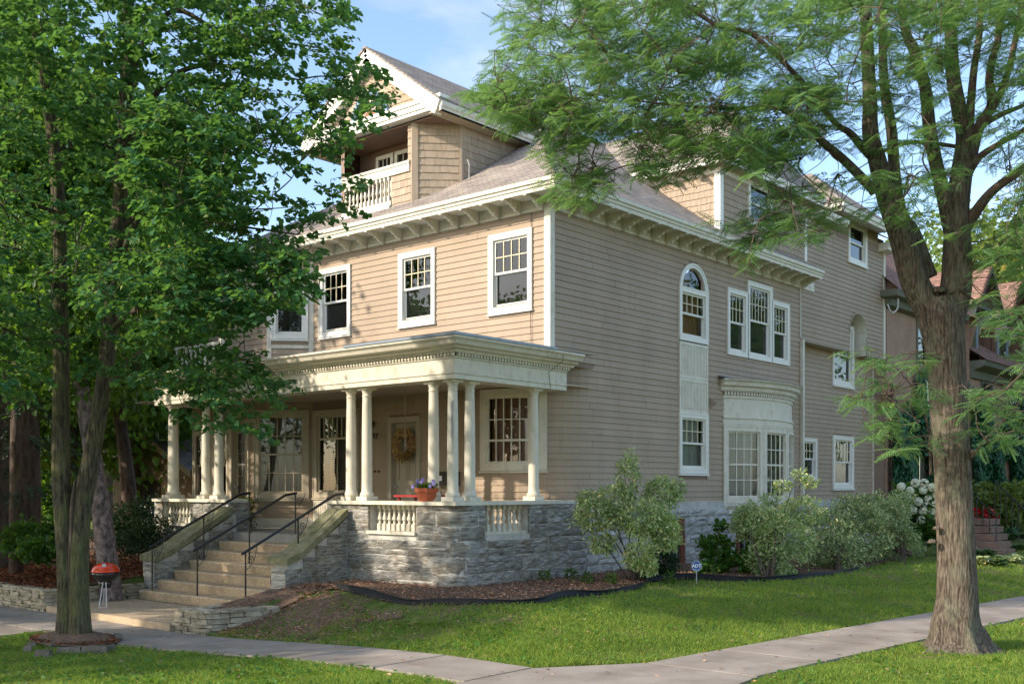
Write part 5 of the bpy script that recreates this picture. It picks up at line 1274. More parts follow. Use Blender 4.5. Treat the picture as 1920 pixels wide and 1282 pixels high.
def keepf(q):
    u, v = q[:, 0], q[:, 1]; k = np.ones(len(q))
    k = np.where(((u-560)/85)**2+((v-360)/105)**2 < 1, .38, k); k = np.where(((u-560)/60)**2+((v-200)/120)**2 < 1, .6, k)
    k = np.where((u > 590) & (v < 120), .42, k); k = np.where(((u-530)/45)**2+((v-590)/50)**2 < 1, .25, k); k = np.where(((u-440)/60)**2+((v-650)/28)**2 < 1, .35, k)
    k = np.where((u < 260) & (v > 120) & (v < 640), .62, k); k = np.where((abs(u-113) < 22) & (v > 560), .12, k); k = np.where((abs(u-228) < 20) & (v < 480) & (v > 60), .35, k)
    k = np.where((u < 330) & (v > 640), .5, k)
    return rng.random(len(q)) < k
c1 = crown_sprays(POLY, 1380, 14.2, 17.4, keepf)
c2 = crown_sprays([(250, 480), (420, 430), (560, 470), (600, 500), (540, 560), (470, 600), (400, 620), (250, 610), (130, 560)], 130, 13.2, 14.6)
c3 = crown_sprays([(280, 180), (430, 210), (470, 300), (420, 400), (300, 420), (240, 330)], 110, 13.0, 14.4)
c4 = crown_sprays([(180, 600), (420, 630), (560, 700), (530, 750), (490, 815), (400, 790), (300, 770), (200, 730)], 38, 14.8, 16.6)
cc = np.concatenate([c1, c2, c3, c4]); n = len(cc)
dd = unit(np.array([RX, RY, 0])*rng.normal(.35, .8, (n, 1))+np.array([DX, DY, 0])*rng.normal(-.35, .7, (n, 1))+np.array([0, 0, -.18])+rng.normal(0, .12, (n, 3)))
LL = rng.uniform(.35, .75, n)
pos, ax, up = spray_leaves(cc-dd*LL[:, None]*.5, dd, LL, 34)
ok, wx, wz2 = sunny_wall(pos)
blk = ok & (wx > -5.4) & (wx < .6) & (wz2 > 4.75) & (wz2 < 12.4)
drop = blk
drop |= ok & (wx > -8) & (wx <= -5.4) & (wz2 > 4.75) & (wz2 < 12) & (rng.random(len(pos)) < .975)
pos, ax, up = pos[~drop], ax[~drop], up[~drop]
V, F, _ = scatter(LEAF, pos, ax, up, rng.uniform(.066, .116, len(pos))); link('crown', npmesh('crown', V, F, 'linden'), T1, kind='stuff')
okc, wxc, wzc = sunny_wall(cc); shc = okc & (wxc > -8.3) & (wxc < .8) & (wzc > 4.6) & (wzc < 12.6)
sel = (rng.random(n) < .55) & ~shc; nn_ = int(sel.sum()); d2 = ((cc[sel][:, None]-SK[None])**2).sum(2); near = SK[d2.argmin(1)]
tip = cc[sel]+dd[sel]*LL[sel][:, None]*.4; st_ = cc[sel]-dd[sel]*LL[sel][:, None]*.6
SKx = side_branches(T1, cc[~shc], SK, 260, 'bark_dark'); d2 = ((st_[:, None]-SKx[None])**2).sum(2); near = SKx[d2.argmin(1)]; cl = np.sqrt(d2.min(1)) < .75
V, F = tubes_np(st_, tip, .005, .002); V2, F2 = tubes_np(near[cl], st_[cl], .007, .005)
link('twigs', npmesh('twigs', np.concatenate([V, V2]), np.concatenate([F, F2+len(V)]), 'bark_dark'), T1, kind='stuff')
br = rng.random(len(pos)) < .05; bp_ = pos[br]; V, F, _ = scatter(LANCE, bp_, unit(rng.normal(0, .5, (len(bp_), 3))+[0, 0, -.8]), rnd_dirs(len(bp_)), rng.uniform(.07, .11, len(bp_)))
link('bracts', npmesh('bracts', V, F, 'linden_bract'), T1, kind='stuff')

# ------------------------------------------------------------------ right street tree: a many-limbed honey locust
Dr = 14.0; b = at(1790, 1195, Dr)
T2 = thing('honey_locust_tree', (b.x, b.y, -.1), 'large furrowed honey locust with many limbs beside the right sidewalk', 'tree')
sk2 = []
sk2 += limb(T2, [(1795, 1222, Dr, .50), (1794, 1200, Dr, .36), (1791, 1170, Dr, .30), (1794, 1120, Dr, .25), (1793, 1040, Dr, .23), (1790, 950, Dr, .224), (1786, 860, Dr, .222), (1780, 780, Dr, .224), (1775, 700, Dr, .232), (1770, 640, Dr, .25), (1763, 595, Dr, .28), (1762, 560, Dr, .22)], 'trunk', m=22, seg=110, amp=.05, k=15)
k_ = 2
LB = [[(1752, 600, Dr, .20), (1716, 530, Dr, .20), (1692, 450, Dr, .18), (1665, 370, Dr, .155), (1645, 300, Dr, .13), (1632, 250, Dr, .12), (1630, 180, Dr, .10), (1625, 60, Dr, .09), (1620, -60, Dr, .07)],
      [(1742, 520, Dr+.15, .13), (1712, 440, Dr+.2, .12), (1688, 400, Dr+.25, .10), (1678, 328, Dr+.3, .085), (1672, 246, Dr+.3, .08), (1659, 164, Dr+.3, .07), (1655, 82, Dr+.3, .06), (1650, -60, Dr+.3, .05)],
      [(1640, 360, Dr, .08), (1629, 347, Dr-.05, .075), (1583, 301, Dr-.3, .065), (1541, 265, Dr-.6, .055), (1498, 223, Dr-.9, .045), (1450, 200, Dr-1.1, .035), (1380, 205, Dr-1.3, .025), (1300, 200, Dr-1.4, .018), (1193, 190, Dr-1.5, .008)],
      [(1630, 290, Dr, .07), (1619, 278, Dr-.1, .065), (1593, 249, Dr-.3, .05), (1564, 229, Dr-.5, .04), (1500, 150, Dr-.7, .035), (1413, 67, Dr-.9, .03), (1350, 50, Dr-1, .03), (1300, 20, Dr-1, .025), (1230, -30, Dr-1, .02)],
      [(1790, 450, Dr, .13), (1773, 377, Dr, .115), (1760, 328, Dr, .10), (1744, 246, Dr, .095), (1734, 164, Dr, .085), (1715, 98, Dr, .08), (1695, 49, Dr, .06), (1688, -60, Dr, .05)],
      [(1776, 600, Dr, .24), (1792, 540, Dr, .225), (1796, 470, Dr, .20), (1796, 393, Dr, .165), (1803, 328, Dr, .155), (1813, 262, Dr, .15), (1800, 213, Dr, .11), (1787, 147, Dr, .10), (1783, 82, Dr, .09), (1780, -60, Dr, .07)],
      [(1813, 262, Dr, .10), (1820, 197, Dr, .065), (1826, 131, Dr, .055), (1836, 65, Dr, .05), (1842, -60, Dr, .04)],
      [(1822, 290, Dr, .09), (1836, 236, Dr-.1, .08), (1859, 197, Dr-.15, .075), (1855, 147, Dr-.2, .06), (1864, 100, Dr-.2, .055), (1872, 66, Dr-.2, .05), (1880, -60, Dr-.2, .04)],
      [(1860, 205, Dr-.15, .06), (1872, 180, Dr-.2, .055), (1891, 131, Dr-.3, .05), (1911, 39, Dr-.4, .04), (1930, -40, Dr-.4, .03)],
      [(1815, 325, Dr, .075), (1836, 295, Dr-.1, .055), (1875, 269, Dr-.2, .045), (1925, 240, Dr-.4, .035), (1990, 190, Dr-.5, .02)],
      [(1800, 450, Dr, .10), (1819, 413, Dr-.05, .09), (1859, 360, Dr-.3, .07), (1920, 315, Dr-.6, .06), (1990, 260, Dr-.8, .03)],
      [(1828, 270, Dr, .06), (1839, 239, Dr+.1, .05), (1875, 216, Dr+.2, .045), (1925, 195, Dr+.3, .03), (1990, 160, Dr+.3, .02)],
      [(1652, 285, Dr, .03), (1700, 268, Dr-.1, .03), (1745, 268, Dr-.1, .03), (1798, 276, Dr, .03)],
      [(1745, 890, Dr-.25, .022), (1744, 840, Dr-.4, .02), (1738, 790, Dr-.5, .016), (1720, 740, Dr-.6, .012), (1690, 700, Dr-.8, .006)],
      [(1820, 860, Dr-.2, .02), (1850, 820, Dr-.5, .014), (1880, 790, Dr-.6, .008)]]
LB = [[(a, b_, c, r*.88) for a, b_, c, r in L_] for L_ in LB]
for L_ in LB: sk2 += limb(T2, L_, 'limb', 'bark_grey' if L_[0][3] > .09 else 'bark_brown', seg=16 if L_[0][3] > .09 else 8, m=5, amp=.06)
for u, v, r in ((1826, 500, .10), (1822, 848, .08), (1748, 1015, .06), (1756, 990, .05), (1800, 930, .05), (1760, 545, .09)):
    p = at(u, v, Dr-.12); mb = MB(); mb.lathe([(r, -r*.3), (r*1.05, 0), (r*.7, r*.5), (r*.3, r*.55)], seg=10); mb.v = [(x+p.x, y+p.y, z+p.z) for x, y, z in mb.v]; part('burl', mb, 'bark_grey', T2, True)
SK2 = np.array([tuple(p) for p in sk2])
def locust(poly, n, dlo, dhi, keep=None, L=(.30, .62), k=11, drop=-.12):
    c = crown_sprays(poly, n, dlo, dhi, keep); n = len(c)
    d = unit(np.array([RX, RY, 0])*rng.normal(-.55, .7, (n, 1))+np.array([DX, DY, 0])*rng.normal(-.3, .7, (n, 1))+np.array([0, 0, drop])+rng.normal(0, .2, (n, 3)))
    Ls = rng.uniform(*L, n); s_ = c-d*Ls[:, None]*.5
    t_ = rng.uniform(.05, 1, (n, k)); sg_ = np.where(rng.random((n, k)) < .5, -1., 1.); sd_ = unit(np.cross(d, np.array([0, 0, 1.])))
    p = (s_[:, None]+d[:, None]*(t_*Ls[:, None])[..., None]); a = d[:, None]*.45+sd_[:, None]*sg_[..., None]+rng.normal(0, .25, (n, k, 3)); a[..., 2] -= rng.uniform(-.1, .45, (n, k))
    u_ = np.array([0, 0, 1.])+rng.normal(0, .28, (n, k, 3)); p, a, u_ = p.reshape(-1, 3), unit(a.reshape(-1, 3)), unit(u_.reshape(-1, 3)); return p, a, u_, s_, c+d*Ls[:, None]*.5
A = [(930, -70), (2080, -70), (2080, 160), (1900, 160), (1860, 120), (1700, 150), (1640, 200), (1560, 240), (1520, 290), (1440, 320), (1330, 290), (1240, 260), (1150, 215), (1060, 250), (960, 190), (905, 130), (945, 90), (960, 30)]
B = [(890, 160), (980, 150), (1110, 190), (1200, 230), (1090, 275), (1060, 250), (960, 235), (900, 195), (860, 170)]
hang = [[(950, 190), (1000, 215), (1010, 250), (965, 240)], [(1040, 230), (1075, 230), (1082, 330), (1100, 392), (1062, 380), (1050, 330), (1020, 280)], [(1085, 280), (1140, 290), (1140, 350), (1105, 375), (1070, 350)],
        [(1150, 235), (1340, 235), (1345, 300), (1260, 330), (1240, 355), (1190, 340), (1180, 290)], [(1340, 250), (1540, 230), (1560, 330), (1545, 400), (1480, 420), (1420, 350), (1360, 310)],
        [(1340, 410), (1400, 410), (1430, 470), (1400, 480), (1360, 440)], [(1400, 380), (1540, 370), (1580, 400), (1560, 440), (1530, 480), (1490, 450), (1420, 440)],
        [(1840, 100), (2080, 120), (2080, 400), (1900, 400), (1860, 330), (1840, 260)], [(1810, 420), (1960, 330), (1960, 590), (1900, 560), (1830, 480)], [(1820, 540), (1960, 560), (1960, 700), (1880, 660)],
        [(1560, 260), (1790, 260), (1790, 460), (1700, 420), (1600, 420)], [(1640, 60), (1800, 40), (1800, 260), (1640, 230)],
        [(1600, 655), (1700, 640), (1760, 700), (1750, 800), (1680, 830), (1640, 760)], [(1640, 800), (1750, 790), (1740, 870), (1690, 880)], [(1800, 740), (1960, 700), (1960, 840), (1870, 850), (1810, 810)], [(1575, 715), (1660, 720), (1660, 770), (1600, 760)]]
cnt = [16, 34, 24, 70, 58, 16, 38, 115, 60, 26, 55, 60, 28, 16, 32, 8]
parts_ = [locust(A, 1340, 11.8, 15.0, lambda q: rng.random(len(q)) < np.where((q[:, 0] > 1560) & (q[:, 1] > 60), .45, np.where(q[:, 0] < 1100, .8, 1.))), locust(B, 110, 12.2, 13.8)]
for h_, c_ in zip(hang, cnt): parts_.append(locust(h_, int(c_*.8), 12.3, 13.9 if h_[0][1] < 400 or h_[0][0] > 1800 else 13.6))
pos = np.concatenate([p[0] for p in parts_]); ax = np.concatenate([p[1] for p in parts_]); up = np.concatenate([p[2] for p in parts_]); ss_ = np.concatenate([p[3] for p in parts_]); ee_ = np.concatenate([p[4] for p in parts_])
V, F, _ = scatter(FROND, pos, ax, up, rng.uniform(.15, .26, len(pos))); link('crown', npmesh('crown', V, F, 'locust'), T2, kind='stuff')
SK2 = side_branches(T2, np.concatenate([ss_, ee_]), SK2, 300, 'bark_brown', .03); d2 = ((ss_[:, None]-SK2[None])**2).sum(2); near = SK2[d2.argmin(1)]; md = .5*(ss_+near)+rng.normal(0, .05, ss_.shape)+np.array([0, 0, .03])
V, F = tubes_np(ss_, ee_, .005, .002); sel = (np.sqrt(d2.min(1)) < .8)
V2, F2 = tubes_np(near[sel], ss_[sel], .007, .004, md[sel])
link('twigs', npmesh('twigs', np.concatenate([V, V2]), np.concatenate([F, F2+len(V)]), 'bark_brown'), T2, kind='stuff')

# ------------------------------------------------------------------ general trees
def crown_mesh(name, rx, rz, n, size, mat, clumps=42, T=LEAF, flat=1.0, seed=None):
    cdir = rnd_dirs(clumps); cr = rng.uniform(.35, .95, (clumps, 1)); cc_ = cdir*cr*np.array([rx, rx, rz]); idx = rng.integers(0, clumps, n)
    p = cc_[idx]+rng.normal(0, 1, (n, 3))*np.array([rx, rx, rz*.7])*.17
    a = unit(rnd_dirs(n)+np.array([0, 0, -.4])+unit(p)*.6); u_ = unit(np.array([0, 0, 1.])+rng.normal(0, .5, (n, 3)))
    V, F, _ = scatter(T, p, a, u_, rng.uniform(.75, 1.25, n)*size); return npmesh(name, V, F, mat)
CR = {k: crown_mesh('crown', 1.0, 1.0, n_, s_, m_, c_) for k, (n_, s_, m_, c_) in dict(dense=(15000, .052, 'bg_leaf', 60), dense2=(15000, .052, 'bg_leaf', 52), pale=(12000, .048, 'bg_leaf_pale', 46), light=(7000, .062, 'bg_leaf', 40)).items()}
def tree(x, y, h, r, zc, kind, label, trunk=.25, lean=(0, 0), mat='bark_brown', group=None, zs=None, rot=None):
    z0_ = hz(x, y); t = thing('tree', (x, y, z0_), label, 'tree', group)
    mb = MB(); pts, rr_ = resample([(x, y, z0_-.1), (x+lean[0]*.3, y+lean[1]*.3, z0_+zc*.4), (x+lean[0], y+lean[1], zc), (x+lean[0]*1.2, y+lean[1]*1.2, zc+(h-zc)*.6)], [trunk*1.25, trunk, trunk*.7, trunk*.2], 6)
    mb.tube(pts, rr_, 12, flute=bark_flute(7, .06, int(x*10))); part('trunk', mb, mat, t, True)
    o = link('crown', CR[kind], t, (x+lean[0], y+lean[1], zc+(h-zc)*.35), kind='stuff', rot=(0, 0, rng.uniform(0, 6))); o.scale = (r, r, zs or (h-zc)*.75); return t
def px_xy(u, D): p = at(u, V0, D); return p.x, p.y
bgT = [(95, 62, 9, 6, 2.6, 'dense2', 'low tree closing the view behind the left yard', .3), (20, 70, 10, 7, 2.6, 'pale', 'low pale tree far behind the left yard', .3), (300, 75, 9, 6, 2.8, 'dense', 'low distant tree right of the garage roof', .3), (-120, 30, 15, 5.0, 6.5, 'dense', 'leafy dark tree at the far left edge behind the mulch bed', .4), (40, 27, 14, 4.2, 7.5, 'dense2', 'dark trunked tree standing on the mulch behind the linden', .42), (-10, 25.5, 12, 2.4, 8.0, 'dense', 'second dark trunk close to the left edge of the photo', .36),
       (130, 36, 14, 5.0, 6.0, 'dense2', 'sunlit bright green tree seen between the linden stems', .3), (250, 40, 12, 4.6, 5.0, 'dense', 'green tree above the small garage roof', .3), (60, 46, 16, 6.0, 7.5, 'pale', 'pale sunlit tree far behind the left yard', .3),
       (330, 48, 9.5, 4.2, 4.6, 'dense', 'tree close behind the left end of the porch', .25), (200, 58, 17, 7.0, 8.0, 'pale', 'tall pale tree at the back of the left yard', .3), (430, 66, 11, 5.5, 5.0, 'dense2', 'distant tree low behind the left columns', .3),
       (-260, 40, 14, 6, 6, 'dense2', 'broad tree beyond the left edge', .3)]
for u, D, h, r, zc, kd, lab, tr in bgT: x, y = px_xy(u, D); tree(x, y, h, r, zc, kd, lab, tr)
x, y = px_xy(212, 21.5); t = tree(x, y, 8, 2.2, 4.9, 'light', 'leaning mottled grey-pink trunk behind the grill', .19, (-.75, -.4), 'bark_mottled')
x, y = px_xy(248, 30); tree(x, y, 9, 3, 5.2, 'dense', 'thin tree leaning left beside the garage', .2, (-.9, 0))
for u, D, h, r, zc, kd, lab in ((1760, 62, 15.5, 5.5, 8, 'pale', 'pale green tree above the neighbouring roof'), (1880, 55, 16, 5.5, 8, 'pale', 'yellow-green tree over the dormers at the right edge'), (2010, 50, 16, 6, 7, 'pale', 'yellowish tree at the far right edge'), (1680, 80, 19, 6, 10, 'dense', 'small far tree seen under the locust limbs')):
    x, y = px_xy(u, D); tree(x, y, h, r, zc, kd, lab)
# street trees out of the frame: they shade the front lawn and are mirrored in the windows
for x, y, h, r, zc, g_ in ((-5.2, -17.0, 9.5, 3.6, 4.8, 0), (-9.5, -13.2, 9.0, 3.2, 4.6, 0), (13, 27, 11, 4.0, 4, 1), (16, 37, 12, 4.5, 4, 1), (21, 48, 13, 5, 4, 1), (26, 61, 14, 6, 4, 1), (-15, -19, 9.5, 3.8, 4, 1), (-22, -25, 11, 4.5, 4, 1), (-31, -27, 12, 5, 4, 1), (-29, -38, 13, 5, 4, 1), (-40, -34, 13, 5, 4, 1)):
    tree(x, y, h, r, zc, 'light' if g_ == 0 else 'dense', 'leafy street tree mirrored in the window glass', .25, group='street trees across the roads')

# ------------------------------------------------------------------ shrubs
def lobes_mesh(name, lobes, n, size, mats, T=LANCE, mix=.5, out_=.7, stems=None):
    """lobes: (x, y, z, rx, rz)"""
    vol = np.array([l[3]**2*l[4] for l in lobes])**.75; idx = rng.choice(len(lobes), n, p=vol/vol.sum()); Lb = np.array(lobes)[idx]
    d = rnd_dirs(n); r = rng.uniform(.45, 1.08, (n, 1))**.6; sc_ = np.stack([Lb[:, 3], Lb[:, 3], Lb[:, 4]], 1)
    wob = 1+.30*np.sin(d[:, :1]*7+Lb[:, :1]*9)*np.sin(d[:, 2:3]*6+Lb[:, 1:2]*5)+.16*np.sin(d[:, 1:2]*17+Lb[:, 1:2]*9)*np.sin(d[:, 2:3]*15+Lb[:, :1]*5)+np.where(rng.random((n, 1)) < .08, rng.uniform(0, .35, (n, 1)), 0)
    p = Lb[:, :3]+d*r*sc_*wob; a = unit(d*out_+rng.normal(0, .5, (n, 3))+np.array([0, 0, -.1])); u_ = unit(np.array([0, 0, 1.])+rng.normal(0, .6, (n, 3)))
    p[:, 2] = np.maximum(p[:, 2], hz_np(p[:, 0], p[:, 1])+.03)
    if len(mats) > 1:      # leaf with a cream rim: a larger cream leaf under a smaller green one
        V, F, _ = scatter(T, p, a, u_, rng.uniform(.75, 1.3, n)*size); g_ = rng.random(n) < mix; pg = p+u_*.005+a*size*.08
        V2, F2, _ = scatter(T, pg[g_], a[g_], u_[g_], np.full(int(g_.sum()), size*.92)); m_ = np.concatenate([np.ones(len(F)), np.zeros(len(F2))])
        return npmesh(name, np.concatenate([V, V2]), np.concatenate([F, F2+len(V)]), mats, m_)
    V, F, _ = scatter(T, p, a, u_, rng.uniform(.75, 1.3, n)*size); return npmesh(name, V, F, mats)
def shrub(label, base, px_lobes, n, size, mats, cat='shrub', name='shrub', T=LANCE, mix=.85, nst=9, stem='bark_brown', group=None):
    """base (u, v) on the ground; lobes (u, v, D, r, rz)"""
    g = gp(*base); t = thing(name, (g.x, g.y, g.z), label, cat, group)
    lb = [(*at(u, v, D), r, rz) for u, v, D, r, rz in px_lobes]
    link('leaves', lobes_mesh('leaves', lb, n, size, mats, T, mix), t, kind='stuff')
    for l in lb:
        for k in range(max(1, nst//len(lb))):
            e = Vector((l[0]+random.uniform(-.6, .6)*l[3], l[1]+random.uniform(-.6, .6)*l[3], l[2]+random.uniform(-.1, .6)*l[4])); s_ = Vector((g.x+random.uniform(-.12, .12), g.y+random.uniform(-.12, .12), g.z-.03))
            m_ = (s_+e)/2+Vector((random.uniform(-.1, .1), random.uniform(-.1, .1), .1)); pts, rr_ = resample([s_, m_, e], [.018, .011, .004], 4); mb = MB(); mb.tube(pts, rr_, 5); part('stem', mb, stem, t)
    return t
DW = ['dogwood_green', 'dogwood_cream']
shrub('tall variegated dogwood by the rounded porch foundation', (1185, 1088), [(1178, 890, 20.2, .20, .42), (1120, 965, 20.2, .42, .30), (1150, 940, 20.4, .34, .28), (1240, 925, 20.6, .34, .30), (1200, 970, 20.0, .50, .32), (1270, 915, 20.8, .14, .14), (1240, 985, 20.3, .34, .26), (1200, 1040, 19.8, .28, .26), (1130, 1020, 20.2, .25, .16), (1105, 935, 20.3, .2, .15), (1250, 1010, 20.2, .25, .22), (1215, 1060, 19.9, .18, .16)], 11000, .075, DW)
shrub('low bushy variegated dogwood in front of the bow window', (1440, 1082), [(1430, 980, 22.5, .55, .38), (1470, 1010, 22.3, .60, .42), (1500, 960, 22.9, .45, .30), (1440, 1050, 22.0, .42, .35), (1468, 912, 23.2, .2, .10), (1400, 965, 22.6, .26, .22), (1460, 1070, 21.9, .30, .15), (1500, 890, 23.2, .17, .09), (1445, 935, 23.0, .2, .12), (1520, 905, 23.2, .18, .1), (1385, 985, 22.5, .2, .15)], 10500, .075, DW)
shrub('wide variegated dogwood hedge left of the downspout corner', (1570, 1068), [(1560, 985, 24.8, .5, .42), (1610, 970, 25.5, .65, .40), (1560, 1030, 24.2, .7, .5), (1620, 1010, 25.6, .65, .45), (1660, 970, 26.5, .55, .45), (1548, 1045, 24.2, .3, .22), (1630, 950, 26, .4, .3), (1590, 940, 25.5, .3, .14)], 11000, .082, ['dogwood_deep', 'dogwood_cream'], mix=.93)
shrub('variegated dogwood at the rear corner beside the hydrangea', (1690, 1052), [(1665, 965, 27, .45, .4), (1680, 1000, 27, .4, .3), (1690, 935, 28, .3, .2), (1700, 1010, 27, .3, .2)], 4500, .078, DW)
shrub('dark green yew mound behind the tall dogwood', (1250, 1080), [(1240, 1055, 21.3, .34, .28), (1215, 1065, 21.0, .25, .2)], 4200, .05, 'yew', nst=2)
shrub('bright green maple seedling against the pale foundation', (1340, 1075), [(1340, 1020, 22.9, .32, .16), (1350, 1050, 22.7, .38, .2), (1330, 1065, 22.5, .3, .12), (1350, 985, 23, .15, .08)], 900, .10, 'weed', T=LEAF, nst=5)
shrub('bright green volunteer shrub under the low dogwood', (1415, 1080), [(1425, 1040, 22.6, .35, .22), (1410, 1060, 22.4, .25, .18)], 700, .10, 'weed', T=LEAF, nst=3)
shrub('variegated ground cover at the far edge of the lawn', (1650, 1052), [(1640, 1040, 27, .55, .14), (1670, 1038, 27.5, .45, .16), (1610, 1045, 26.5, .4, .12), (1700, 1030, 28, .4, .14)], 3000, .07, DW, nst=2)
shrub('dark yew bush between the porch and the leaning trunk', (262, 1030), [(250, 985, 26, .7, .55), (285, 970, 26.5, .6, .5), (230, 1010, 25.5, .6, .45), (300, 1000, 25, .45, .4), (265, 1010, 24.6, .5, .35), (320, 975, 26, .35, .4)], 12000, .07, 'yew', nst=6)
shrub('low green bush on the mulch left of the linden', (90, 1050), [(80, 1030, 22, .45, .22), (60, 1010, 23, .55, .35), (105, 1005, 23.5, .4, .3)], 3000, .09, 'bg_leaf', T=LEAF, nst=4)
for u, v, wl in ((1022, 1088, 'weed tuft against the stone foundation, leftmost of five'), (1071, 1085, 'weed tuft at the foot of the stones, second from the left'), (1100, 1092, 'weed tuft left of the tall dogwood stems'), (1146, 1094, 'weed tuft right under the tall dogwood'), (1255, 1092, 'weed tuft at the edging beside the yew mound')):
    shrub(wl, (u, v), [(u, v-8, gp_D if False else (2.0-gp(u, v).z)*FPX/(v-V0), .10, .10)], 90, .07, 'weed', T=LANCE, nst=1, cat='weed', name='weed_tuft', group='weed tufts in the mulch bed')
# spruce at the left edge
x, y = px_xy(30, 24.0); SPR = thing('spruce_tree', (x, y, hz(x, y)), 'grey-green spruce with drooping boughs at the left edge', 'tree')
mb = MB(); mb.tube([(x, y, 0), (x, y, 3.4), (x, y, 6)], [.16, .12, .04], 10); part('trunk', mb, 'bark_brown', SPR, True)
cs, ds = [], []
for k in range(90):
    zc_ = random.uniform(1.6, 5.6); an = random.uniform(0, 6.28); rr_ = (6.4-zc_)*.34*random.uniform(.4, 1); cs.append((x+rr_*math.cos(an), y+rr_*math.sin(an), zc_-.12*rr_)); ds.append((math.cos(an), math.sin(an), -.45))
cs, ds = np.array(cs), unit(np.array(ds)); p, a_, u_ = spray_leaves(cs, ds, np.full(len(cs), .6), 150, .12); V, F, _ = scatter(LANCE, p, a_, u_, np.full(len(p), .075)); link('crown', npmesh('crown', V, F, 'spruce'), SPR, kind='stuff')

# ------------------------------------------------------------------ mulch beds, edging, litter, grass
EDp = [(632, 1102), (700, 1116), (760, 1126), (830, 1130), (930, 1131), (1010, 1129), (1060, 1119), (1120, 1114), (1170, 1108), (1206, 1097), (1216, 1088), (1290, 1085), (1400, 1088), (1480, 1085), (1560, 1076), (1612, 1066)]
EDG = [gp(u, v) for u, v in EDp]
BED = [(p.x, p.y) for p in EDG]+[(EDG[-1].x-1, 12.5), (-.3, 12.5), (-.2, -2.7), (-2.6, -2.9), (-2.62, -4.5), (-2.35, -5.0), (-1.75, -5.0)]
LEFTBED = [(-40, -6.98), (-6.92, -6.98), (-6.90, -2.6), (-9.6, -2.6), (-9.6, 3), (-40, 3)]
PLAN = [(-2.42, -6.85), (-1.7, -6.75), (-1.4, -5.6), (-1.5, -5.0), (-2.42, -5.0)]
def bed(name, poly, mat, lift, res=.1, lab=None):
    P_ = np.array(poly); lo, hi = P_.min(0), P_.max(0); lo = np.maximum(lo, [-26, -12]); xs = np.arange(lo[0], hi[0]+res, res); ys = np.arange(lo[1], hi[1]+res, res); X, Y = np.meshgrid(xs, ys)
    cx_, cy_ = X[:-1, :-1]+res/2, Y[:-1, :-1]+res/2; ok = inpoly(np.stack([cx_.ravel(), cy_.ravel()], 1), poly); nx = len(xs)
    Z = hz_np(X, Y)+lift+rng.uniform(-.006, .006, X.shape); V = np.stack([X.ravel(), Y.ravel(), Z.ravel()], 1)
    i, j = np.meshgrid(np.arange(nx-1), np.arange(len(ys)-1)); k = (j*nx+i).ravel()[ok]; F = np.stack([k, k+1, k+nx+1, k+nx], 1)
    o = link(name, npmesh(name, V, F, mat, smooth=True), None); o['kind'] = 'structure'; return o
bed('mulch_bed', BED, 'soil', .0); bed('mulch_bed', LEFTBED, 'soil', .0, .2); bed('mulch_bed', PLAN, 'soil', .03)
BANK = [(-1.5, -6.55), (-.9, -6.8), (0, -6.6), (.7, -6.7), (1.3, -6.2), (.8, -5.8), (1.5, -5.5), (1.2, -5.2), (.5, -5.4), (.1, -5.05), (-.6, -4.9), (-1.3, -4.4), (-1.5, -5.4)]
bo = bed('bare_earth', BANK, 'soil', -.008, .07)
EO = thing('lawn_edging', EDG[0], 'black plastic lawn edging curving round the mulch bed', 'edging')
pts, _ = resample([tuple(p) for p in EDG], [1]*len(EDG), 6); mb = MB(); vs = []; fs = []
for i, p in enumerate(pts):
    z = hz(p.x, p.y); h = .075+.035*math.sin(i*.31)*math.sin(i*.11+1); t_ = (pts[min(i+1, len(pts)-1)]-pts[max(0, i-1)]).normalized(); nx_, ny_ = t_.y, -t_.x; ln = .02+.02*math.sin(i*.4)
    vs += [(p.x, p.y, z-.06), (p.x+nx_*ln, p.y+ny_*ln, z+h), (p.x+nx_*(ln-.008), p.y+ny_*(ln-.008), z+h), (p.x-nx_*.008, p.y-ny_*.008, z-.06)]
for i in range(len(pts)-1):
    for a_, b_ in ((0, 1), (1, 2), (2, 3)): fs.append((4*i+a_, 4*i+b_, 4*i+4+b_, 4*i+4+a_))
mb.add(vs, fs); part('strip', mb, 'plastic_black', EO, True)
mb = MB(); mb.tube([(p.x+.018*1, p.y-.0, hz(p.x, p.y)+.075+.035*math.sin(i*.31)*math.sin(i*.11+1)) for i, p in enumerate(pts)], .012, 6); part('bead', mb, 'plastic_black', EO, True)
# dry leaves and chips
def litter(name, p, mat, size, label):
    n = len(p); a_ = rnd_dirs(n, -.15, .35); u_ = unit(np.array([0, 0, 1.])+rng.normal(0, .35, (n, 3))); p = p.copy(); p[:, 2] += rng.uniform(.008, .03, n)
    V, F, _ = scatter(LANCE, p, a_, u_, rng.uniform(.6, 1.4, n)*size); o = link(name, npmesh(name, V, F, mat), None); tagp(o, label, name.replace('_', ' '), kind='stuff'); return o
u = rng.uniform(-60, 2000, 260000); v = 1280-(1280-985)*rng.random(260000); G, DD = gp_np(u, v); XY = G[:, :2]
inb = inpoly(XY, BED) & (XY[:, 0] < 3.5); inl = inpoly(XY, LEFTBED) & (DD < 30); inp_ = inpoly(XY, PLAN)
inp_ |= (G[:, 0] > -2.6) & (G[:, 0] < -1.2) & (G[:, 1] < -4.6) & (G[:, 1] > -6.8)
litter('leaf_litter', G[inb | inp_], 'litter', .05, 'pinkish dry leaves strewn over the mulch beds'); litter('wood_chips', G[inl], 'chips', .075, 'dark reddish bark chips over the left yard')
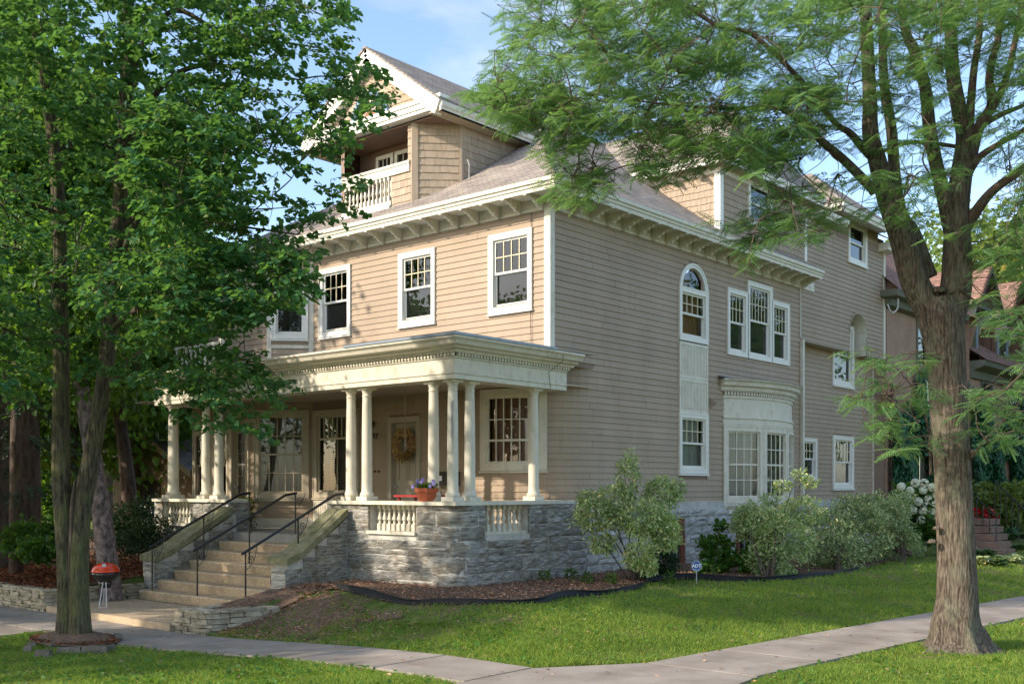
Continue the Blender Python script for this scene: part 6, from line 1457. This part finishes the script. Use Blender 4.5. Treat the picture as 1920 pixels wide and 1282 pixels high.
# litter on the thin part of the lawn
scr = (G[:, 0] > -2.4) & (G[:, 0] < 3) & (G[:, 1] > -6.95) & (G[:, 1] < -4.0) & ~inb & ~inp_ & (rng.random(len(G)) < .45*np.clip((3-G[:, 0])/5, 0, 1))
litter('fallen_leaves', G[scr], 'litter', .045, 'brown fallen leaves on the thin grass bank')
wk = (rng.random(len(G)) < .0035) & (DD < 26)
litter('scattered_leaves', G[wk], 'litter', .055, 'scattered dry leaves on the sidewalk and lawn')
def lawn_ok(G):
    x, y = G[:, 0]+rng.normal(0, .022, len(G)), G[:, 1]+rng.normal(0, .022, len(G)); yi = YIN-.03*np.maximum(0, x); xi = np.where(y < 30, 6.85+.10*y, 9.85); xo = np.where(y < 30, 8.25+.09*y, 10.95)
    walkf = (y > YOUT-.02) & (y < yi+.02) & (x < xo); walkr = (x > xi-.02) & (x < xo+.02) & (y > -8.95); corner = inpoly(G[:, :2], [(5.43, -8.92), (8.02, -8.92), (7.78, -5.9), (6.24, -5.9), (5.43, -7.2)])
    east = (x > 8.0) & (y > YOUT-.62) & (y < YIN-.28); south = (x > 6.4) & (x < 8.1) & (y < -8.8)
    land = (x > -6.95) & (x < -2.35) & (y > -7.05) & (y < 0); house = (x < .25) & (y > -2.95) & (x > -11); strip = (x > -5.6) & (x < -4.1) & (y > -9.6) & (y < -8.3)
    ring = ((x-b1.x)/.95)**2+((y-b1.y)/.62)**2 < 1
    return ~(walkf | walkr | corner | east | south | land | house | ring | strip | inpoly(G[:, :2], BED) | (inpoly(G[:, :2], LEFTBED)) | inpoly(G[:, :2], PLAN) | ((y > 13) & (x < 2)) )
b1 = T1.location
NG = 560000
u = rng.uniform(-250, 2170, NG); v = 1016+(1420-1016)*rng.random(NG)**.8; G, DD = gp_np(u, v)
k = lawn_ok(G) & (DD < 45) & (DD > 5)
x, y = G[:, 0], G[:, 1]
pn = np.sin(x*1.7+np.sin(y*2.3)*1.5)*np.sin(y*1.9+np.sin(x*1.3)*1.7)+.5*np.sin(x*5.1+y*3.3)*np.sin(y*4.7-x*2.1)
bare = np.clip((4.6-x)/3.4, 0, 1)*((y > -7.4) & (x > -2.6)); dens = 1-bare*np.clip(.98-pn*.45, 0, .99); dens *= np.clip(1.05-.35*(pn < -.7), .5, 1)
verge = (y < YOUT) & (x < 3.5); dens = np.where(verge, np.clip(.85+.5*pn, .15, 1), dens)
inbank = inpoly(G[:, :2], BANK); dens = np.where(inbank, np.clip(.42+.40*pn, .08, .85), dens)
k &= rng.random(NG) < dens; G, DD = G[k], DD[k]; n = len(G)
hh_ = rng.uniform(.025, .075, n)*(1+.5*np.sin(G[:, 0]*3.1+G[:, 1])*np.sin(G[:, 1]*3.7-G[:, 0]*1.3))*np.clip(.7+DD/40, .7, 1.3); wd = .0045+.0012*DD/6; lean = rng.normal(0, .55, (n, 3)); lean[:, 2] = 1; ax = unit(lean)
sd = unit(np.cross(ax, rnd_dirs(n))); z0 = G.copy(); z0[:, 2] -= .02
V = np.stack([z0-sd*wd[:, None], z0+sd*wd[:, None], z0+ax*hh_[:, None]+np.stack([lean[:, 0], lean[:, 1], 0*hh_], 1)*hh_[:, None]*.3], 1).reshape(-1, 3); F = np.arange(3*n).reshape(-1, 3)
o = link('grass', npmesh('grass', V, F, 'grass'), None); tagp(o, 'short green lawn grass round the sidewalks and house', 'grass', kind='stuff')
# clover and plantain leaves in the bank
s_ = (rng.random(n) < np.where(G[:, 0] < 4, .06, .012)*(1+.9*np.sin(G[:, 0]*2.7)*np.sin(G[:, 1]*3.3))); q = G[s_]; m_ = len(q); V, F, _ = scatter(LEAF, q+np.array([0, 0, .02]), rnd_dirs(m_, -.1, .5), unit(np.array([0, 0, 1.])+rng.normal(0, .4, (m_, 3))), rng.uniform(.03, .07, m_))
o = link('lawn_weeds', npmesh('lawn_weeds', V, F, 'weed'), None); tagp(o, 'clover and plantain leaves among the front grass', 'weeds', kind='stuff')
# ring of stones and mulch round the linden
RG = thing('tree_ring', (b1.x, b1.y, -.36), 'red mulch mound edged with broken dark stones round the linden', 'tree ring')
mb = MB(); vs = [(b1.x, b1.y, -.22)]
for j, (f_, z_) in enumerate(((.55, -.25), (1.0, -.345))):
    for i in range(28): a_ = 2*math.pi*i/28; vs.append((b1.x+.92*f_*math.cos(a_), b1.y+.58*f_*math.sin(a_), z_))
fs = [(0, 1+i, 1+(i+1) % 28) for i in range(28)]+[(1+i, 29+i, 29+(i+1) % 28, 1+(i+1) % 28) for i in range(28)]; mb.add(vs, fs); part('mound', mb, 'soil', RG, True)
n = 5000; a_ = rng.uniform(0, 6.28, n); r_ = np.sqrt(rng.random(n)); p = np.stack([b1.x+.9*r_*np.cos(a_), b1.y+.56*r_*np.sin(a_), -.22-.12*r_], 1); p[:, 2] += .01
V, F, _ = scatter(LANCE, p, rnd_dirs(n, -.2, .3), unit(np.array([0, 0, 1.])+rng.normal(0, .35, (n, 3))), rng.uniform(.02, .06, n)); link('bark_chips', npmesh('bark_chips', V, F, 'chips'), RG, kind='stuff')
for u, v, w_, h_, rz in ((52, 1220, .13, .09, .3), (82, 1230, .24, .10, -.1), (130, 1224, .34, .10, .15), (178, 1222, .38, .10, .1), (222, 1200, .30, .11, -1.1), (205, 1218, .2, .08, .5), (98, 1212, .14, .06, .9), (60, 1210, .15, .05, .2)):
    g = gp(u, v); mb = MB(); mb.add([(-w_/2, -.06, -.03), (w_/2, -.07, -.03), (w_/2, .06, -.03), (-w_/2, .07, -.03), (-w_/2+.02, -.05, h_), (w_/2-.015, -.055, h_*.9), (w_/2-.02, .05, h_*.95), (-w_/2+.02, .055, h_*.85)], [(0, 3, 2, 1), (4, 5, 6, 7), (0, 1, 5, 4), (1, 2, 6, 5), (2, 3, 7, 6), (3, 0, 4, 7)])
    link('edging_stone', mesh('edging_stone', mb, 'kerb_stone'), RG, (g.x, g.y, g.z), rot=(0, 0, TH+rz))

# ------------------------------------------------------------------ neighbouring house on the right
NH = thing('neighbour_house', (-1, 27, .2), 'ivy-clad tan stucco house with red roofs and wooden dormers', 'house')
NP = Path([(-9, 17.6), (0, 17.6), (0, 24.6), (.4, 24.6), (.4, 48)])
nb_c = [(NP.s_of(y=20.3), NP.s_of(y=22.0), 6.2, 8.0), (NP.s_of(y=21.0), NP.s_of(y=22.7), 3.6, 5.9), (NP.s_of(y=20.0), NP.s_of(y=20.9), 1.5, 3.2)]+[(NP.s_of(y=a), NP.s_of(y=a+1.3), 4.2, 6.1) for a in (26, 29.5, 33, 37)]
core(NP, 0, NP.s_of(y=24.6)+.4, 0, 8.25, NH, nb_c, 'stucco'); core(NP, NP.s_of(y=24.6)+.4, NP.len, 0, 6.5, NH, nb_c, 'stucco')
for c in nb_c:
    mb = MB(); rect_frame(NP, mb, c[0]-.06, c[1]+.06, c[2]-.06, c[3]+.06, .12, -.08, .04); w_ = part('window', mb, 'neigh_trim', NH)
    mb = MB(); NP.sheet(mb, c[0], c[1], c[2], c[3], -.05); part('pane', mb, 'glass', w_); mb = MB(); NP.sheet(mb, c[0], c[1], c[2], c[3], -.12); part('curtain', mb, 'curtain' if c[2] in (3.6,) else 'dark_room', w_)  # near-black sheet stands in for the unlit room; only one window is curtained
    mb = MB(); NP.box(mb, (c[0]+c[1])/2-.03, (c[0]+c[1])/2+.03, c[2], c[3], -.04, -.01); part('mullion', mb, 'brown_trim', w_)
    mb = MB(); NP.box(mb, c[0]-.1, c[1]+.1, c[2]-.2, c[2]-.06, 0, .12); part('sill', mb, 'neigh_trim', w_)
mb = MB(); e_ = NP.s_of(y=24.6)+.0; NP.sweep(mb, 8.5, e_+.0, [(0, 7.85), (.25, 7.9), (.30, 8.1), (.55, 8.15), (.60, 8.35), (0, 8.3)]); part('eave', mb, 'neigh_trim', NH)
mb = MB(); e_ = NP.s_of(y=24.6)+.42; NP.sweep(mb, e_, NP.len, [(0, 6.1), (.12, 6.12), (.15, 6.4), (.45, 6.5), (.55, 6.55), (.58, 6.72), (.62, 6.75), (0, 6.75)]); part('eave', mb, 'neigh_trim', NH)
mb = MB(); mb.add([(.62, 17.2, 8.33), (.62, 25.1, 8.33), (-4.2, 25.1, 12.6), (-4.2, 17.2, 12.6), (-9, 17.2, 8.33), (-9, 25.1, 8.33)], [(0, 1, 2, 3), (5, 4, 3, 2)]); part('roof', mb, 'roof_red', NH)
mb = MB(); mb.add([(1.05, 24.6, 6.74), (1.05, 48.5, 6.74), (-.6, 48.5, 7.9), (-4.2, 48.5, 11.5), (-4.2, 24.6, 11.5), (-.6, 24.6, 7.9)], [(0, 1, 2, 5), (5, 2, 3, 4)]); part('roof', mb, 'roof_red', NH)
mb = MB(); mb.add([(.61, 17.6, 8.30), (-9, 17.6, 8.30), (-4.2, 17.6, 12.5)], [(0, 1, 2)]); part('gable_wall', mb, 'stucco', NH)
mb = MB(); mb.add([(.6, 25.0, 8.30), (-9, 25.0, 8.30), (-4.2, 25.0, 12.5), (0, 25., 6), (-9, 25, 6)], [(0, 2, 1), (0, 1, 4, 3)]); part('gable_wall', mb, 'stucco', NH)
for k, yd in enumerate((26.2, 30.2, 34.2, 38.2, 42.2)):
    dr = thing('dormer', (-.2, yd, 7.0), 'x', 'x') if False else None
    DP = Path([(-3.5, yd-1.0), (-.05, yd-1.0), (-.05, yd+1.0), (-3.5, yd+1.0)])
    mb = MB(); DP.sheet(mb, 0, DP.len, 6.9, 9.0, 0); d_ = part('dormer', mb, 'neigh_wood', NH)
    for j in range(10): mb = MB(); q = .35+j*.33; DP.box(mb, q, q+.02, 6.95, 9.0, 0, .02); part('batten', mb, 'brown_trim', d_) if k < 3 else None
    mb = MB(); rect_frame(DP, mb, 3.75, 5.15, 7.2, 8.8, .14, 0, .06); part('window_frame', mb, 'metal_flash', d_); mb = MB(); DP.sheet(mb, 3.85, 5.05, 7.3, 8.7, .02); part('pane', mb, 'glass', d_); mb = MB(); DP.sheet(mb, 3.85, 5.05, 7.3, 8.7, .008); part('curtain', mb, 'curtain_grey', d_)
    mb = MB(); mb.add([(.75, yd-1.45, 9.0), (.75, yd, 10.5), (.75, yd+1.45, 9.0), (-4, yd-1.45, 9.0), (-4, yd, 10.5), (-4, yd+1.45, 9.0)], [(0, 1, 4, 3), (1, 2, 5, 4)]); part('dormer_roof', mb, 'roof_red', d_)
    mb = MB()
    for sg in (-1, 1): mb.prism([(.76, yd, 10.5), (.76, yd+sg*1.45, 9.0), (.76, yd+sg*1.45, 8.78), (.76, yd, 10.24)], (-.07, 0, 0))
    part('bargeboard', mb, 'brown_trim', d_, kind='stuff')
    mb = MB(); mb.add([(.45, yd-1.25, 9.0), (.45, yd+1.25, 9.0), (.45, yd, 10.25)], [(0, 1, 2)]); part('gable_face', mb, 'brown_trim', d_)
    mb = MB(); DP.box(mb, 2.4, 6.5, 8.86, 9.0, 0, .5); part('cornice', mb, 'neigh_trim', d_)
    for sg in (-1, 1):
        cv = [(-.05, yd+sg*.95, 8.0)]+[(-.05+.5*math.sin(t), yd+sg*.95, 8.85-.6*math.cos(t)) for t in (.2, .6, 1.0, 1.4)]+[(.45, yd+sg*.95, 8.88), (-.05, yd+sg*.95, 8.88)]
        mb = MB(); mb.prism(cv, (0, .07, 0)); part('bracket', mb, 'curtain', d_)
mb = MB(); mb.tube([(.1, 17.75, .2), (.1, 17.75, 5.4)], .06, 8); part('downspout', mb, 'brown_trim', NH)
mb = MB(); pts, rr_ = resample([at(1664, 570, 34), at(1672, 586, 34), at(1683, 578, 34), at(1684, 560, 34)], [.025]*4, 4); mb.tube(pts, rr_, 6); part('cable', mb, 'curtain', NH)
IV = thing('ivy', (.1, 28, .2), 'dark glossy ivy covering the lower wall of the stucco house', 'ivy')
n = 52000; yv = rng.uniform(17.7, 44, n); top = 4.5+.7*np.sin(yv*1.3)+.5*np.sin(yv*3.1+1)+.4*np.sin(yv*7); zv = .2+rng.random(n)**.9*(top+rng.normal(0, .25, n)); xw = np.where(yv < 24.6, .0, .4)
okv = ~((yv > 20.0) & (yv < 20.9) & (zv > 1.5) & (zv < 3.2)) & ~((yv > 28.5) & (yv < 29.4) & (zv > .6) & (zv < 3.2)) & ~((yv > 21) & (yv < 22.7) & (zv > 3.6)); yv, zv, xw = yv[okv], zv[okv], xw[okv]; n = len(yv)
p = np.stack([xw+.05+rng.uniform(0, .22, n)*(1+.8*np.sin(yv*2.2+zv*1.7)), yv, zv], 1); a_ = unit(np.stack([rng.uniform(.1, .6, n), rng.normal(0, .5, n), -np.ones(n)], 1)); u_ = unit(np.stack([np.ones(n), rng.normal(0, .35, n), rng.normal(.3, .35, n)], 1))
V, F, _ = scatter(LEAF, p, a_, u_, rng.uniform(.10, .19, n)); link('leaves', npmesh('leaves', V, F, 'ivy'), IV, kind='stuff')
# hydrangea, hostas, red flowers, steps and railings of the neighbour
hy = shrub('hydrangea full of round white blooms before the ivy', (1725, 1040), [(1725, 955, 29, .6, .55), (1745, 985, 28.5, .5, .4), (1700, 930, 29.5, .35, .3)], 2600, .12, 'bg_leaf', T=LEAF, name='hydrangea', cat='shrub', nst=5)
for u, v in ((1690, 912), (1716, 905), (1731, 918), (1748, 913), (1700, 932), (1722, 940), (1741, 935), (1757, 928), (1731, 958), (1712, 956), (1748, 960), (1757, 975), (1727, 975), (1745, 990), (1738, 948), (1706, 920), (1755, 945), (1733, 905)):
    p = at(u, v, 28.2+random.random()*.3); n = 70; d_ = rnd_dirs(n); V, F, _ = scatter(LEAF, np.array(p)+d_*.10, unit(np.cross(d_, rnd_dirs(n))), d_, np.full(n, .075)); link('bloom', npmesh('bloom', V, F, 'petal_white'), hy)
def hosta(u, v, r, label):
    g = gp(u, v); t = thing('hosta', tuple(g), label, 'hosta', 'hostas along the neighbouring border'); n = 110; a_ = rng.uniform(0, 6.28, n); el = rng.uniform(.15, 1.1, n); ax = np.stack([np.cos(a_)*np.cos(el), np.sin(a_)*np.cos(el), np.sin(el)*.8], 1)
    V, F, _ = scatter(LEAF, np.array(g)+ax*rng.uniform(.05, .55, (n, 1))*r, unit(ax*[1, 1, .2]), unit(np.array([0, 0, 1.])+ax*.3), rng.uniform(.5, .8, n)*r*.75); link('leaves', npmesh('leaves', V, F, 'dogwood_cream' if random.random() < .35 else 'hosta_green'), t, kind='stuff')
for i, (u, v, r) in enumerate(((1795, 1052, .42), (1830, 1056, .42), (1862, 1058, .42), (1890, 1052, .40), (1870, 1030, .4), (1905, 1030, .4), (1845, 1040, .35), (1815, 1035, .35), (1780, 1040, .35), (1910, 1008, .4), (1888, 1012, .35))):
    hosta(u, v, r, ['hosta clump right beside the locust trunk, nearest the lawn', 'second hosta clump right of the locust trunk', 'third hosta clump right of the locust trunk', 'front hosta clump nearest the right edge', 'hosta clump in the second row under the railing', 'hosta clump cut by the right edge, second row', 'hosta clump directly before the lowest brick step', 'small hosta clump left of the brick steps', 'hosta clump peeping out behind the locust trunk', 'hosta clump high on the border at the right edge', 'hosta clump high on the border beside the railing'][i])
shrub('shrub of bright red flowers behind the neighbouring railing', (1838, 1010), [(1835, 975, 33, .5, .3)], 120, .14, 'petal_red', T=LEAF, nst=2)
shrub('bright lime green shrub by the neighbouring steps', (1870, 1000), [(1870, 950, 36, .8, .5), (1905, 940, 36, .7, .6), (1850, 930, 37, .5, .4)], 2600, .16, 'bg_leaf_pale', T=LEAF, nst=3)
NS = thing('neighbour_steps', tuple(gp(1855, 1045)), 'reddish stone steps with thin iron railings at the right', 'steps')
for k in range(6):
    p = at(1858-6*k, 1042-14*k, 29+.7*k); mb = MB(); mb.box(p.x-.55, p.x+.55, p.y-.6, p.y+.6, p.z-.17, p.z); part('step', mb, 'sandstone', NS)
for du, vv in ((0, 0), (55, 10)):
    a0, a1 = at(1868+du, 968-vv, 30), at(1810+du, 912-vv, 34); mb = MB(); mb.tube([a0, a1], .022, 6); part('railing', mb, 'iron', NS)
    for j in range(6): f_ = j/5; p = a0.lerp(a1, f_); mb = MB(); mb.tube([p, p-Vector((0, 0, 1.0))], .016, 5); part('post', mb, 'iron', NS)
LG = thing('fallen_log', tuple(gp(1690, 1046)), 'weathered dark log lying by the rear shrubs', 'log'); mb = MB(); pts, rr_ = resample([at(1668, 1015, 27), at(1685, 1030, 27), at(1708, 1038, 27)], [.07, .09, .08], 4); mb.tube(pts, rr_, 9, bumpy=.1); part('log_body', mb, 'bark_brown', LG, True)
# garage and parked car seen past the porch
x, y = px_xy(290, 40); GA = thing('garage', (x, y, .2), 'small tan gabled garage behind the left end of the porch', 'garage')
mb = MB(); mb.box(x-3, x+2.6, y, y+5, .2, 2.75); part('wall', mb, 'garage', GA)
mb = MB(); mb.add([(x-3.4, y-.5, 2.65), (x+3, y-.5, 2.65), (x-.2, y-.5, 4.1), (x-3.4, y+5.5, 2.65), (x+3, y+5.5, 2.65), (x-.2, y+5.5, 4.1)], [(0, 2, 5, 3), (2, 1, 4, 5)]); part('roof', mb, 'roof', GA)
mb = MB(); mb.prism([(x-3.1, y-.02, 2.7), (x+2.7, y-.02, 2.7), (x-.2, y-.02, 3.9)], (0, .05, 0)); part('gable', mb, 'garage', GA)
mb = MB(); mb.prism([(x-3.45, y-.52, 2.62), (x-.2, y-.52, 4.12), (x+3.05, y-.52, 2.62), (x+3.05, y-.52, 2.42), (x-.2, y-.52, 3.90), (x-3.45, y-.52, 2.42)], (0, .06, 0)); part('bargeboard', mb, 'trim_dark', GA)
mb = MB(); mb.box(x-2.3, x+.4, y-.04, y, .2, 2.3); part('garage_door', mb, 'dark_room', GA)
x, y = px_xy(262, 31); CA = thing('parked_car', (x, y, .2), 'white car with a red tail lamp half hidden by the yew', 'car')
mb = MB(); mb.prism([(x-.85, y, .45), (x-.88, y, .95), (x-.7, y, 1.05), (x-.6, y, 1.5), (x+.6, y, 1.5), (x+.7, y, 1.05), (x+.88, y, .95), (x+.85, y, .45)], (0, 4.2, 0)); part('body', mb, 'car_white', CA)
mb = MB(); mb.prism([(x-.62, y-.01, 1.08), (x-.54, y-.01, 1.42), (x+.54, y-.01, 1.42), (x+.62, y-.01, 1.08)], (0, .02, 0)); part('rear_window', mb, 'black_enamel', CA)
for sg in (-1, 1):
    mb = MB(); mb.box(x+sg*.72-.12, x+sg*.72+.12, y-.03, y, .8, 1.0); part('tail_lamp', mb, 'petal_red', CA)
    for yy in (.7, 3.4): mb = MB(); mb.tube([(x+sg*.75, y+yy, .52), (x+sg*.92, y+yy, .52)], .32, 16); part('wheel', mb, 'dark', CA)
